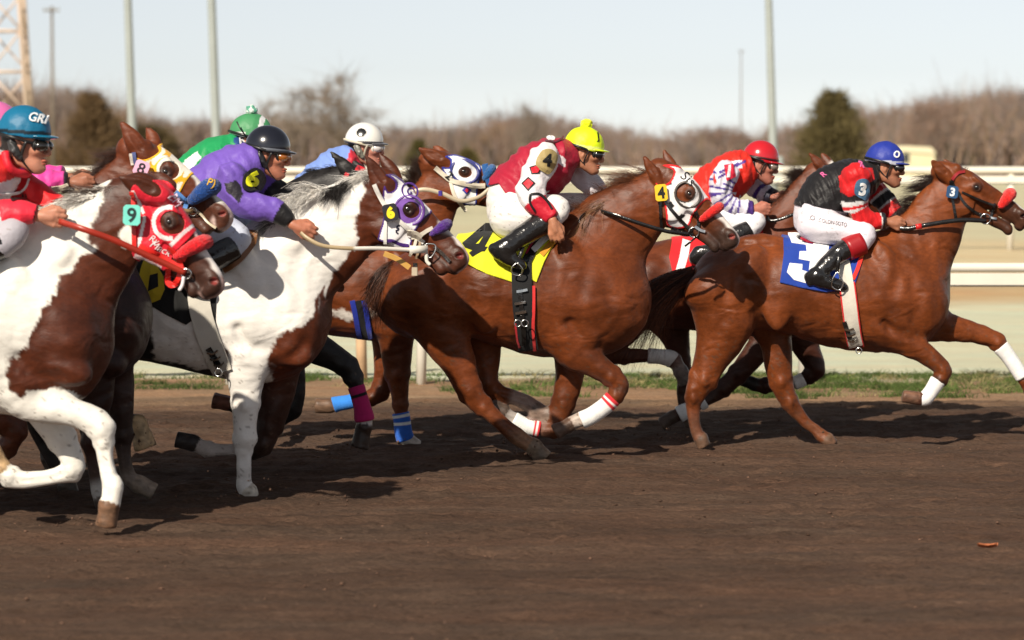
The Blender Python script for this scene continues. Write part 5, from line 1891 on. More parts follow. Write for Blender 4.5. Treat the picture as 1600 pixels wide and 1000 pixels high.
# fallen leaf on the track
p = ground_point(1543, 861)
o = thing('fallen_leaf', 'curled orange brown leaf lying on the dirt at lower right', 'leaf', tuple(p))
t = np.linspace(-1, 1, 9)
Vv, Fv = [], []
for i, a in enumerate(t):
    wd = .022 * (1 - a * a) ** .6 * (1 + .35 * math.sin(i * 2.1))
    for k, b_ in enumerate((-1, 0, 1)):
        Vv.append([p[0] + a * .045 + b_ * .004, p[1] + b_ * wd * 1.2, p[2] + .014 + abs(b_) * .016 + .008 * a * a])
for i in range(8):
    for k in range(2):
        Fv.append((i * 3 + k, (i + 1) * 3 + k, (i + 1) * 3 + k + 1, i * 3 + k + 1))
mesh_np('leaf_blade', np.array(Vv), Fv, surf_mat('dry_leaf', (.42, .13, .05), rough=.6, var=.25, vscale=60), o)
# ================================================================ nearest pinto with red hood, and its rider in teal cap
def build_9():
    d = 13.65
    B9 = (0.070, 0.016, 0.0055)
    WH = (.80, .77, .70)
    H = build_horse(dict(d=d, h=0.0088, base=(60, 0), seed=9,
        label='white and brown pinto racehorse cut by the left edge, with red hood and tag 9',
        trunk=[(-330, 420, 560, 1.0), (-290, 396, 590, .95), (-220, 386, 590, .95), (-140, 390, 608, .90), (-60, 388, 630, .80), (0, 388, 645, .72), (40, 395, 650, .66), (58, 405, 646, .64)],
        breast=[(100, 520, .11, 50, .13, 76)],
        neck=[(20, 480, 108, .62), (75, 440, 104, .52), (120, 400, 88, .46), (160, 362, 69, .44), (192, 335, 56, .48), (222, 318, 45, .55)],
        head=((240, 268), (360, 430)), yaw=.08,
        ears=[(246, 303, 196, 281, -.10, -.15, 30), (262, 288, 236, 272, .05, .07, 20)],
        coat=WH, muzzle=(.045, .026, .020), muzzle_amt=.62, nostril=(.50, .08, .07),
        blaze=[(.52, .95, .055, .10, (.76, .70, .66)), (.92, 1.06, .05, .26, (.50, .32, .28))],
        patches=[([(230, 225), (190, 250), (168, 275), (160, 296), (158, 312), (152, 328), (142, 345), (135, 365), (140, 380), (148, 388), (122, 402), (110, 425), (93, 434), (85, 460), (67, 482), (64, 502), (50, 522), (45, 540), (25, 556), (12, 580), (15, 600), (32, 622), (46, 611), (82, 606), (108, 616), (140, 636), (190, 640), (300, 560), (460, 500), (460, 300), (330, 210)], B9, 1.6),
                 ([(186, 358), (196, 352), (206, 362), (207, 380), (198, 390), (184, 384)], WH, 1.5)],
        legs=[
            dict(dy=(-.13, -.15), st=[(30, 560, 62, .62), (40, 612, 42, .7), (72, 632, 30, .8), (112, 644, 24, .8), (142, 655, 22, .85), (158, 670, 21, .9), (163, 692, 16), (166, 722, 13.5), (171, 745, 14), (176, 758, 17), (174, 775, 15.5), (171, 787, 15)],
                 hoof=((170, 790, 15), (165, 824, 21)), cols=[(0, WH, 0), (1, WH, 0), (1.6, WH), (11, WH)], hoofcol=(.13, .065, .035)),
            dict(dy=(.12, .12), st=[(20, 560, 60, .65), (55, 615, 38, .75), (80, 655, 29, .8), (98, 688, 22, .85), (112, 715, 19, .9), (112, 733, 18), (88, 743, 13), (55, 749, 12), (30, 750, 14), (16, 745, 16), (5, 735, 14)],
                 hoof=((2, 731, 14), (-14, 700, 19)), cols=[(0, WH, 0), (1, WH, 0), (2, WH), (11, WH)], hoofcol=(.45, .30, .16)),
            dict(dy=(-.14, -.15), st=[(-280, 480, 66, .75), (-250, 560, 50, .7), (-215, 620, 34, .8), (-190, 660, 22, .85), (-175, 690, 16), (-140, 730, 13), (-110, 770, 13), (-100, 785, 14)],
                 hoof=((-96, 790, 14), (-80, 822, 20)), cols=[(0, WH), (9, WH)], hoofcol=(.2, .12, .07)),
            dict(dy=(.14, .15), st=[(-290, 480, 66, .75), (-300, 560, 50, .7), (-310, 620, 34, .8), (-325, 660, 22, .85), (-315, 690, 16), (-305, 730, 13), (-298, 770, 13), (-292, 782, 14)],
                 hoof=((-290, 786, 14), (-280, 815, 20)), cols=[(0, WH), (9, WH)], hoofcol=(.2, .12, .07)),
        ],
        muscles=[(40, 480, .15, 40, .09, 100, -28, .05), (85, 500, .14, 34, .09, 84, -30, .045), (100, 575, .15, 46, .08, 26, 22, .04), (35, 585, .16, 30, .07, 40, 0, .045), (55, 430, .12, 70, .05, 24, -35, .05)],
        grooves=[([(78, 430, 6), (70, 480, 7), (55, 530, 6)], .285, .02), ([(30, 560, 5), (50, 585, 6), (90, 592, 6)], .235, .016), ([(60, 622, 4), (95, 632, 4), (130, 645, 4)], .215, .012)],
    ))
    f, root, hf = H['f'], H['root'], H['hf']
    WHH = [(.84, .81, .76), (.76, .72, .66), (.88, .86, .82)]
    mane(H, [(195, 292), (180, 296), (160, 300), (145, 306)], 260, .18, 1.0, .15, -.30, [(.16, .12, .10), (.07, .045, .035), (.50, .45, .40)], r=.0015, lift=.1, down_end=.55, dy=-.03, seed=2)
    mane(H, [(150, 306), (130, 310), (105, 316), (80, 326), (55, 342), (25, 358), (0, 368)], 750, .11, .9, .35, -.35, WHH, r=.0024, lift=.0, down_end=.6, jit=.16, dy=-.05, seed=3)
    dh = d - .10
    red = (.62, .016, .035)
    wh = (.78, .74, .74)
    hood = [(206, 300), (214, 288), (228, 302), (246, 308), (254, 300), (250, 288), (240, 281), (258, 284), (272, 298), (288, 314), (300, 333), (308, 352), (300, 366), (286, 382), (273, 394), (264, 410), (254, 424), (232, 418), (207, 404), (206, 380), (212, 350), (208, 320)]
    def stripe(pts, w):
        P = np.asarray(pts, float); T = np.gradient(P, axis=0); T /= np.linalg.norm(T, axis=1)[:, None]
        Nn = np.stack([-T[:, 1], T[:, 0]], 1) * w / 2
        return np.vstack([P + Nn, (P - Nn)[::-1]])
    th = np.linspace(math.radians(-75), math.radians(-285), 14)
    cres = np.array([(264 + 24 * math.cos(a), 348 - 25 * math.sin(-a)) for a in th])
    items = [(stripe([(209, 298), (216, 315), (224, 334)], 5), wh), (stripe([(226, 338), (221, 362), (216, 386)], 5), wh), (stripe([(303, 350), (284, 366), (266, 384)], 5.5), wh),
             (stripe(cres, 7), wh), (stripe([(208, 400), (230, 410), (250, 420)], 7), (.80, .62, .64))]
    cover('blinker_hood', f, hood, dh, .005, .0045, M_SILK, root, paint(red, items, dh), holes=[circle(270, 348, 20, ry=18, ang=30)], depth=.008, label='red hood with white stripes and white crescent round the eye')
    decal_text('hood_lettering', 'Ry', 241, 376, 13, dh, f, .0065, wh, root, ang=30, bold=-.01, shear=.2)
    decal_text('hood_lettering', 'Mack', 252, 389, 11, dh, f, .0065, wh, root, ang=30, bold=-.01, shear=.2)
    decal_text('hood_lettering', 'EM', 273, 313, 11, dh, f, .0065, (.75, .60, .70), root, ang=52, bold=.0)
    rs = (.66, .02, .015)
    strap('bridle_throatlatch', [(208, 300), (208, 330), (209, 355), (210, 385)], 7, dh, f, .012, rs, root)
    strap('bridle_cheekpiece', [(218, 384), (240, 396), (266, 410), (286, 422)], 9, dh, f, .014, rs, root)
    strap('bridle_noseband', [(262, 388), (276, 398), (290, 406)], 8, dh, f, .016, rs, root)
    strap('bridle_jaw_strap', [(258, 402), (262, 422), (260, 440), (268, 446), (280, 440)], 8, dh, f, .010, rs, root)
    strap('bridle_strap', [(276, 400), (282, 416), (278, 436), (270, 444)], 8, dh, f, .018, rs, root)
    ring_obj('bit_ring', W(291, 428, d - .09), .024, .006, (0.1, 1, 0.1), M_METAL, root)
    tube_obj('bit_shank', catmull([W(287, 432, d - .10), W(285, 445, d - .10), W(280, 454, d - .10)], 5), .009, M_STRAP, root, (.7, .66, .66), nseg=8)
    fleece_roll(H, [(0.620, .22, -.105, .6), (0.630, .15, -.115, .9), (0.640, .07, -.105, 1.15), (0.645, .01, -.06, 1.2), (0.650, -.01, 0, 1.1), (0.640, .02, .06, 1), (0.630, .10, .10, .8)], .031, 0, (.66, .012, .018), label='red fleece noseband')
    tag_plate('number_tag', 206, 336, 27, 32, d, .165, (.16, .62, .52), '9', (.012, .03, .03), root, ang=2, bold=.03)
    # saddle and cloth, off to the left
    dn = d - .3
    cover('saddle_cloth', f, [(-250, 360), (-120, 360), (-95, 400), (-100, 500), (-180, 510), (-260, 480)], dn, .014, .012, M_CLOTH, root, paint((.05, .42, .36), [], dn), smooth=False, depth=.02)
    sd_ = Field().add(Chain(stations([(-200, 386, 9, 5), (-150, 390, 10, 4.5), (-110, 390, 10, 4), (-80, 382, 9, 3)], d), k=.02))
    V, Q = surface(sd_, *sd_.bounds(), .012)
    mesh_np('saddle', V, Q, M_LEATHER, root)
    strap('girth', [(-130, 400), (-126, 480), (-118, 560), (-108, 612)], 34, dn, f, .018, (.6, .57, .5), root, M_CLOTH)
    R = build_rider(dict(d=d, h=.0066, hg=.0072, seed=9, seat=(-110, 370),
        label='jockey in white and red silks with teal cap lettered GRI, nearest at left',
        head=(40, 228, 4, .14), size=.262, neck=(2, 250), skin=(.50, .22, .14),
        torso=[(-135, 350, 44, 1.1), (-115, 325, 52, 1.05), (-75, 300, 54, 1.0), (-35, 285, 52, 1.1), (-8, 270, 36, 1.4)],
        arms=[dict(dy=(-.21, -.20), st=[(-38, 292, 27), (-45, 318, 25), (-42, 340, 23), (-15, 340, 22), (18, 334, 19), (42, 334, 15), (54, 336, 11), (58, 337, 10)], sleeve=7, hand=dict(dir=(1, 0, -.12), b=(.1, 0, -1), c=(0, 1, 0), k=1.15, curl=.9)),
              dict(dy=(.20, .06), st=[(5, 276, 24), (28, 288, 22), (52, 300, 20), (75, 312, 15), (86, 320, 11), (90, 322, 10)], sleeve=5, hand=dict(dir=(1, -.1, -.5), b=(.15, 0, -1), c=(0, -1, 0)))],
        legs=[dict(dy=(-.14, -.34), knee=5, st=[(-125, 370, 44), (-80, 372, 38), (-20, 364, 30), (20, 362, 25), (0, 382, 22), (-40, 400, 20), (-80, 425, 18), (-110, 445, 16)],
                   foot=[(-118, 455, 14), (-95, 466, 12), (-75, 472, 9)]),
              dict(dy=(.14, .34), knee=5, st=[(-125, 370, 44), (-70, 366, 38), (10, 352, 30), (48, 352, 24), (20, 375, 22), (-40, 400, 20), (-80, 425, 18), (-110, 445, 16)],
                   foot=[(-118, 455, 14), (-95, 466, 12), (-75, 472, 9)])],
        jacket_cut=[(-220, 330), (-200, 220), (-60, 205), (18, 225), (110, 270), (110, 370), (40, 375), (-40, 366), (-110, 355), (-160, 345)],
        breeches_cut=[(-200, 305), (110, 305), (110, 480), (-200, 480)], breeches=(.40, .38, .42),
        silk=silk_paint((.60, .58, .60), items=[([(-30, 250), (10, 235), (22, 250), (20, 275), (8, 282), (-14, 290), (-8, 262)], (.62, .02, .02))],
            arm_items=[(0, 1.6, 2.5, (.74, .03, .12)), (0, 2.5, 2.8, (.78, .75, .75)), (0, 2.8, 3.3, (.62, .02, .03)), (0, 3.3, 3.5, (.78, .75, .76)), (0, 3.5, 5.5, (.72, .025, .05)), (0, 5.5, 5.8, (.03, .015, .015)), (0, 5.8, 9, (.66, .02, .03)), (1, .4, 9, (.62, .015, .02))]),
        helmet=dict(cover=True, lift=.016, col=lambda fr, la, up: np.where(((up < .050 + fr * .0) & (up > .034))[:, None], np.array((.006, .018, .030)), np.array((.006, .135, .26))), peak=(.006, .15, .27), band=None,
                    goggles=dict(lens=(.010, .008, .006), frame=(.012, .012, .012)), strap=(.015, .014, .014), strapw=1.6, pad=(.03, .03, .03))))
    rr, jf = R['root'], R['jfn']
    decal_text('cap_lettering', 'GRI', 58, 184, 14, d - .1, R['helm'], .004, (.80, .82, .84), rr, ang=12, bold=.02, sx=.9)

    strap('silver_piping', [(-20, 300), (5, 304), (22, 296), (28, 280)], 3, d - .22, jf, .004, (.78, .76, .76), rr, M_SILK)
    tube_obj('scarf', catmull([W(8, 238, d - .10), W(12, 256, d - .12), W(22, 268, d - .10), W(38, 272, d - .04), W(44, 270, d + .02)], 6), .020, M_SILK, rr, (.64, .015, .03), nseg=12)
    decal_text('silk_letter', 'U', 21, 309, 9, d - .22, jf, .004, (.02, .02, .02), rr, ang=0, bold=.02)
    # red reins
    rc = (.34, .028, .014)
    rp = catmull([W(92, 346, d - .22), W(130, 358, d - .28), W(175, 374, d - .24), (W(215, 392, d - .19)), W(250, 408, d - .15), W(290, 427, d - .11)], 8)
    flat_ribbon(rp, .029, .005, (0, 0, 1), 'rein', M_STRAP, root, rc)
    rp = catmull([W(96, 330, d + .05), W(150, 350, d + .25), W(220, 380, d + .2), W(290, 425, d + .10)], 8)
    flat_ribbon(rp, .028, .005, (0, 0, 1), 'rein', M_STRAP, root, rc)
build_9()
# ================================================================ black and white pinto, black cloth, and its rider in purple
def build_6():
    d = 15.25
    B6 = (0.088, 0.019, 0.0055)
    WH = (.78, .75, .70)
    K = (.010, .008, .008)
    H = build_horse(dict(d=d, h=0.0086, base=(300, 0), seed=6,
        label='brown and white pinto racehorse with white and purple hood numbered 6',
        trunk=[(30, 400, 520, 1.0), (70, 384, 560, .95), (120, 376, 560, .94), (180, 376, 560, .92), (240, 378, 566, .86), (300, 378, 579, .78), (350, 376, 590, .70), (395, 374, 598, .64), (412, 384, 598, .62)],
        breast=[(455, 500, .10, 48, .13, 72)],
        neck=[(395, 450, 84, .64), (440, 415, 84, .54), (485, 385, 78, .46), (530, 352, 64, .44), (565, 325, 53, .48), (590, 305, 44, .55)],
        head=((597, 259), (738, 387)), yaw=.08, jaw=.0,
        ears=[(602, 296, 576, 251, -.08, -.10, 24), (618, 276, 597, 246, .05, .065, 18)],
        coat=B6, muzzle=(.035, .02, .015), muzzle_amt=.45, nostril=(.45, .08, .07),
        blaze=[(.62, 1.02, .045, .085, (.74, .66, .62)), (.90, 1.06, .05, .22, (.62, .40, .36))],
        patches=[([(-60, 300), (470, 250), (520, 262), (560, 275), (568, 300), (560, 330), (552, 355), (556, 380), (545, 395), (532, 412), (520, 430), (506, 450), (497, 470), (488, 495), (470, 508), (440, 520), (428, 540), (418, 562), (416, 580), (424, 600), (400, 640), (200, 620), (-60, 620)], WH, 2.0),
                 ([(-80, 360), (215, 360), (222, 470), (238, 520), (240, 560), (252, 566), (300, 577), (345, 584), (350, 592), (300, 590), (230, 582), (-80, 640)], K, 2.0),
                 ([(352, 538), (356, 548), (356, 562), (349, 560)], B6, 1.5)],
        legs=[
            dict(dy=(-.14, -.15), st=[(392, 500, 58, .62), (388, 555, 42, .62), (385, 590, 29, .75), (384, 630, 22, .8), (382, 660, 18.5, .85), (382, 685, 17.5, .9), (381, 705, 11.8), (381, 735, 10.4), (382, 758, 12.8), (386, 767, 13)],
                 hoof=((389, 768, 13), (395, 787, 19)), cols=[(0, WH, 0), (1.0, WH, 0), (1.6, WH), (9, (.70, .66, .62))], hoofcol=(.52, .46, .38)),
            dict(dy=(.11, .13), st=[(440, 520, 52, .65), (436, 575, 35, .75), (430, 625, 27, .8), (420, 665, 21, .9), (411, 692, 18), (396, 703, 14), (372, 702, 10), (345, 702, 9.5), (325, 702, 13), (308, 695, 11)],
                 hoof=((302, 692, 12), (274, 686, 16)), cols=[(0, B6, 0), (1, (.05, .014, .007)), (5.3, (.02, .01, .007)), (5.8, (.50, .45, .42)), (10, (.45, .38, .34))], hoofcol=(.03, .024, .022)),
            dict(dy=(-.14, -.16), st=[(80, 470, 60, .72), (100, 540, 44, .72), (128, 590, 30, .8), (152, 612, 20, .85), (165, 626, 17), (185, 645, 13), (200, 655, 12), (210, 660, 13)],
                 hoof=((216, 662, 14), (228, 700, 22)), cols=[(0, K), (4.5, (.03, .025, .022)), (7, (.14, .11, .09))], hoofcol=(.48, .33, .18)),
            dict(dy=(.12, .14), st=[(60, 470, 60, .72), (60, 540, 46, .72), (70, 600, 32, .8), (60, 650, 22, .85), (70, 690, 14), (90, 730, 13), (100, 750, 14)],
                 hoof=((104, 756, 14), (112, 780, 19)), cols=[(0, K), (7, K)], hoofcol=(.06, .05, .04)),
        ],
        muscles=[(90, 450, .16, 46, .12, 66, 40, .07), (400, 450, .14, 32, .09, 92, -28, .05), (440, 470, .13, 30, .09, 78, -30, .045), (452, 545, .135, 38, .075, 26, 28, .04), (385, 545, .16, 26, .07, 34, 0, .045),
                 (430, 400, .11, 60, .05, 22, -35, .05)],
        grooves=[([(432, 400, 6), (425, 450, 7), (412, 500, 6)], .275, .02), ([(372, 515, 5), (385, 540, 6), (420, 548, 6)], .225, .016),
                 ([(430, 575, 5), (455, 560, 5), (478, 540, 5)], .205, .014)],
    ))
    f, root, hf = H['f'], H['root'], H['hf']
    BK = [(.008, .007, .007), (.02, .015, .013), (.012, .009, .008)]
    WHH = [(.84, .81, .76), (.74, .70, .64), (.88, .86, .82)]
    mane(H, [(585, 270), (570, 275), (555, 282)], 420, .10, .9, .25, -.45, WHH, r=.0022, lift=.05, down_end=.75, dy=-.05, seed=2)
    mane(H, [(545, 285), (530, 292), (520, 298)], 700, .15, .3, .15, -.45, BK, r=.0014, lift=.0, down_end=1.2, dy=-.06, seed=12)
    mane(H, [(515, 298), (495, 304), (475, 308), (460, 316)], 620, .14, .7, .3, -.50, WHH, r=.0022, lift=.35, down_end=.9, dy=-.07, seed=3)
    mane(H, [(458, 318), (445, 330), (432, 345)], 500, .13, .6, .6, -.3, WHH, r=.0014, lift=.1, down_end=.9, dy=-.06, seed=4)
    mane(H, [(440, 345), (425, 355), (410, 365)], 700, .12, .8, .5, -.35, BK + WHH[:1], r=.0014, lift=.0, down_end=.8, dy=-.08, seed=5)
    # hood
    dh = d - .10
    white = (.78, .76, .77)
    pur = (.055, .016, .16)
    hood = [(601, 290), (607, 300), (617, 296), (619, 286), (612, 278), (603, 273), (613, 272), (625, 279), (640, 292), (655, 306), (666, 318), (675, 330), (660, 345), (649, 361), (643, 378), (640, 386), (620, 390), (598, 378), (590, 374), (597, 350), (600, 330), (598, 308)]
    items = [(circle(638, 329, 21, ry=20), (.16, .07, .32))]
    cover('blinker_hood', f, hood, dh, .005, .0042, M_CLOTH, root, paint(white, items, dh, trim=(.009, pur)), holes=[circle(643, 328, 14, ry=13)], depth=.008, label='white hood with purple edging and round emblem')
    cup = hf.p(.405, .108, -.135)
    V = []; n = 26
    for j, (rr, out) in enumerate(((.084, -.010), (.083, .007), (.076, .012), (.070, .008), (.068, -.008))):
        for i in range(n):
            a = 2 * math.pi * i / n
            k = 1.0 if j in (0, 4) else (1.1 if n * .25 < i < n * .85 else .05)
            V.append(cup + hf.U * rr * .92 * hf.L / .62 * math.cos(a) + hf.V * rr * .9 * hf.L / .62 * math.sin(a) - hf.Wd * out * k)
    Q = [(j * n + i, j * n + (i + 1) % n, (j + 1) * n + (i + 1) % n, (j + 1) * n + i) for j in range(4) for i in range(n)]
    mesh_np('eye_cup', np.array(V), Q, M_STRAP, root, (.13, .05, .27))
    strap('hood_emblem_ring', circle(640, 298, 13, ry=11, n=16, ang=45).tolist() + [circle(640, 298, 13, ry=11, n=16, ang=45)[0].tolist()], 2.2, dh, f, .0065, pur, root, M_PRINT, thick=.002)
    decal_text('hood_emblem', 'G', 641, 298, 11, dh, f, .0065, pur, root, ang=55, bold=.0)
    strap('hood_mark', [(624, 352), (619, 355), (624, 358), (618, 361), (622, 365)], 2.4, dh, f, .0065, (.012, .012, .03), root, M_PRINT, thick=.002)
    strap('hood_stripe', [(600, 378), (612, 376), (625, 382), (638, 384)], 5, dh, f, .0065, pur, root, M_CLOTH, thick=.002)
    strap('hood_stripe', [(602, 384), (614, 383), (626, 388)], 3, dh, f, .0065, white, root, M_CLOTH, thick=.002)
    # bridle in cream straps
    cr = (.62, .56, .46)
    strap('bridle_cheekpiece', [(585, 288), (596, 312), (610, 332), (632, 352), (648, 368), (662, 380)], 6.5, dh, f, .010, (.70, .68, .64), root)
    strap('bridle_throatlatch', [(603, 345), (602, 365), (602, 384)], 5, dh, f, .010, (.70, .68, .64), root)
    strap('bridle_noseband', [(642, 372), (655, 368), (668, 360), (676, 356)], 6, dh, f, .012, cr, root)
    strap('bridle_joint', [(636, 364), (650, 366), (658, 372)], 9, dh, f, .016, cr, root)
    strap('chin_strap', [(650, 374), (646, 388), (640, 400)], 4.5, dh, f, .012, cr, root)
    strap('chin_strap', [(656, 378), (654, 392), (650, 404)], 4, dh, f, .012, (.35, .25, .16), root)
    strap('lip_strap', [(600, 396), (620, 404), (640, 418)], 7, dh, f, .006, (.48, .27, .06), root)
    box_obj('strap_buckle', W(648, 424, d - .08), AXES, (.016, .012, .022), M_STRAP, root, (.45, .38, .28), bevel=.004)
    box_obj('strap_keeper', W(649, 414, d - .08), AXES, (.012, .011, .010), M_LEATHER, root, bevel=.003)
    cx, cy = 672, 388
    q = [W(664, 381, d - .11), W(679, 382, d - .11), W(680, 392, d - .115), W(672, 403, d - .115), W(667, 395, d - .11), W(664, 381, d - .11)]
    tube_obj('bit_ring', catmull(q, 4), .0042, M_METAL, root, nseg=8)
    strap('bit_rod', [(678, 385), (690, 395), (703, 409)], 5, dh, f, .010, (.16, .17, .15), root, M_METAL)
    tube_obj('bit_shank', catmull([W(666, 396, d - .115), W(667, 408, d - .115), W(672, 414, d - .115)], 5), .010, M_STRAP, root, (.72, .68, .60), nseg=8)
    fleece_roll(H, [(0.655, .13, -.105, .5), (0.670, .07, -.105, .9), (0.680, .02, -.08, 1.15), (0.685, -.01, -.03, 1.0), (0.685, -.005, .03, .9), (0.675, .05, .085, .7)], .027, 0, (.075, .02, .20), label='purple fleece noseband')
    tag_plate('number_tag', 610, 332, 23, 27, d, .145, (.015, .014, .02), '6', (.85, .66, .02), root, ang=-12, bold=.10, sx=1.0)
    # saddle cloth and girth
    dn = d - .29
    nz = lambda P, a=wavy(29, 16, .006, 6), b=folds(14, 22, .010, (1, 0, .3)): a(P) + b(P)
    clothpoly = [(200, 345), (280, 345), (345, 352), (352, 380), (344, 420), (337, 470), (336, 505), (318, 508), (301, 500), (290, 508), (262, 494), (235, 478), (212, 470), (205, 440), (208, 400)]
    cover('saddle_cloth', f, clothpoly, dn, .014, .0062, M_CLOTH, root, paint((.010, .010, .010), [], dn), noise=nz, smooth=False, depth=.02)
    fl = lambda P: f(P) + nz(P)
    sx6 = [(222, 420), (234, 419), (228, 447), (228, 456), (244, 449), (245, 428), (252, 426), (256, 452), (250, 466), (228, 477), (215, 470), (214, 456)]
    decal_poly('cloth_number', [[(224, 398), (240, 402), (246, 420), (254, 432), (257, 452), (250, 468), (228, 477), (216, 470), (213, 452), (218, 420)], [(233, 430), (245, 427), (247, 448), (230, 456)]], dn, fl, .0155, (.55, .40, .02), root, M_CLOTH)
    gp = [(305, 400), (308, 440), (312, 480), (322, 520), (335, 558), (344, 584)]
    strap('girth', gp, 34, dn, f, .018, (.58, .55, .48), root, M_CLOTH, thick=.006)
    strap('girth_billet', [(324, 545), (332, 560), (340, 575)], 9, dn, f, .028, (.03, .016, .012), root, M_LEATHER, thick=.006)
    for x, y in ((331, 551), (335, 561), (341, 570)):
        strap('buckle', [(x - 9, y + 1), (x, y + 3), (x + 8, y - 3)], 3, dn, f, .042, (.75, .75, .72), root, M_METAL, thick=.004)
    ring_obj('girth_ring', W(341, 582, dn + .03), .020, .004, (.2, 1, 0), M_METAL, root)
    sd_ = Field().add(Chain(stations([(270, 372, 8, 5.0), (300, 376, 9, 4.5), (340, 378, 9, 4.0), (370, 374, 9, 3.6), (388, 366, 8, 3.0)], d), k=.02))
    V, Q = surface(sd_, *sd_.bounds(), .008)
    mesh_np('saddle', V, Q, M_LEATHER, root)
    strap('saddle_flap', [(391, 362), (388, 380), (376, 398), (360, 412), (346, 420)], 17, d - .29, f, .030, (.22, .10, .04), root, surf_mat('tan_leather', (.20, .085, .03), rough=.4, var=.2, vscale=12), thick=.010)
    R = build_rider(dict(d=d, h=.0066, hg=.0072, seed=6, seat=(320, 350),
        label='jockey in purple silks with black helmet, amber goggles and armband numbered 6',
        head=(420, 244, 6, .10, -.0), size=.245, neck=(385, 244), skin=(.42, .16, .095),
        torso=[(305, 335, 33, 1.1), (318, 310, 40, 1.05), (342, 290, 43, 1.0), (368, 273, 41, 1.05), (389, 258, 30, 1.35)],
        arms=[dict(dy=(-.20, -.24), st=[(362, 277, 21), (368, 298, 20.5), (378, 315, 20), (398, 324, 19), (424, 330, 17), (444, 340, 14), (453, 348, 10), (456, 350, 9)], sleeve=7, hand=dict(dir=(.9, 0, -.45), b=(-.3, 0, -1), c=(.1, 1, 0), k=1.15, curl=.7)),
              dict(dy=(.19, .05), st=[(398, 268, 20), (420, 290, 18), (440, 308, 15), (452, 324, 12), (458, 334, 10), (460, 338, 9)], sleeve=5, hand=dict(dir=(.5, -.1, -.8), b=(.15, 0, -1), c=(0, -1, 0)))],
        legs=[dict(dy=(-.14, -.32), knee=5, st=[(310, 355, 38), (330, 360, 34), (358, 368, 27), (372, 374, 22), (362, 388, 20), (345, 398, 18), (325, 408, 17), (300, 425, 15)],
                   foot=[(290, 435, 13), (305, 444, 11), (320, 450, 8)], heel=[(280, 436, 7), (284, 444, 6)]),
              dict(dy=(.14, .32), knee=5, st=[(310, 355, 38), (335, 358, 34), (375, 360, 27), (392, 362, 22), (380, 376, 20), (350, 390, 18), (325, 408, 17), (300, 425, 15)],
                   foot=[(290, 435, 13), (305, 444, 11), (320, 450, 8)])],
        jacket_cut=[(235, 300), (250, 220), (370, 195), (400, 215), (412, 262), (480, 280), (480, 380), (420, 366), (392, 356), (350, 346), (310, 338), (270, 322)],
        breeches_cut=[(255, 300), (480, 300), (480, 460), (255, 460)], breeches=(.50, .54, .64),
        silk=silk_paint((.155, .085, .42), arm_items=[(0, 4.35, 8, (.012, .011, .012)), (1, 1.2, 2.4, (.012, .011, .012)), (1, 2.4, 3.2, (.10, .06, .32)), (1, 3.2, 8, (.012, .011, .015))],
            items=[([(352, 286), (362, 278), (372, 282), (378, 290), (382, 302), (376, 318), (366, 306), (356, 300)], (.015, .012, .02), 'near'),
                   ([(352, 286), (360, 272), (350, 262), (360, 258), (370, 270), (366, 284)], (.13, .07, .36), 'near')]),
        helmet=dict(col=lambda fr, la, up: np.tile(np.array((.010, .011, .018)), (len(fr), 1)), peak=(.012, .012, .016), band=dict(z=.034, r=.008, col=(.10, .11, .13)),
                    goggles=dict(lens=(.30, .09, .01), frame=(.012, .010, .010)), strap=(.012, .012, .014), strapw=1.5, pad=(.015, .015, .018))))
    rr, jf = R['root'], R['jfn']
    dA = d - .24
    decal_poly('armband', [smooth_poly([(382, 272), (395, 262), (406, 268), (409, 282), (402, 296), (390, 300), (380, 292)], 3)], dA, jf, .006, (.014, .013, .014), rr, M_SILK, thick=.008)
    decal_text('armband_number', '6', 394, 279, 26, dA, jf, .0165, (.80, .80, .02), rr, ang=12, bold=.07)
    # reins
    rp = catmull([W(668, 388, d - .12), W(640, 390, d - .15), W(590, 388, d - .22), W(545, 388, d - .27), W(505, 384, d - .29), W(480, 372, d - .28), W(466, 360, d - .25)], 8)
    n_ = len(rp)
    flat_ribbon(rp, .021, .0045, (0, 0, 1), 'rein', M_STRAP, root, np.repeat(np.array([(.66, .62, .55) if i < n_ * .45 else (.38, .29, .17) for i in range(n_)]), 4, axis=0))
    flat_ribbon([W(640, 389.5, d - .155), W(652, 390, d - .145), W(668, 389, d - .125)], .040, .010, (0, 0, 1), 'rein_end', M_STRAP, root, (.68, .65, .58))
    rp = catmull([W(668, 388, d + .12), W(600, 385, d + .20), W(500, 378, d + .2), W(462, 345, d + .05)], 8)
    flat_ribbon(rp, .022, .004, (0, 0, 1), 'rein', M_STRAP, root, (.6, .56, .5))
build_6()
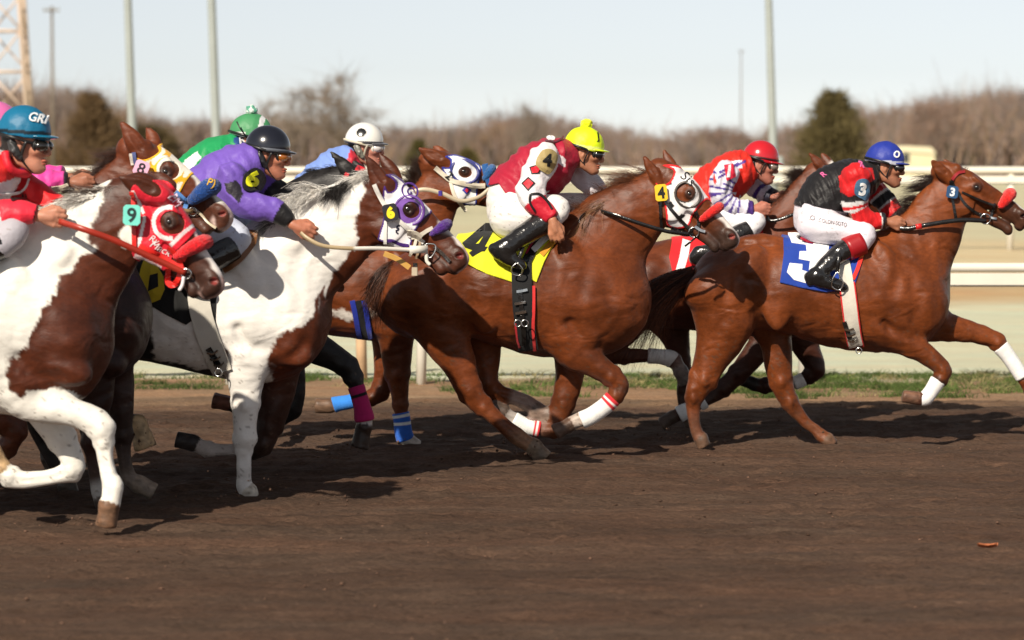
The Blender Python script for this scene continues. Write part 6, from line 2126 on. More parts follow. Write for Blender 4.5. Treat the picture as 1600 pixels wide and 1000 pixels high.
# ================================================================ horse and rider, yellow cloth
def build_4():
    d = 17.2
    C4 = (0.132, 0.0305, 0.0066)
    H = build_horse(dict(d=d, h=0.0088, base=(860, 0), seed=4,
        label='chestnut racehorse with white blinker hood and yellow saddle cloth numbered 4',
        trunk=[(628, 415, 505, 1.0), (655, 392, 530, .95), (700, 376, 528, .95), (752, 366, 530, .94), (805, 366, 545, .84), (850, 362, 557, .76), (900, 362, 560, .70), (925, 372, 558, .66)],
        breast=[(952, 475, .10, 38, .12, 56)],
        neck=[(880, 430, 74, .62), (920, 402, 74, .54), (958, 362, 66, .50), (992, 330, 52, .50), (1022, 305, 40, .56)],
        head=((1044, 243), (1158, 360)), yaw=.10, jaw=.0,
        ears=[(1028, 283, 1008, 247, -.07, -.085, 16), (1052, 266, 1037, 235, .045, .06, 15)],
        coat=C4, muzzle=(0.020, 0.014, 0.011), muzzle_amt=.9, nostril=(.45, .10, .08),
        blaze=[(.60, .97, .060, .085, (.72, .66, .62)), (.93, 1.05, .05, .20, (.60, .42, .38))],
        legs=[
            dict(dy=(-.13, -.13), st=[(672, 455, 52, .75), (685, 505, 44, .7), (708, 550, 31, .72), (722, 580, 24, .8), (735, 612, 20, .85), (755, 636, 15), (783, 660, 12), (806, 680, 13), (822, 692, 12), (832, 698, 12)],
                 hoof=((834, 699, 13), (850, 717, 18)), cols=[(0, C4, 0), (6.4, C4, 0), (7.2, (.26, .12, .06)), (9, (.28, .14, .075))], hoofcol=(.22, .15, .10)),
            dict(dy=(.12, .13), st=[(735, 470, 46, .7), (752, 530, 30, .75), (760, 572, 21, .8), (763, 598, 17, .85), (776, 612, 14), (800, 620, 11), (822, 628, 11.5), (835, 638, 11)],
                 hoof=((838, 640, 11), (856, 650, 14)), cols=[(0, C4, 0), (4.5, C4, 0), (5, (.30, .20, .16)), (9, (.30, .20, .16))], hoofcol=(.20, .14, .11)),
            dict(dy=(-.12, -.14), st=[(885, 500, 46, .7), (893, 545, 30, .8), (925, 566, 22), (955, 588, 16.5), (968, 602, 14.5), (962, 618, 13), (948, 632, 11), (925, 648, 11), (905, 657, 12), (895, 661, 11)],
                 hoof=((890, 664, 11), (868, 676, 14)), cols=[(0, C4, 0), (3.5, C4, 0), (4.2, (.06, .02, .01)), (5.2, C4), (7.6, C4), (8, (.5, .42, .36)), (10, (.4, .3, .25))], hoofcol=(.12, .07, .05)),
            dict(dy=(.10, .12), st=[(905, 500, 44, .7), (893, 550, 27, .8), (889, 595, 22, .85), (880, 630, 18, .9), (872, 655, 16, .9), (866, 668, 15), (850, 670, 12), (820, 664, 10.5), (800, 654, 11.5), (788, 646, 11)],
                 hoof=((786, 644, 11), (768, 634, 14)), cols=[(0, C4, 0), (5, C4, 0), (8, (.4, .36, .33)), (10, (.22, .17, .14))], hoofcol=(.10, .07, .055)),
        ],
        muscles=[(660, 450, .16, 38, .12, 56, 60, .07), (700, 440, .17, 38, .12, 62, 20, .07), (760, 470, .20, 28, .06, 50, 0, .05), (905, 440, .15, 27, .09, 78, -25, .05),
                 (935, 455, .13, 24, .09, 62, -28, .045), (880, 515, .16, 34, .07, 30, 20, .045), (915, 520, .13, 28, .08, 26, -10, .04)],
        grooves=[([(672, 420, 5), (672, 450, 6), (676, 490, 6)], .30, .018), ([(725, 420, 8), (722, 455, 9), (724, 490, 10)], .315, .03),
                 ([(935, 385, 5), (922, 425, 6), (905, 465, 5)], .285, .02), ([(890, 505, 4), (908, 530, 5), (935, 540, 5)], .225, .016), ([(948, 440, 4), (955, 478, 5), (945, 512, 5)], .24, .015)],
    ))
    f, root, hf = H['f'], H['root'], H['hf']
    HB = [(.10, .03, .012), (.16, .055, .02), (.07, .022, .010), (.22, .09, .04)]
    mane(H, [(1026, 272), (1012, 282), (995, 288), (975, 298), (955, 312), (938, 328), (925, 342)], 1500, .17, 1.0, .1, -.15, HB, r=.0014, lift=.35, down_end=.35, dy=-.0)
    mane(H, [(952, 315), (935, 335), (920, 352), (905, 362)], 700, .20, .7, .2, -.35, [(.24, .12, .055), (.14, .06, .025), (.32, .18, .09)], r=.0015, lift=-.1, down_end=1.3, dy=-.06, seed=5)
    mane(H, [(905, 358), (885, 358), (870, 360)], 500, .14, .6, .5, -.3, [(.02, .012, .008), (.05, .02, .01)], r=.0014, lift=.1, down_end=1.0, dy=-.06, seed=8)
    tail(H, [([(640, 420, 0), (618, 420, -.05), (600, 438, -.1), (592, 460, -.10), (588, 485, -.10), (588, 505, -.10)], 600, .03, .06),
             ([(640, 420, 0), (612, 428, 0), (594, 455, 0), (580, 485, 0)], 300, .03, .08)], [(.07, .022, .010), (.11, .036, .014), (.035, .012, .007)])
    # bandages with red rings
    red = (.62, .03, .04)
    ring = [(0, red), (.09, WW), (.15, red), (.21, WW)]
    leg_wrap(H, [(958, 622, 12.5), (946, 634, 12), (925, 649, 12), (908, 657, 12.5)], -.135, ring, label='white bandage with red rings on the folded near foreleg')
    leg_wrap(H, [(844, 670, 12.5), (820, 665, 11.5), (802, 656, 12)], .115, ring, label='white bandage with red rings on the far foreleg')
    # hood
    dh = d - .10
    white = (.76, .74, .74)
    hood = [(1024, 286), (1032, 290), (1046, 284), (1053, 268), (1045, 262), (1036, 258), (1050, 257), (1068, 262), (1085, 275), (1100, 293), (1112, 311), (1104, 312), (1093, 322), (1083, 336), (1077, 352), (1060, 358), (1043, 352), (1040, 330), (1034, 306)]
    red2 = (.66, .016, .02)
    bl = (.01, .01, .012)
    eye = circle(1069, 301, 17.5, ry=15)
    items = [(circle(1070, 301, 17, ry=16), (.035, .028, .024)), (np.array([(1038, 281), (1047, 279), (1050, 288), (1041, 291)]), bl), (np.array([(1041, 320), (1048, 314), (1054, 322), (1047, 328)]), bl),
             (np.array([(1056, 341), (1065, 334), (1072, 337), (1062, 345)]), bl)]
    cover('blinker_hood', f, hood, dh, .005, .0042, M_CLOTH, root, paint(white, items, dh, trim=(.011, red2)), holes=[circle(1071, 301, 15, ry=14)], depth=.008, label='white hood with red edging and black diamonds')
    # dark eye cup
    cup = hf.p(.385, .125, -.135)
    V = []
    n = 26
    for j, (rr, out) in enumerate(((.088, -.010), (.086, .007), (.078, .012), (.072, .008), (.070, -.008))):
        for i in range(n):
            a = 2 * math.pi * i / n
            k = 1.0 if j in (0, 4) else (1.15 if (i % n) > n * .2 and (i % n) < n * .85 else .1)
            V.append(cup + hf.U * rr * math.cos(a) + hf.V * rr * .92 * math.sin(a) - hf.Wd * out * k)
    Q = [(j * n + i, j * n + (i + 1) % n, (j + 1) * n + (i + 1) % n, (j + 1) * n + i) for j in range(4) for i in range(n)]
    mesh_np('eye_cup', np.array(V), Q, M_STRAP, root, (.055, .045, .04))
    decal_text('hood_lettering', 'Sis', 1076, 279, 15, dh, f, .0065, bl, root, ang=42, bold=-.02, shear=.2)
    # bridle
    blk = (.010, .010, .011)
    strap('bridle_cheekpiece', [(1033, 296), (1042, 318), (1058, 338), (1076, 356), (1082, 360)], 5, dh, f, .010, blk, root, M_LEATHER)
    strap('bridle_throatlatch', [(1031, 300), (1032, 330), (1034, 356)], 4.5, dh, f, .008, blk, root, M_LEATHER)
    strap('bridle_noseband', [(1086, 330), (1092, 344), (1090, 360)], 5, dh, f, .008, (.05, .015, .012), root, M_LEATHER)
    strap('chin_strap', [(1050, 356), (1068, 366), (1084, 366)], 5, dh, f, .008, (.25, .02, .02), root, M_LEATHER)
    ring_obj('bit_ring', W(1084, 363, d - .085), .030, .0045, (0.1, 1, 0.1), M_METAL, root)
    strap('bit_bar', [(1086, 354), (1095, 360), (1102, 362)], 4, dh, f, .016, (.6, .6, .6), root, M_METAL)
    flat_ribbon([W(1070, 385, d - .11), W(1080, 377, d - .11), W(1088, 370, d - .1)], .012, .003, (0, 0, 1), 'loose_strap_end', M_LEATHER, root)
    fleece_roll(H, [(0.630, .19, -.095, .7), (0.640, .12, -.10, 1), (0.650, .05, -.085, 1.1), (0.655, .0, -.04, 1.1), (0.655, .0, .04, 1.1), (0.650, .05, .085, 1)], .026, 0, (.72, .015, .012), label='red fleece noseband')
    tag_plate('number_tag', 1033, 301, 19, 26, d, .135, (.80, .50, .02), '4', (.012, .012, .012), root, ang=-6, sx=.9)
    # saddle cloth
    yel = (.68, .68, .025)
    dn = d - .27
    nz = lambda P, a=wavy(19, 20, .006, 6), b=folds(4, 28, .010, (1, 0, .45)): a(P) + b(P)
    clothpoly = [(726, 340), (770, 335), (850, 350), (872, 362), (869, 372), (850, 410), (838, 441), (818, 428), (802, 441), (775, 432), (745, 420), (729, 411), (712, 372)]
    cover('saddle_cloth', f, clothpoly, dn, .014, .006, M_CLOTH, root, paint(yel, [], dn), noise=nz, smooth=False, depth=.02)
    fl = lambda P: f(P) + nz(P)
    four = [(727, 387), (722, 380), (758, 350), (777, 350), (757, 386), (762, 386), (757, 393), (753, 393), (738, 401), (733, 395), (738, 391)]
    four_hole = [(742, 382), (748, 381), (757, 367)]
    decal_poly('cloth_number', [four, four_hole], dn, fl, .0155, (.012, .012, .012), root, M_CLOTH, thick=.002)
    # girth over the cloth
    gp = [(815, 405), (815, 440), (817, 480), (821, 515), (826, 549)]
    strap('girth', gp, 31, dn, f, .020, (.010, .010, .011), root, M_CLOTH, thick=.006)
    strap('girth_edge', [(834, 446), (834, 480), (833, 515), (836, 550)], 4.5, dn, f, .024, (.60, .03, .03), root, M_CLOTH)
    strap('girth_edge', [(805, 505), (808, 530), (812, 545)], 3, dn, f, .024, (.50, .02, .03), root, M_CLOTH)
    strap('girth_billet', [(812, 450), (815, 485), (818, 515), (819, 540)], 7, dn, f, .030, (.03, .016, .014), root, M_LEATHER, thick=.006)
    for y, x in ((454, 815), (473, 812), (488, 813)):
        strap('buckle', [(x - 8, y + 1), (x, y), (x + 9, y - 2)], 4, dn, f, .040, (.75, .75, .75), root, M_METAL, thick=.004)
    for x in (809, 820):
        ring_obj('roller_buckle', W(x, 505, dn - .075), .020, .003, (0, 1, 0), M_METAL, root)
    strap('cloth_binding', [(868, 374), (855, 388), (846, 398)], 9, dn, fl, .018, (.55, .25, .02), root, M_CLOTH)
    # saddle
    sd_ = Field().add(Chain(stations([(775, 358, 7, 5.0), (800, 362, 8, 4.5), (830, 366, 8, 4.0), (855, 362, 8, 3.6), (868, 354, 8, 3.0)], d), k=.02))
    V, Q = surface(sd_, *sd_.bounds(), .007)
    mesh_np('saddle', V, Q, M_LEATHER, root)
    strap('saddle_flap', [(852, 366), (838, 380), (828, 398), (822, 410)], 15, dn, fl, .022, (.012, .010, .012), root, M_LEATHER, thick=.006)
    strap('saddle_piping', [(846, 366), (832, 380), (822, 396)], 2.6, dn, fl, .034, (.32, .01, .05), root, M_STRAP)
    strap('saddle_pad', [(858, 368), (845, 380), (833, 392)], 9, dn, fl, .026, (.72, .70, .70), root, M_CLOTH, thick=.006)
    flat_ribbon([W(822, 372, d - .28), W(815, 392, d - .34), W(808, 412, d - .36)], .022, .004, (1, 0, 0), 'stirrup_leather', M_LEATHER, root)
    tube_obj('stirrup_iron', catmull([W(808, 410, d - .37), W(800, 418, d - .37), W(801, 428, d - .36), W(813, 430, d - .36), W(816, 420, d - .37), W(808, 410, d - .37)], 4), .0045, M_METAL, root, nseg=8)
    R = build_rider(dict(d=d, h=.0066, hg=.0072, seed=4, seat=(800, 340),
        label='jockey in crimson and white silks and bright yellow pompom cap with letter J',
        head=(914, 240, 8, .12, 0), size=.245, neck=(884, 240), skin=(.42, .18, .10),
        torso=[(792, 330, 30, 1.1), (800, 305, 38, 1.05), (822, 282, 42, 1.0), (850, 262, 42, 1.1), (878, 246, 28, 1.45)],
        arms=[dict(dy=(-.20, -.33), st=[(850, 248, 21), (836, 272, 20.5), (828, 296, 19), (836, 315, 17), (850, 330, 14), (861, 340, 10), (863, 343, 9)], sleeve=6, hand=dict(dir=(.25, -.05, -1), b=(-1, 0, -.2), c=(.1, 1, -.2), k=1.12, curl=.55)),
              dict(dy=(.20, .10), st=[(888, 252, 18), (908, 272, 16), (925, 290, 14.5), (940, 305, 12), (946, 312, 9), (947, 314, 9)], sleeve=5, hand=dict(dir=(.35, -.1, -1), b=(1, 0, .1), c=(0, -1, 0)))],
        legs=[dict(dy=(-.13, -.33), knee=5, st=[(800, 338, 36), (825, 335, 31), (855, 328, 25), (870, 326, 21), (862, 340, 18), (836, 356, 16), (812, 372, 14.5), (795, 385, 13)],
                   foot=[(782, 390, 12), (788, 398, 11), (800, 406, 9), (811, 412, 7.5), (816, 416, 5)], heel=[(772, 389, 7), (777, 397, 6)]),
              dict(dy=(.14, .33), knee=5, st=[(812, 335, 34), (860, 330, 27), (905, 324, 22), (930, 330, 19), (918, 344, 17), (890, 360, 15), (860, 375, 14), (845, 385, 13)],
                   foot=[(840, 392, 11), (852, 402, 9), (862, 408, 6)])],
        jacket_cut=[(740, 292), (740, 240), (830, 195), (900, 200), (905, 232), (990, 250), (990, 345), (872, 385), (838, 352), (812, 325), (806, 303), (790, 302), (779, 286)],
        breeches_cut=[(745, 285), (782, 285), (800, 296), (850, 300), (880, 290), (960, 300), (960, 420), (745, 420)],
        breeches=(.74, .71, .68),
        silk=silk_paint((.36, .012, .035), items=[([(823, 252), (832, 234), (846, 226), (864, 228), (872, 240), (884, 248), (884, 262), (868, 252), (852, 262), (838, 262), (826, 262)], (.72, .66, .68), 'near')],
            arm_items=[(0, 0, 2.95, (.72, .68, .70)), (0, 2.95, 6.5, (.50, .012, .03)), (1, 0, 3.6, (.72, .68, .72)), (1, 3.6, 6, (.5, .012, .03))]),
        helmet=dict(cover=True, lift=.0, col=lambda fr, la, up: np.where(((up < .046) & (up > .024))[:, None], np.array((.74, .80, .22)), np.array((.66, .82, .012))), peak=(.66, .80, .02), band=None,
                    pom=((.75, .80, .01), .036), goggles=dict(lens=(.008, .008, .01), frame=(.010, .010, .010)), strap=(.015, .012, .012))))
    rr, jf = R['root'], R['jfn']
    dA = d - .22
    M1 = dA
    decal_poly('armband', [smooth_poly([(838, 250), (848, 235), (862, 234), (871, 244), (866, 262), (857, 272), (848, 268), (838, 262)], 3)], M1, jf, .004, (.36, .27, .11), rr, M_SILK, thick=.004)
    decal_text('armband_number', '4', 855, 250, 20, M1, jf, .010, (.012, .012, .012), rr, ang=6, bold=.06)
    for cx, cy, s_, ro in ((836, 265, 12, 8), (825, 287, 13, 10)):
        q = [(cx - s_ * .8, cy - s_ * .05), (cx + .5, cy - s_ * .85), (cx + s_ * .85, cy - .1 * s_), (cx, cy + s_ * .85)]
        if s_ == 12: q = [(cx - 9, cy - 4), (cx + 3, cy - 8), (cx + 9, cy - 1), (cx + 6, cy + 6), (cx - 6, cy + 7)]
        qq = [(cx + (x - cx) * .74, cy + (y - cy) * .74) for x, y in q]
        decal_poly('sleeve_diamond', [q], M1, jf, .0035, (.012, .010, .012), rr, M_SILK)
        decal_poly('sleeve_diamond_centre', [qq], M1, jf, .0065, (.62, .015, .03), rr, M_SILK)
    strap('sleeve_edge', [(829, 303), (842, 303), (853, 312), (862, 326)], 3, M1, jf, .004, (.012, .01, .012), rr, M_SILK)
    strap('sleeve_edge', [(829, 303), (828, 316), (836, 330)], 3, M1, jf, .004, (.012, .01, .012), rr, M_SILK)
    decal_text('helmet_letter', 'J', 934, 214, 15, d - .08, R['helm'], .003, (.015, .015, .01), rr, ang=-6, bold=-.005)
    decal_poly('back_patch', [circle(861, 215, 7, ry=3.6, ang=5)], d - .12, jf, .004, (.72, .7, .7), rr, M_SILK)
    strap('back_lettering', [(852, 220), (866, 222), (878, 217), (880, 213)], 2.4, d - .12, jf, .004, (.10, .02, .03), rr, M_SILK)
    # reins
    rp = catmull([W(1078, 366, d - .10), W(1040, 361, d - .17), W(990, 346, d - .18), W(950, 333, d - .14), W(925, 329, d - .05), W(908, 340, d - .14), W(905, 350, d - .16)], 8)
    flat_ribbon(rp, .024, .004, (0, -.25, 1), 'rein', M_LEATHER, root)
    rp = catmull([W(950, 333, d - .12), W(935, 322, d - .02), W(944, 316, d + .08), W(948, 322, d + .09), W(990, 340, d + .17), W(1078, 362, d + .10)], 8)
    flat_ribbon(rp, .018, .004, (0, 0, 1), 'rein', M_LEATHER, root)
build_4()
# ================================================================ horse and rider, blue cloth
def build_3():
    d = 17.8
    H = build_horse(dict(d=d, h=0.0092, base=(1290, 0), seed=3,
        label='chestnut racehorse leading on the right with blue saddle cloth and plain dark bridle',
        trunk=[(1124, 396, 490, 1.0), (1150, 379, 515, .95), (1190, 373, 512, .95), (1240, 372, 520, .95), (1300, 373, 541, .84), (1350, 366, 549, .76), (1392, 368, 552, .68)],
        breast=[(1440, 470, .10, 36, .12, 52)],
        neck=[(1385, 432, 62, .68), (1425, 402, 60, .60), (1452, 362, 51, .52), (1472, 324, 42, .52), (1492, 300, 30, .60)],
        head=((1480, 246), (1608, 325)), jaw=.012, yaw=.06,
        ears=[(1480, 278, 1457, 253, -.07, -.10, 17), (1489, 270, 1476, 251, .055, .07, 12)],
        coat=CHEST, muzzle=(0.045, 0.022, 0.014), muzzle_amt=.75,
        blaze=[(.10, .42, .030, .07, WHITE_COAT), (.72, 1.0, .035, .09, WHITE_COAT)],
        legs=[
            dict(dy=(-.13, -.12), st=[(1128, 468, 50, 0.75), (1130, 515, 42, .7), (1114, 555, 29, .7), (1099, 592, 21, .8), (1084, 622, 14, .8), (1084, 655, 10), (1089, 676, 9.5), (1094, 684, 10)],
                 hoof=((1096, 686, 10), (1100, 698, 14)), cols=[(0, CHEST, 0), (4, CHEST, 0), (5, (.12, .035, .015)), (7, (.12, .035, .015))], hoofcol=(.10, .05, .03)),
            dict(dy=(.12, .12), st=[(1185, 470, 44, .7), (1210, 525, 27, .75), (1216, 565, 22, .8), (1220, 595, 18, .8), (1234, 628, 13.5), (1254, 654, 9.5), (1274, 672, 9), (1283, 680, 10.5), (1290, 686, 10)],
                 hoof=((1292, 687, 10), (1301, 697, 14)), hoofcol=(.12, .06, .035)),
            dict(dy=(-.12, -.14), st=[(1390, 500, 44, .7), (1405, 528, 26, .8), (1434, 545, 19), (1461, 566, 15), (1473, 578, 13.5), (1468, 592, 12), (1455, 610, 9), (1446, 621, 9.5), (1436, 624, 9.5)],
                 hoof=((1431, 622, 9), (1409, 619, 13)), cols=[(0, CHEST, 0), (4.6, CHEST, 0), (5, (.05, .02, .012)), (9, (.10, .035, .02))], hoofcol=(.16, .08, .05)),
            dict(dy=(.10, .12), st=[(1425, 490, 44, .7), (1475, 510, 24, .85), (1510, 517, 18), (1545, 527, 14.5), (1558, 535, 13.5), (1575, 556, 9.5), (1590, 578, 9), (1600, 592, 10), (1606, 604, 9)],
                 hoof=((1609, 610, 9), (1617, 626, 13)), cols=[(0, CHEST, 0), (8, CHEST, 0)]),
        ],
        muscles=[(1120, 450, .15, 34, .13, 52, 70, .07), (1165, 440, .17, 34, .12, 60, 20, .07), (1150, 500, .15, 30, .10, 34, 0, .06),
                 (1215, 470, .20, 24, .06, 46, 0, .05), (1395, 440, .15, 24, .09, 70, -25, .05), (1425, 455, .13, 20, .08, 56, -28, .045), (1370, 505, .16, 28, .07, 26, 20, .045),
                 (1408, 505, .13, 26, .08, 24, -10, .04), (1190, 378, .06, 40, .08, 12, 0, .05)],
        grooves=[([(1138, 410, 5), (1137, 440, 6), (1131, 480, 6), (1124, 520, 5)], .285, .018), ([(1168, 440, 4), (1163, 475, 6), (1158, 510, 5)], .30, .018),
                 ([(1202, 415, 8), (1199, 445, 9), (1201, 475, 10)], .32, .03), ([(1210, 495, 5), (1240, 508, 5), (1290, 515, 4)], .285, .02),
                 ([(1418, 380, 5), (1410, 420, 6), (1398, 460, 5)], .27, .02), ([(1382, 505, 4), (1400, 518, 5), (1425, 522, 5)], .215, .016),
                 ([(1430, 440, 4), (1436, 475, 5), (1428, 505, 5)], .235, .015)],
    ))
    f, root = H['f'], H['root']
    mane(H, [(1478, 272), (1462, 279), (1446, 292), (1430, 312), (1420, 332), (1412, 350)], 900, .15, .9, .15, -.25, [(.02, .008, .005), (.05, .018, .01), (.012, .006, .005)], r=.0013, lift=.15, down_end=.7)
    mane(H, [(1486, 258), (1500, 262), (1512, 266)], 160, .07, .2, .2, -.3, [(.02, .008, .005)], name='forelock', seed=3)
    tail(H, [([(1086, 426, 0), (1062, 440, -.05), (1030, 462, -.08), (1000, 496, -.1), (972, 548, -.1)], 620, .030, .13),
             ([(1086, 428, 0), (1058, 446, -.05), (1022, 480, -.05), (1010, 520, -.05), (1004, 545, -.02)], 300, .030, .11),
             ([(1086, 428, 0), (1050, 440, -.05), (1010, 462, -.1), (978, 498, -.12), (956, 565, -.12)], 250, .03, .05)],
         [(.05, .018, .010), (.11, .034, .015), (.18, .055, .02), (.06, .022, .011)])
    # wraps
    WW = (.78, .77, .75)
    leg_wrap(H, [(1466, 594, 11.5), (1455, 611, 10), (1446, 622, 10.5), (1438, 624, 9)], -.135, [(0, WW)], label='white bandage on the folded near foreleg')
    leg_wrap(H, [(1563, 541, 12), (1575, 556, 10.5), (1590, 578, 10), (1598, 590, 10)], .11, [(0, WW)], label='white bandage on the outstretched foreleg')
    # saddle cloth
    blue = (.012, .045, .30)
    dn = d - .27
    three = [(1237, 365), (1256, 365), (1259, 380), (1273, 383), (1276, 375), (1300, 376), (1291, 412), (1283, 440), (1262, 443), (1240, 437), (1229, 425), (1234, 411), (1254, 413), (1253, 422), (1263, 425), (1266, 408), (1249, 405), (1251, 393), (1262, 393), (1262, 383), (1240, 380)]
    sc_noise = wavy(9, 22, .004, 6)
    clothpoly = [(1233, 352), (1290, 350), (1352, 366), (1356, 384), (1344, 420), (1334, 448), (1323, 453), (1290, 456), (1250, 449), (1218, 441), (1226, 395)]
    cover('saddle_cloth', f, clothpoly, dn, .012, .0065, M_CLOTH, root, paint(blue, [], dn), noise=sc_noise, smooth=False, depth=.02)
    fl = lambda P: f(P) + sc_noise(P)
    decal_poly('cloth_number', [three], dn, fl, .0135, (.78, .78, .78), root, M_CLOTH, thick=.002)
    strap('cloth_binding', [(1357, 378), (1348, 400), (1340, 420), (1332, 436)], 6, dn, fl, .014, None, root, M_CLOTH,
          colfn=lambda V: np.where((V[:, 2] > W(0, 402, dn)[2])[:, None], np.array((.70, .22, .04)), np.array((.62, .03, .02))))
    # girth
    gp = [(1316, 398), (1322, 440), (1327, 480), (1334, 520), (1341, 543)]
    strap('girth', gp, 21, dn, f, .016, (.62, .58, .50), root, M_CLOTH, thick=.006)
    strap('girth_edge', [(x - 11.5, y) for x, y in gp[1:]], 2.6, dn, f, .017, (.6, .02, .02), root, M_CLOTH)
    strap('girth_edge', [(x + 11.5, y) for x, y in gp[1:]], 2.6, dn, f, .017, (.6, .02, .02), root, M_CLOTH)
    strap('girth_billet', [(1319, 503), (1324, 516), (1330, 530)], 7, dn, f, .026, (.02, .01, .008), root, M_LEATHER, thick=.006)
    for y in (514, 523, 532):
        strap('buckle', [(1320 + (y - 514) * .35, y), (1326 + (y - 514) * .35, y + 2), (1334 + (y - 514) * .35, y - 1)], 3, dn, f, .036, (.7, .7, .68), root, M_METAL, thick=.004)
    ring_obj('girth_ring', W(1342, 548, dn + .03), .018, .0035, (0.2, 1, 0), M_METAL, root)
    # bridle
    hf = H['hf']
    blk = (.012, .011, .012)
    dh = d - .09
    br = strap('bridle_cheekpiece', [(1487, 283), (1505, 315), (1522, 330), (1541, 338)], 4.2, dh, f, .004, blk, root, M_LEATHER)
    strap('bridle_throatlatch', [(1485, 282), (1488, 310), (1494, 345)], 4.2, dh, f, .005, blk, root, M_LEATHER)
    strap('bridle_browband', [(1487, 281), (1497, 270), (1508, 268)], 4.5, dh, f, .005, (.30, .02, .025), root, M_STRAP)
    strap('bridle_noseband', [(1503, 300), (1530, 312), (1555, 322)], 3, dh, f, .004, blk, root, M_LEATHER)
    strap('noseband_drop', [(1555, 318), (1552, 330), (1548, 344)], 4, dh, f, .006, (.12, .015, .012), root, M_LEATHER)
    ring_obj('bit_ring', W(1540, 342, d - .085), .031, .0045, (0.15, 1, 0.1), M_METAL, root)
    strap('bit_bar', [(1548, 340), (1558, 342)], 3, dh, f, .012, (.6, .6, .6), root, M_METAL)
    fleece_roll(H, [(0.690, .13, -.09, .7), (0.700, .06, -.09, 1), (0.710, .0, -.05, 1.1), (0.715, -.02, 0, 1.1), (0.710, .0, .05, 1.1), (0.700, .06, .09, 1), (0.690, .13, .09, .7)], .034, 0, (.75, .015, .012), label='red fleece noseband')
    tag_plate('number_tag', 1488, 300, 18, 19, d, .125, (.02, .07, .17), '3', (.8, .8, .8), root, ang=8)
    R = build_rider(dict(d=d, h=.0068, hg=.0075, seed=3, seat=(1265, 350),
        label='jockey in black and red silks and blue helmet leading the field',
        head=(1384, 262, 4, .10, 0), size=.245, neck=(1352, 278), skin=(.36, .15, .085),
        torso=[(1262, 345, 22, 1.3), (1275, 326, 33, 1.15), (1298, 305, 39, 1.0), (1325, 288, 36, 1.15), (1347, 280, 26, 1.5)],
        arms=[dict(dy=(-.19, -.12), st=[(1337, 276, 18), (1335, 300, 17), (1337, 325, 17), (1348, 341, 16), (1366, 345, 12), (1380, 345, 9), (1386, 346, 8)], sleeve=6, hand=dict(dir=(1, 0, -.25), b=(.15, 0, -1), c=(0, 1, 0))),
              dict(dy=(.19, .08), st=[(1352, 282, 16), (1368, 298, 15), (1384, 318, 14), (1398, 334, 11), (1404, 340, 8), (1406, 343, 8)], sleeve=5, hand=dict(dir=(.7, -.1, -.5), b=(.15, 0, -1), c=(0, -1, 0)))],
        legs=[dict(dy=(-.12, -.30), knee=5, st=[(1272, 350, 28), (1295, 355, 26), (1325, 362, 21), (1350, 366, 18), (1344, 380, 16), (1318, 392, 14), (1298, 408, 12.5), (1280, 427, 11)],
                   foot=[(1273, 432, 11), (1280, 438, 10), (1298, 442, 8.5), (1312, 446, 7), (1318, 449, 5)], heel=[(1264, 432, 6), (1266, 441, 5)], cuff=(.32, .008, .012), cuffl=.10),
              dict(dy=(.12, .30), knee=5, st=[(1272, 350, 28), (1295, 355, 26), (1325, 362, 21), (1350, 366, 18), (1344, 380, 16), (1318, 395, 14), (1302, 412, 12.5), (1288, 430, 11)],
                   foot=[(1281, 436, 11), (1298, 443, 9), (1318, 449, 6)])],
        jacket_cut=[(1225, 314), (1225, 240), (1290, 225), (1350, 215), (1420, 260), (1420, 370), (1330, 352), (1322, 332), (1290, 327), (1252, 315), (1249, 322)],
        breeches_cut=[(1230, 290), (1252, 300), (1275, 316), (1290, 326), (1330, 334), (1400, 330), (1400, 420), (1230, 420)],
        breeches=(.70, .66, .72),
        silk=silk_paint((.010, .009, .010),
            items=[([(1311, 275), (1325, 268), (1345, 262), (1366, 262), (1368, 280), (1352, 290), (1345, 300), (1325, 308), (1314, 300)], (.55, .012, .015))],
            arm_items=[(0, 0, .8, (.55, .012, .015)), (0, .8, 1.0, (.5, .5, .5)), (0, 1.0, 1.5, (.012, .01, .012)), (0, 1.5, 1.75, (.6, .6, .6)), (0, 1.75, 1.95, (.55, .012, .015)), (0, 1.95, 2.1, (.6, .6, .6)), (0, 2.1, 4.35, (.58, .012, .015)), (0, 4.35, 4.5, (.75, .75, .75)), (0, 4.5, 5.2, (.01, .01, .014)),
                       (1, 0, .8, (.012, .01, .012)), (1, .8, .95, (.6, .6, .6)), (1, .95, 1.3, (.55, .012, .015)), (1, 1.3, 1.45, (.6, .6, .6)), (1, 1.45, 2.0, (.012, .01, .012)), (1, 2.0, 2.1, (.6, .6, .6)), (1, 2.1, 2.9, (.58, .012, .015)), (1, 2.9, 5, (.012, .01, .012))]),
        helmet=dict(cover=True, col=lambda fr, la, up: np.where(((up < .042 - fr * .0) & (up > .018))[:, None] & (fr < .2)[:, None], np.array((.50, .52, .62)), np.array((.018, .035, .28))), peak=(.02, .035, .28), band=None,
                    goggles=dict(lens=(.01, .008, .01), frame=(.008, .008, .008)), strap=(.012, .012, .014))))
    rr, jf = R['root'], R['jfn']
    dA = d - .2
    decal_poly('armband', [smooth_poly([(1337, 284), (1349, 279), (1359, 286), (1360, 300), (1354, 314), (1345, 310), (1334, 302)], 3)], dA - .03, jf, .004, (.06, .13, .22), rr, M_SILK, thick=.004)
    decal_text('armband_number', '3', 1347, 296, 20, dA - .03, jf, .010, (.8, .8, .8), rr, ang=8, bold=.06)
    decal_text('breeches_lettering', 'O', 1268, 340, 7, d - .16, R['bfn'], .002, (.03, .03, .04), rr, ang=12, bold=-.02)
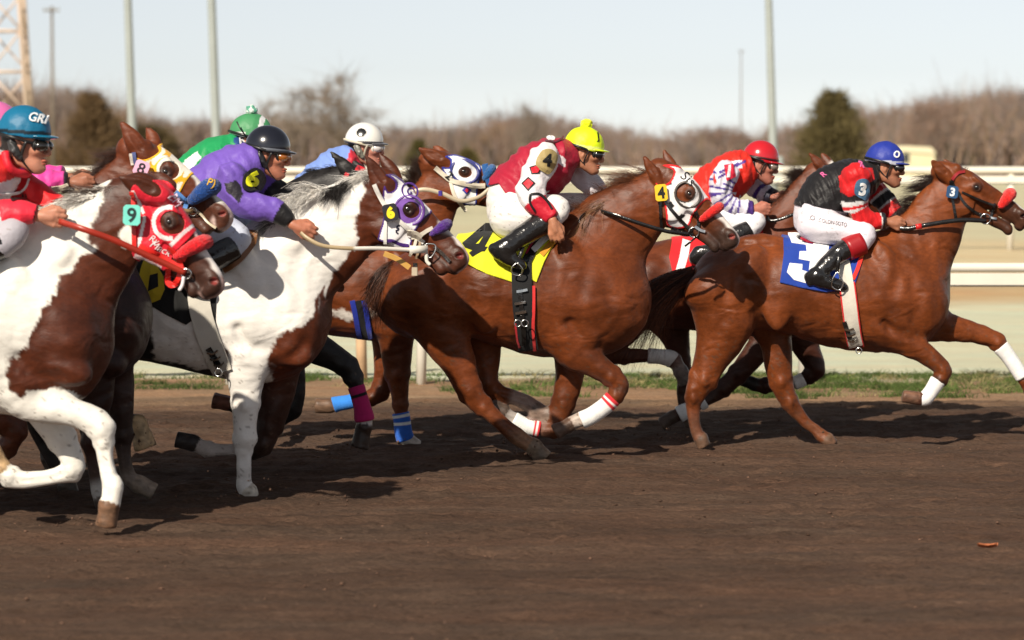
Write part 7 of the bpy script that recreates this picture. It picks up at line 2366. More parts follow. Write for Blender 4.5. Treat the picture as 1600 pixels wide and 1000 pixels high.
    decal_text('breeches_lettering', 'COLON-SOTO', 1299, 347, 5.5, d - .16, R['bfn'], .002, (.03, .03, .04), rr, ang=10, bold=-.03, sx=.8)
    decal_text('helmet_letter', 'O', 1401, 241, 11, d - .08, R['helm'], .003, (.85, .85, .85), rr, ang=8, bold=.04, sx=.9, shear=.1)
    decal_text('back_lettering', 'R', 1345, 257, 10, d - .12, jf, .003, (.6, .12, .3), rr, ang=20)
    decal_text('back_lettering', 'R', 1287, 272, 8, d - .12, jf, .003, (.6, .12, .3), rr, ang=-40)
    # saddle
    sd_ = Field().add(Chain(stations([(1247, 372, 6, 5.5), (1262, 377, 7, 4.5), (1290, 382, 7, 4.0), (1310, 378, 7, 3.6), (1330, 366, 6, 3.4)], d), k=.02))
    V, Q = surface(sd_, *sd_.bounds(), .007)
    mesh_np('saddle', V, Q, M_LEATHER, root)
    strap('saddle_edge', [(1252, 372), (1270, 380), (1295, 384), (1305, 381)], 2.6, d - .2, sd_, .004, (.35, .01, .03), root, M_STRAP)
    flat_ribbon([W(1312, 382, d - .27), W(1311, 400, d - .33), W(1308, 425, d - .35)], .022, .004, (1, 0, 0), 'stirrup_leather', M_LEATHER, root)
    tube_obj('stirrup_iron', catmull([W(1308, 424, d - .36), W(1301, 436, d - .36), W(1300, 448, d - .35), W(1312, 453, d - .35), W(1317, 440, d - .36), W(1308, 424, d - .36)], 4), .0045, M_METAL, root, nseg=8)
    # reins
    rp = catmull([W(1541, 345, d - .095), W(1500, 344, d - .14), W(1450, 351, d - .16), W(1420, 357, d - .14), W(1402, 356, d - .12)], 8)
    flat_ribbon(rp, .028, .004, (0, 0, 1), 'rein', M_LEATHER, root)
    m = (rp[:, 0] > W(1432, 0, d)[0]) & (rp[:, 0] < W(1440, 0, d)[0])
    flat_ribbon([W(1431, 354.5, d - .165), W(1435, 354, d - .165), W(1440, 353, d - .165)], .034, .008, (0, 0, 1), 'rein_marker', M_STRAP, root, (.6, .02, .02))
    rp = catmull([W(1541, 345, d + .085), W(1500, 342, d + .14), W(1450, 348, d + .15), W(1408, 348, d + .08)], 8)
    flat_ribbon(rp, .022, .004, (0, 0, 1), 'rein', M_LEATHER, root)
build_3()
# ================================================================ horse with yellow starred hood, rider in pink
def build_8():
    d = 14.65
    B8 = (0.115, 0.026, 0.0075); D8 = (.028, .009, .006)
    H = build_horse(dict(d=d, h=0.0100, base=(40, 0), seed=8,
        label='dark bay racehorse with white and yellow starred hood and pink tag 8',
        trunk=[(-250, 415, 540, 1.0), (-210, 392, 575, .95), (-140, 382, 575, .95), (-60, 384, 590, .88), (10, 386, 600, .78), (75, 386, 606, .70), (120, 388, 604, .64), (136, 392, 600, .62)],
        breast=[(180, 505, .10, 46, .13, 72)],
        neck=[(90, 450, 92, .62), (125, 400, 80, .52), (152, 352, 62, .46), (178, 310, 48, .45), (202, 278, 42, .50)],
        head=((216, 205), (369, 320)), yaw=.10,
        ears=[(226, 246, 194, 198, -.08, -.10, 25), (242, 226, 231, 201, .05, .065, 18)],
        coat=B8, muzzle=(.05, .035, .030), muzzle_amt=.45, nostril=(.55, .12, .10),
        blaze=[(.50, 1.02, .060, .10, (.76, .72, .66)), (.88, 1.06, .065, .22, (.62, .46, .42))],
        patches=[([(-400, 340), (150, 330), (200, 400), (300, 420), (300, 700), (-400, 700)], D8, 12)],
        legs=[
            dict(dy=(-.12, -.13), st=[(120, 520, 55, .65), (145, 580, 34, .75), (150, 625, 24, .8), (145, 665, 18, .9), (144, 690, 17, .9), (147, 712, 13), (151, 745, 12), (156, 768, 14), (160, 778, 13)],
                 hoof=((162, 782, 14), (168, 806, 19)), cols=[(0, D8, 0), (1, D8), (6, D8), (6.6, (.42, .40, .37)), (9, (.35, .32, .28))], hoofcol=(.07, .05, .04)),
            dict(dy=(.11, .12), st=[(150, 520, 50, .65), (176, 580, 32, .75), (186, 625, 23, .8), (190, 660, 17, .9), (192, 680, 16), (194, 700, 12), (197, 728, 11.5), (202, 746, 13), (212, 754, 12)],
                 hoof=((216, 756, 13), (240, 769, 16)), cols=[(0, D8), (6, (.04, .025, .02)), (7.5, (.20, .16, .13)), (9, (.26, .21, .17))], hoofcol=(.22, .17, .13)),
            dict(dy=(-.14, -.14), st=[(-200, 480, 62, .75), (-120, 560, 46, .7), (-40, 620, 34, .8), (10, 655, 26, .85), (22, 672, 20), (12, 698, 15), (-10, 722, 13), (-28, 740, 14)],
                 hoof=((-32, 744, 14), (-52, 765, 19)), cols=[(0, D8), (3, (.10, .028, .012)), (5, (.12, .035, .015)), (7, (.40, .22, .10))], hoofcol=(.3, .2, .1)),
            dict(dy=(.14, .14), st=[(-220, 480, 62, .75), (-230, 560, 46, .7), (-245, 620, 32, .8), (-262, 655, 22, .85), (-255, 690, 15), (-250, 730, 13), (-245, 750, 14)],
                 hoof=((-242, 756, 14), (-230, 785, 19)), cols=[(0, D8), (9, D8)]),
        ],
        muscles=[(150, 450, .13, 30, .09, 90, -28, .05), (160, 560, .15, 40, .08, 26, 26, .04)],
        grooves=[([(170, 420, 6), (160, 470, 7), (150, 530, 6)], .25, .02)],
    ))
    f, root, hf = H['f'], H['root'], H['hf']
    mane(H, [(208, 236), (192, 246), (178, 258), (160, 274), (145, 286), (128, 298)], 1400, .13, 1.0, .4, -.1, [(.05, .018, .012), (.10, .035, .018), (.03, .012, .008)], r=.0015, lift=.1, down_end=.5)
    mane(H, [(150, 284), (138, 288), (126, 294)], 300, .12, .6, .1, -.1, [(.18, .09, .05), (.10, .04, .02)], r=.0015, lift=.9, down_end=-.4, seed=9)
    dh = d - .10
    cream = (.76, .72, .62); yel = (.78, .40, .015)
    hood = [(210, 246), (222, 250), (236, 246), (248, 236), (244, 226), (252, 224), (266, 232), (283, 244), (306, 262), (297, 274), (288, 288), (280, 304), (272, 318), (250, 312), (228, 300), (214, 280), (208, 262)]
    items = [(circle(263, 268, 24, ry=23), yel), (star(236, 262, 11), yel), (star(262, 238, 10, rot=.4), yel), (star(282, 256, 9, rot=.9), yel), (star(226, 278, 10, rot=.2), yel), (star(284, 280, 8), yel), (star(246, 296, 9, rot=.5), yel),
             (circle(266, 263, 21, ry=18), cream)]
    cover('blinker_hood', f, hood, dh, .005, .0045, M_CLOTH, root, paint(cream, items, dh, trim=(.010, yel)), holes=[circle(265, 266, 16, ry=15), circle(239, 239, 9, ry=3, ang=-40)], depth=.008, label='white hood with yellow stars and yellow eye ring')
    tag_plate('number_tag', 221, 263, 23, 24, d, .15, (.72, .40, .55), '8', (.02, .015, .02), root, ang=22, bold=.02)
    strap('bridle_cheekpiece', [(210, 238), (212, 252), (218, 266)], 6, dh, f, .010, (.10, .13, .30), root)
    strap('bridle_cheekpiece', [(205, 240), (207, 258)], 5, dh, f, .011, (.70, .66, .58), root)
    strap('bridle_strap', [(275, 300), (284, 308), (295, 318)], 8, dh, f, .012, (.10, .25, .58), root)
    strap('bridle_strap', [(288, 326), (292, 316), (302, 306)], 7, dh, f, .012, (.10, .25, .58), root)
    strap('bridle_toggle', [(300, 314), (304, 308), (308, 302)], 6, dh, f, .022, (.66, .58, .42), root)
    fleece_roll(H, [(0.685, .16, -.115, .8), (0.705, .09, -.12, 1.1), (0.720, .02, -.10, 1.3), (0.735, -.01, -.05, 1.2), (0.735, -.01, .03, 1.0), (0.725, .05, .09, .9)], .036, 0, (.010, .055, .23), label='blue fleece noseband with yellow mark')
    decal_text('noseband_mark', 'P)', 330, 287, 15, d - .14, H['fleece'], 0.0, (.72, .42, .04), root, ang=18, bold=.0)
    strap('bit_cord', [(300, 326), (312, 334), (325, 348), (338, 356)], 3.5, dh, f, .006, (.62, .54, .40), root)
    ring_obj('bit_ring', W(301, 331, d - .09), .022, .004, (0.1, 1, 0.1), M_METAL, root)
    R = build_rider(dict(d=d, h=.0080, hg=.0095, seed=8, seat=(-110, 350),
        label='jockey in pink silks and pink helmet, half hidden behind the teal cap',
        head=(-4, 208, 4, .10), size=.245, neck=(-38, 225), skin=(.30, .12, .07),
        torso=[(-135, 330, 40, 1.1), (-115, 305, 46, 1.05), (-80, 280, 48, 1.0), (-48, 262, 46, 1.1), (-25, 250, 32, 1.4)],
        arms=[dict(dy=(-.20, -.14), st=[(-45, 268, 24), (-20, 288, 22), (10, 300, 20), (45, 290, 18), (80, 284, 15), (104, 284, 11), (108, 285, 9)], sleeve=6, hand=dict(dir=(1, 0, -.1), b=(.15, 0, -1), c=(0, 1, 0), k=1.1)),
              dict(dy=(.20, .10), st=[(-35, 262, 20), (0, 276, 18), (50, 280, 15), (95, 276, 12), (112, 278, 10)], sleeve=4, hand=dict(dir=(1, 0, -.1), b=(.15, 0, -1), c=(0, -1, 0)))],
        legs=[dict(dy=(-.14, -.32), knee=5, st=[(-125, 350, 40), (-80, 355, 34), (-20, 350, 27), (5, 350, 22), (-15, 370, 20), (-50, 390, 18), (-90, 420, 15)], foot=[(-98, 430, 13), (-60, 445, 8)]),
              dict(dy=(.14, .32), knee=5, st=[(-125, 350, 40), (-80, 355, 34), (-20, 350, 27), (5, 350, 22), (-15, 370, 20), (-50, 390, 18), (-90, 420, 15)], foot=[(-98, 430, 13), (-60, 445, 8)])],
        jacket_cut=[(-220, 320), (-200, 210), (-60, 200), (-25, 212), (130, 250), (130, 330), (0, 335), (-110, 345), (-160, 335)], breeches_cut=[(-200, 295), (130, 295), (130, 480), (-200, 480)],
        breeches=(.30, .28, .36),
        silk=silk_paint((.72, .06, .32), arm_items=[(0, 4.6, 9, (.02, .018, .025)), (1, 3.4, 9, (.02, .018, .025))]),
        helmet=dict(col=lambda fr, la, up: np.where((up < .055)[:, None], np.array((.75, .55, .62)), np.array((.62, .14, .36))), peak=(.62, .2, .4), band=dict(z=.045, r=.006, col=(.012, .012, .014)),
                    goggles=dict(lens=(.02, .02, .02), frame=(.012, .012, .012)), strap=(.02, .02, .02))))
    rr = R['root']
    strap('sleeve_cuff_stripe', [(82, 296), (95, 294), (106, 290)], 8, d - .2, R['jfn'], .004, (.66, .58, .45), rr, M_SILK)
    rp = catmull([W(118, 290, d - .14), W(122, 300, d - .16), W(170, 312, d - .26), W(240, 322, d - .2), W(301, 331, d - .1)], 8)
    flat_ribbon(rp, .022, .004, (0, 0, 1), 'rein', M_STRAP, root, (.30, .20, .10))
    cover('saddle_cloth', f, [(-220, 350), (-110, 350), (-90, 400), (-95, 480), (-160, 490), (-230, 460)], d - .3, .014, .014, M_CLOTH, root, paint((.72, .40, .55), [], d), smooth=False, depth=.02)
build_8()
# ================================================================ black horse behind the pinto, rider in green
def build_5():
    d = 16.1
    BL = (.013, .011, .011)
    H = build_horse(dict(d=d, h=0.0125, base=(330, 0), seed=5,
        label='black racehorse mostly hidden behind the pinto, magenta bandage on its foreleg',
        trunk=[(60, 430, 520, 1.0), (100, 405, 545, .95), (160, 398, 545, .95), (230, 398, 552, .88), (300, 398, 562, .78), (370, 396, 570, .70), (405, 398, 572, .66)],
        breast=[(455, 490, .10, 40, .12, 58)],
        neck=[(390, 450, 72, .62), (430, 398, 66, .52), (464, 352, 60, .44), (496, 320, 52, .42), (530, 302, 42, .45), (552, 292, 36, .52)],
        head=((556, 258), (692, 358)), yaw=.05,
        ears=[(562, 284, 524, 245, -.07, -.08, 21), (572, 276, 552, 252, .05, .06, 16)],
        coat=BL, legs=[
            dict(dy=(-.12, -.12), st=[(450, 505, 42, .65), (488, 540, 27, .75), (518, 556, 21, .8), (542, 572, 17, .85), (552, 590, 14.5), (558, 608, 11), (565, 635, 10.5), (569, 652, 12.5), (569, 664, 11.5)],
                 hoof=((568, 668, 12), (562, 700, 18)), cols=[(0, BL), (7, BL), (7.3, (.50, .46, .44)), (9, (.45, .40, .38))], hoofcol=(.035, .02, .015)),
            dict(dy=(.11, .12), st=[(430, 520, 42, .65), (450, 572, 27, .75), (456, 610, 20, .8), (455, 635, 17, .85), (442, 646, 15), (418, 647, 10.5), (392, 643, 10), (372, 636, 12.5), (360, 632, 11)],
                 hoof=((355, 630, 11.5), (333, 625, 14)), cols=[(0, BL), (8, BL), (9, (.10, .03, .02))], hoofcol=(.22, .09, .06)),
            dict(dy=(-.13, -.13), st=[(100, 470, 55, .75), (120, 540, 38, .7), (140, 590, 27, .8), (128, 625, 18, .85), (130, 650, 13), (140, 690, 11), (146, 712, 12)], hoof=((148, 717, 12), (156, 738, 17)), cols=[(0, BL), (9, BL)]),
            dict(dy=(.13, .13), st=[(100, 470, 55, .75), (80, 540, 38, .7), (70, 590, 27, .8), (58, 625, 18, .85), (62, 650, 13), (72, 690, 11), (76, 712, 12)], hoof=((78, 717, 12), (86, 738, 17)), cols=[(0, BL), (9, BL)]),
        ]))
    f, root = H['f'], H['root']
    mane(H, [(548, 262), (530, 266), (510, 268), (490, 272), (475, 284)], 900, .08, .8, .3, -.3, [(.008, .007, .008), (.02, .016, .016)], r=.0015, lift=.4, down_end=.7)
    mag = (.36, .012, .10)
    leg_wrap(H, [(556, 603, 12), (560, 615, 11.5), (566, 636, 12), (569, 652, 14.5), (570, 658, 13.5)], -.12, [(0, mag), (.22, (.01, .008, .01)), (.32, mag)], label='magenta bandage with black band')
    dh = d - .09
    strap('bridle_browband', [(540, 300), (538, 285), (543, 270)], 7, dh, f, .006, (.50, .02, .03), root)
    strap('bridle_headpiece', [(556, 262), (566, 266), (576, 274), (582, 282)], 8, dh, f, .006, (.55, .02, .03), root)
    box_obj('bridle_rosette', W(541, 290, d - .12), np.array([[.94, 0, .34], [-.34, 0, .94], [0, 1, 0]]), (.030, .020, .006), M_STRAP, root, (.08, .42, .20), bevel=.008)
    R = build_rider(dict(d=d, h=.0080, hg=.0090, seed=5, seat=(290, 350),
        label='jockey in green silks and green pompom cap behind the purple rider',
        head=(394, 222, 4, .08), size=.245, neck=(368, 232), skin=(.36, .15, .09),
        torso=[(275, 330, 34, 1.1), (290, 300, 40, 1.05), (315, 275, 40, 1.0), (342, 256, 40, 1.1), (364, 240, 29, 1.4)],
        arms=[dict(dy=(-.19, -.12), st=[(350, 262, 20), (360, 290, 19), (385, 312, 17), (420, 325, 13), (445, 330, 10)], sleeve=5, hand=dict(dir=(1, 0, -.2), b=(.15, 0, -1), c=(0, 1, 0))),
              dict(dy=(.19, .1), st=[(362, 256, 18), (390, 285, 16), (420, 308, 13), (440, 318, 10)], sleeve=4, hand=dict(dir=(1, 0, -.2), b=(.15, 0, -1), c=(0, -1, 0)))],
        legs=[dict(dy=(s_ * .13, s_ * .3), knee=5, st=[(285, 345, 36), (320, 350, 31), (360, 352, 24), (385, 352, 20), (365, 370, 18), (330, 390, 16), (300, 415, 13)], foot=[(292, 422, 12), (325, 438, 7)]) for s_ in (-1, 1)],
        jacket_cut=[(220, 315), (230, 215), (340, 190), (378, 205), (400, 250), (460, 280), (460, 350), (380, 345), (300, 335), (255, 325)], breeches_cut=[(220, 295), (460, 295), (460, 460), (220, 460)],
        silk=silk_paint((.012, .27, .085), items=[([(262, 300), (285, 250), (305, 236), (312, 246), (290, 275), (282, 310)], (.66, .70, .66)), ([(362, 215), (384, 205), (400, 240), (380, 262), (368, 240)], (.02, .06, .22))]),
        helmet=dict(cover=True, col=lambda fr, la, up: np.where(((up < .05) & (fr < -.02))[:, None], np.array((.66, .68, .64)), np.where((np.abs(fr - .055) < .012)[:, None] & (up > .07)[:, None], np.array((.7, .72, .72)), np.array((.055, .25, .10)))), peak=(.05, .25, .10), band=None,
                    pom=((.10, .36, .25), .034, (.65, .75, .70)), goggles=dict(lens=(.02, .02, .02), frame=(.01, .01, .01)), strap=(.012, .012, .012))))
    decal_text('collar_lettering', 'R', 377, 218, 11, d - .16, R['jfn'], .004, (.8, .8, .8), R['root'], ang=-15, bold=.02)
    tube_obj('cap_cord', catmull([W(370, 190, d - .13), W(376, 202, d - .15), W(386, 214, d - .13)], 5), .004, M_STRAP, R['root'], (.01, .01, .012), nseg=6)
build_5()
# ================================================================ chestnut behind, blue girth, rider in white helmet
def build_2():
    d = 18.0
    C2 = (0.138, 0.032, 0.0072)
    H = build_horse(dict(d=d, h=0.0115, base=(520, 0), seed=2,
        label='chestnut racehorse with blue girth and blue bandages behind the yellow cloth horse',
        trunk=[(335, 425, 490, 1.0), (365, 398, 512, .95), (410, 388, 510, .95), (470, 386, 516, .88), (530, 380, 526, .78), (590, 374, 534, .70), (622, 376, 532, .66)],
        breast=[(668, 450, .10, 34, .12, 50)],
        neck=[(605, 425, 62, .62), (630, 392, 58, .54), (652, 358, 50, .48), (672, 322, 41, .48), (688, 292, 33, .52)],
        head=((674, 229), (819, 283)), yaw=.08, jaw=.02,
        ears=[(694, 254, 660, 235, -.075, -.10, 20), (700, 248, 680, 230, .045, .06, 13)],
        coat=C2, muzzle=(.04, .02, .015), muzzle_amt=.7, blaze=[(.50, 1.0, .06, .09, WHITE_COAT)],
        patches=[([(512, 484), (530, 482), (552, 490), (560, 500), (545, 504), (528, 496)], (.70, .64, .58), 2), ([(575, 484), (588, 484), (586, 496), (576, 494)], (.55, .45, .38), 2)],
        legs=[
            dict(dy=(-.12, -.12), st=[(612, 480, 42, .68), (618, 520, 29, .72), (619, 552, 23, .75), (621, 585, 18.5, .8), (624, 612, 14.5), (626, 632, 13), (628, 652, 10.5), (630, 674, 11), (633, 686, 11)],
                 hoof=((637, 688, 10), (654, 699, 12)), cols=[(0, C2, 0), (7, C2, 0), (7.5, (.6, .56, .5)), (9, (.6, .56, .5))], hoofcol=(.52, .46, .40)),
            dict(dy=(.11, .11), st=[(610, 490, 40, .7), (606, 530, 26, .75), (603, 560, 20, .8), (600, 588, 16, .85), (594, 610, 15), (580, 622, 12), (555, 627, 9), (535, 630, 9), (522, 633, 11)],
                 hoof=((516, 634, 11), (492, 634, 13)), cols=[(0, C2, 0), (7, C2, 0), (8, (.50, .26, .10))], hoofcol=(.14, .08, .05)),
            dict(dy=(-.12, -.12), st=[(355, 455, 46, .75), (378, 515, 33, .7), (400, 560, 22, .8), (398, 590, 15, .85), (410, 620, 10), (420, 648, 9.5), (424, 664, 10.5)], hoof=((426, 668, 10), (434, 684, 14)), cols=[(0, (.05, .014, .006)), (9, (.04, .015, .01))]),
            dict(dy=(.12, .12), st=[(355, 455, 46, .75), (368, 515, 33, .7), (378, 560, 22, .8), (372, 590, 15, .85), (378, 620, 10), (384, 648, 9.5), (388, 664, 10.5)], hoof=((390, 668, 10), (396, 684, 14)), cols=[(0, (.05, .014, .006)), (9, (.04, .015, .01))]),
        ],
        muscles=[(640, 440, .14, 22, .09, 60, -25, .05), (605, 505, .15, 26, .06, 24, 10, .04)]))
    f, root, hf = H['f'], H['root'], H['hf']
    mane(H, [(680, 262), (668, 272), (655, 285), (645, 298)], 800, .13, .8, .2, -.1, [(.02, .010, .007), (.05, .02, .012)], r=.0015, lift=.75, down_end=.1)
    mane(H, [(664, 272), (655, 278), (648, 288)], 500, .11, .3, .1, -.1, [(.02, .010, .007), (.06, .025, .014)], r=.0016, lift=1.1, down_end=-.6, seed=6)
    tail(H, [([(345, 430, 0), (315, 445, 0), (290, 480, 0), (280, 520, 0)], 400, .03, .06)], [(.02, .01, .008)])
    dh = d - .09
    wh = (.78, .78, .80); blu = (.02, .035, .30)
    hood = [(690, 262), (702, 262), (704, 250), (696, 244), (712, 241), (730, 247), (750, 258), (751, 272), (747, 290), (745, 308), (742, 322), (722, 318), (710, 305), (704, 290), (698, 276)]
    cover('blinker_hood', f, hood, dh, .005, .0048, M_CLOTH, root, paint(wh, [], dh, trim=(.009, blu)), holes=[circle(727, 269, 11, ry=9)], depth=.008, label='white hood with blue edging and small red diamond')
    cup = hf.p(.40, .112, -.135)
    V = []; n = 22
    for j, (rr, out) in enumerate(((.092, -.010), (.091, .010), (.080, .016), (.074, .010), (.072, -.006))):
        for i in range(n):
            a = 2 * math.pi * i / n
            V.append(cup + hf.U * rr * hf.L / .62 * math.cos(a) + hf.V * rr * .8 * hf.L / .62 * math.sin(a) - hf.Wd * out * (1 if math.sin(a) > -.3 else .2))
    mesh_np('eye_cup', np.array(V), [(j * n + i, j * n + (i + 1) % n, (j + 1) * n + (i + 1) % n, (j + 1) * n + i) for j in range(4) for i in range(n)], M_STRAP, root, (.03, .035, .18))
    decal_poly('hood_diamond', [[(729, 291), (737, 297), (729, 304), (722, 297)]], dh, f, .0065, (.05, .06, .40), root)
    decal_poly('hood_diamond_centre', [[(729, 294), (733, 297), (729, 301), (726, 297)]], dh, f, .0095, (.55, .03, .06), root)
    cr = (.68, .62, .50)
    strap('bridle_cheekpiece', [(680, 262), (692, 272), (705, 282), (722, 286), (745, 290), (758, 290)], 7, dh, f, .012, cr, root)
    strap('bridle_throatlatch', [(704, 285), (710, 305), (722, 322), (728, 330)], 5, dh, f, .010, cr, root)
    decal_text('cheekpiece_number', '2', 702, 274, 13, dh, f, .020, (.02, .02, .02), root, ang=40, bold=.02)
    strap('noseband_strap', [(757, 258), (760, 274), (766, 290)], 9, dh, f, .016, (.02, .10, .30), root, M_CLOTH, thick=.010)
    fleece_roll(H, [(.60, .10, -.10, .8), (.61, .04, -.09, 1), (.62, .0, -.05, 1), (.62, -.01, 0, 1), (.62, .0, .05, 1)], .026, 0, (.02, .11, .32), label='blue fleece noseband')
    ring_obj('bit_ring', W(766, 292, d - .085), .030, .005, (0.1, 1, 0.1), M_METAL, root)
    R = build_rider(dict(d=d, h=.0076, hg=.0085, seed=2, seat=(480, 345),
        label='jockey in pale blue silks with red scarf and white helmet',
        head=(571, 232, 2, .16), size=.245, neck=(545, 248), skin=(.48, .20, .14),
        torso=[(470, 335, 28, 1.2), (482, 315, 35, 1.1), (500, 294, 36, 1.0), (522, 274, 36, 1.1), (540, 258, 27, 1.4)],
        arms=[dict(dy=(-.19, -.12), st=[(528, 278, 18), (530, 305, 17), (550, 325, 15), (585, 330, 12), (610, 332, 9)], sleeve=5, hand=dict(dir=(1, 0, -.2), b=(.15, 0, -1), c=(0, 1, 0))),
              dict(dy=(.19, .1), st=[(540, 274, 16), (560, 295, 15), (585, 315, 12), (608, 322, 9)], sleeve=4, hand=dict(dir=(1, 0, -.2), b=(.15, 0, -1), c=(0, -1, 0)))],
        legs=[dict(dy=(s_ * .12, s_ * .3), knee=5, st=[(480, 350, 30), (510, 355, 26), (545, 356, 21), (565, 356, 18), (550, 372, 16), (520, 390, 14), (495, 412, 12)], foot=[(488, 420, 11), (520, 434, 6)]) for s_ in (-1, 1)],
        jacket_cut=[(430, 325), (440, 235), (520, 215), (552, 232), (570, 262), (625, 300), (625, 355), (560, 345), (500, 338), (460, 334)], breeches_cut=[(430, 305), (625, 305), (625, 450), (430, 450)],
        silk=silk_paint((.18, .28, .62), items=[([(546, 232), (570, 250), (580, 275), (570, 300), (556, 290), (548, 270), (542, 250)], (.48, .02, .04))]),
        helmet=dict(col=lambda fr, la, up: np.where((((fr + .01) / .030) ** 2 + ((up - .095) / .026) ** 2 < 1)[:, None] & (la < 0)[:, None], np.array((.012, .012, .012)), np.array((.76, .75, .70))), peak=(.10, .10, .11), band=dict(z=.036, r=.007, col=(.05, .05, .055)),
                    goggles=dict(lens=(.62, .58, .56), frame=(.70, .66, .58), strap=(.62, .56, .42)), strap=(.40, .36, .28), strapw=1.6, pad=(.16, .16, .13))))
    tube_obj('scarf', catmull([W(545, 236, d - .09), W(548, 252, d - .11), W(560, 266, d - .10), W(575, 270, d - .04), W(580, 266, d + .02)], 6), .018, M_SILK, R['root'], (.50, .015, .03), nseg=12)
    # blue girth bands
    dn = d - .27
    for x in (556, 574):
        strap('girth_band', [(x - 6, 470), (x - 2, 490), (x + 1, 510), (x + 4, 531)], 8, dn, f, .016, (.015, .03, .30), root, M_CLOTH, thick=.006)
    strap('girth', [(560, 470), (564, 490), (567, 510), (570, 532)], 12, dn, f, .012, (.012, .012, .014), root, M_CLOTH, thick=.005)
    lb = (.04, .22, .68); b2 = (.03, .12, .50)
    leg_wrap(H, [(555, 625, 10), (545, 628, 9.8), (528, 631, 10.5), (521, 633, 11.5)], .11, [(0, lb)], label='light blue bandage on the folded foreleg')
    leg_wrap(H, [(626, 645, 12.5), (628, 656, 12), (630, 674, 12.5), (634, 688, 13)], -.12, [(0, b2), (.05, WW), (.16, b2), (.32, WW), (.44, b2)], label='blue bandage with two white rings')
    rp = catmull([W(766, 294, d - .09), W(748, 308, d - .11), W(720, 314, d - .14), W(690, 302, d - .16), W(664, 296, d - .17), W(640, 300, d - .16)], 8)
    flat_ribbon(rp, .026, .004, (0, 0, 1), 'rein', M_STRAP, root, (.50, .42, .30))
    box_obj('rein_ring', W(688, 302, d - .165), AXES, (.012, .006, .016), M_STRAP, root, (.05, .03, .25), bevel=.004)
    cover('saddle_cloth', f, [(450, 355), (520, 355), (540, 370), (535, 400), (500, 405), (450, 395)], dn, .012, .012, M_CLOTH, root, paint((.6, .6, .62), [], dn), smooth=False, depth=.02)
build_2()
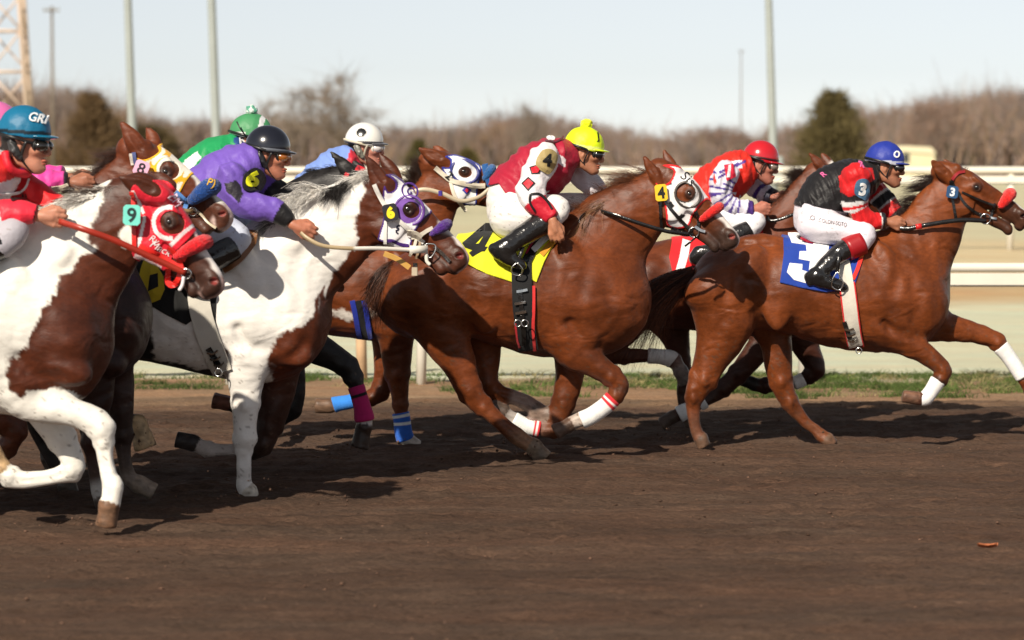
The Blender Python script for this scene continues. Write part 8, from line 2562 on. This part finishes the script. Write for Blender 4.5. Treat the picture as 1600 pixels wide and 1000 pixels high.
# ================================================================ farthest horse, red cloth, rider in red cap
def build_1():
    d = 18.9
    C1 = (0.105, 0.024, 0.0065); DK = (.050, .015, .008)
    H = build_horse(dict(d=d, h=0.0115, base=(1130, 0), seed=1,
        label='bay racehorse with red saddle cloth numbered 1, partly hidden between two chestnuts',
        trunk=[(962, 418, 490, 1.0), (988, 394, 515, .95), (1028, 378, 512, .95), (1080, 372, 516, .88), (1130, 370, 524, .78), (1180, 368, 532, .70), (1212, 372, 532, .66)],
        breast=[(1238, 450, .10, 32, .12, 48)],
        neck=[(1190, 425, 60, .62), (1215, 390, 55, .54), (1238, 352, 46, .48), (1258, 318, 37, .48), (1276, 290, 31, .52)],
        head=((1284, 247), (1410, 320)),
        ears=[(1288, 264, 1269, 244, -.06, -.07, 14), (1298, 258, 1284, 240, .04, .06, 13)],
        coat=C1, muzzle=(.04, .02, .015), muzzle_amt=.7, blaze=[(.1, .95, .05, .10, WHITE_COAT)],
        patches=[([(990, 500), (1300, 470), (1300, 620), (960, 620)], (.070, .018, .008), 10)],
        legs=[
            dict(dy=(-.12, -.12), st=[(1215, 480, 38, .7), (1205, 518, 25, .75), (1180, 552, 20, .8), (1152, 585, 15.5, .9), (1130, 607, 13.5), (1108, 622, 9), (1085, 636, 8.5), (1066, 645, 11), (1054, 650, 10)],
                 hoof=((1050, 652, 10), (1032, 664, 14)), cols=[(0, DK), (9, DK)], hoofcol=(.07, .045, .035)),
            dict(dy=(.11, .11), st=[(1235, 480, 38, .7), (1252, 525, 25, .75), (1266, 555, 18, .8), (1274, 575, 15, .9), (1264, 588, 12), (1242, 598, 9), (1215, 603, 9), (1196, 602, 12), (1184, 602, 10)],
                 hoof=((1178, 600, 10), (1158, 592, 13)), cols=[(0, DK), (9, DK)], hoofcol=(.02, .015, .012)),
            dict(dy=(-.12, -.12), st=[(985, 455, 44, .75), (975, 500, 34, .7), (955, 535, 22, .8), (948, 552, 16, .85), (975, 556, 12), (1010, 556, 9.5), (1035, 557, 9.5), (1052, 563, 12), (1060, 574, 10.5)],
                 hoof=((1063, 580, 11), (1073, 600, 14)), cols=[(0, C1, 0), (6, C1, 0), (8, (.30, .25, .22)), (9, (.30, .25, .22))], hoofcol=(.20, .16, .14)),
            dict(dy=(.12, .12), st=[(1010, 460, 44, .75), (1045, 500, 30, .7), (1058, 535, 20, .8), (1064, 565, 15, .85), (1070, 590, 12), (1066, 615, 9), (1070, 640, 9), (1076, 655, 11)],
                 hoof=((1078, 660, 10), (1086, 680, 14)), cols=[(0, C1, 0), (3, C1, 0), (5, DK), (9, DK)]),
        ],
        muscles=[(1005, 450, .16, 32, .11, 52, 30, .06)]))
    f, root = H['f'], H['root']
    mane(H, [(1270, 272), (1258, 278), (1248, 290), (1238, 305), (1228, 322)], 800, .12, .9, .2, -.2, [(.015, .008, .006), (.04, .015, .01)], r=.0016, lift=.5, down_end=.3)
    mane(H, [(1262, 276), (1252, 280), (1244, 286)], 500, .11, .6, .1, -.1, [(.02, .009, .006), (.05, .02, .012)], r=.0016, lift=.7, down_end=-.1, seed=6)
    tail(H, [([(970, 420, 0), (945, 430, .05), (925, 460, .1), (915, 500, .1)], 350, .03, .06)], [(.02, .01, .008)])
    leg_wrap(H, [(1012, 556, 11), (1030, 557, 10.5), (1046, 560, 12), (1052, 564, 12.5)], -.12, [(0, WW)], label='white bandage on the outstretched hind leg')
    leg_wrap(H, [(1102, 626, 10.5), (1092, 632, 10)], -.12, [(0, WW)])
    leg_wrap(H, [(1084, 637, 10), (1072, 642, 11), (1060, 648, 12)], -.12, [(0, WW)], label='white bandage on the trailing foreleg')
    leg_wrap(H, [(1256, 592, 10), (1248, 596, 9.5), (1240, 599, 9.5)], .11, [(0, WW)])
    dn = d - .27
    redc = (.62, .012, .018)
    cover('saddle_cloth', f, [(1058, 352), (1100, 345), (1180, 350), (1196, 362), (1180, 395), (1150, 412), (1100, 410), (1070, 440), (1052, 430), (1046, 402)], dn, .014, .0085, M_CLOTH, root, paint(redc, [], dn), smooth=False, depth=.02)
    decal_poly('cloth_number', [[(1069, 374), (1081, 378), (1076, 400), (1066, 431), (1054, 428), (1062, 402)]], dn, f, .0155, (.75, .73, .74), root, M_CLOTH)
    R = build_rider(dict(d=d, h=.0074, hg=.0080, seed=1, seat=(1115, 345),
        label='jockey in red silks with purple and white chevron sleeves and red helmet',
        head=(1189, 258, 10, .10), size=.245, neck=(1166, 266), skin=(.42, .16, .11),
        torso=[(1100, 335, 26, 1.15), (1108, 314, 34, 1.1), (1122, 292, 36, 1.05), (1142, 274, 35, 1.1), (1160, 264, 26, 1.4)],
        arms=[dict(dy=(-.19, -.20), st=[(1137, 272, 18), (1128, 290, 17), (1128, 306, 16), (1142, 320, 14), (1160, 324, 12), (1174, 326, 9), (1177, 326, 8)], sleeve=6, hand=dict(dir=(1, 0, -.05), b=(.1, 0, -1), c=(0, 1, 0))),
              dict(dy=(.19, .05), st=[(1168, 276, 15), (1182, 292, 14), (1196, 304, 12), (1206, 308, 9), (1208, 309, 8)], sleeve=4, hand=dict(dir=(1, 0, -.05), b=(.1, 0, -1), c=(0, -1, 0)))],
        legs=[dict(dy=(s_ * .12, s_ * .3), knee=5, st=[(1110, 345, 28), (1135, 350, 25), (1165, 346, 20), (1180, 346, 17), (1168, 360, 15), (1142, 374, 14), (1118, 388, 12), (1106, 394, 11)], foot=[(1092, 396, 10), (1086, 404, 8), (1100, 408, 7)]) for s_ in (-1, 1)],
        jacket_cut=[(1060, 322), (1065, 240), (1130, 215), (1166, 232), (1180, 270), (1225, 285), (1225, 340), (1150, 345), (1130, 333), (1095, 326)], breeches_cut=[(1060, 300), (1225, 300), (1225, 420), (1060, 420)],
        breeches=(.72, .71, .74),
        silk=silk_paint((.58, .022, .012), items=[([(1120, 262), (1140, 252), (1160, 250), (1160, 262), (1140, 268), (1126, 290), (1118, 285)], (.70, .68, .76), 'near')] +
            [([(x, y), (x + 16, y - 9), (x + 17, y - 5), (x + 1, y + 4)], (.07, .03, .24), 'near') for x, y in ((1122, 268), (1120, 276), (1138, 262), (1150, 258))],
            arm_items=[(0, 0, 5.0, (.70, .68, .76))] + [(0, t, t + .17, (.07, .035, .26)) for t in (.25, .7, 1.15, 1.6, 2.05, 2.5, 3.0, 3.5)] + [(0, 4.3, 9, (.055, .02, .16)), (1, 0, 3, (.70, .68, .76)), (1, .5, .8, (.07, .03, .24)), (1, 1.3, 1.6, (.07, .03, .24)), (1, 2.2, 9, (.012, .012, .03))]),
        helmet=dict(col=lambda fr, la, up: np.tile(np.array((.48, .012, .020)), (len(fr), 1)), peak=(.48, .012, .02), band=dict(z=.045, r=.006, col=(.05, .01, .012)),
                    goggles=dict(lens=(.22, .17, .14), frame=(.012, .012, .012)), strap=(.012, .012, .012))))
    rr, jf = R['root'], R['jfn']
    decal_poly('armband', [[(1130, 258), (1144, 256), (1148, 276), (1134, 282)]], d - .2, jf, .004, (.62, .02, .05), rr, M_SILK, thick=.004)
    decal_poly('armband_number', [[(1137, 258), (1141, 257), (1139, 277), (1134, 277)]], d - .2, jf, .010, (.78, .76, .78), rr, M_SILK)
    rp = catmull([W(1196, 330, d - .16), W(1205, 345, d - .18), W(1240, 335, d - .2), W(1300, 310, d - .15), W(1370, 305, d - .1)], 8)
    flat_ribbon(rp, .022, .004, (0, 0, 1), 'rein', M_LEATHER, root)
build_1()
# ---------------------------------------------------------------- soil thrown up by the hooves
def flying_soil():
    rg = np.random.default_rng(33)
    base = np.array([[1, 0, 0], [-1, 0, 0], [0, 1, 0], [0, -1, 0], [0, 0, 1], [0, 0, -1]], float)
    tri = np.array([[0, 2, 4], [2, 1, 4], [1, 3, 4], [3, 0, 4], [2, 0, 5], [1, 2, 5], [3, 1, 5], [0, 3, 5]])
    V, C = [], []
    spots = [(1098, 692, 17.9, 60, 30, 34), (1300, 690, 18.0, 60, 26, 34), (848, 712, 16.9, 60, 30, 34), (385, 784, 15.0, 60, 12, 22), (160, 822, 13.6, 60, 14, 30), (560, 705, 16.2, 46, 34, 36), (230, 700, 14.9, 70, 40, 30), (640, 695, 17.9, 40, 18, 18), (1342, 462, 19.5, 16, 10, 4), (560, 790, 14.2, 300, 40, 20)]
    for x, y, d, sx, sy, n in spots:
        for _ in range(n):
            p = W(x - abs(rg.normal()) * sx * .8 + rg.normal() * 6, y - abs(rg.normal()) * sy * .55, d + rg.normal() * .15)
            if p[2] < .01: p[2] = .01
            s = .003 + .008 * rg.uniform() ** 3
            V.append(base * s * rg.uniform(.5, 1.4, (6, 1)) + p); C.append(np.tile(np.array((.11, .065, .045)) * rg.uniform(.5, 1.4), (6, 1)))
    n = len(V)
    Fq = (tri[None] + np.arange(n)[:, None, None] * 6).reshape(-1, 3)
    o = mesh_np('flying_soil', np.concatenate(V), Fq, bpy.data.materials['clod_soil'], None, np.concatenate(C), smooth=False)
    o['kind'] = 'stuff'; o['label'] = 'small crumbs of dirt thrown up behind the hooves'
flying_soil()
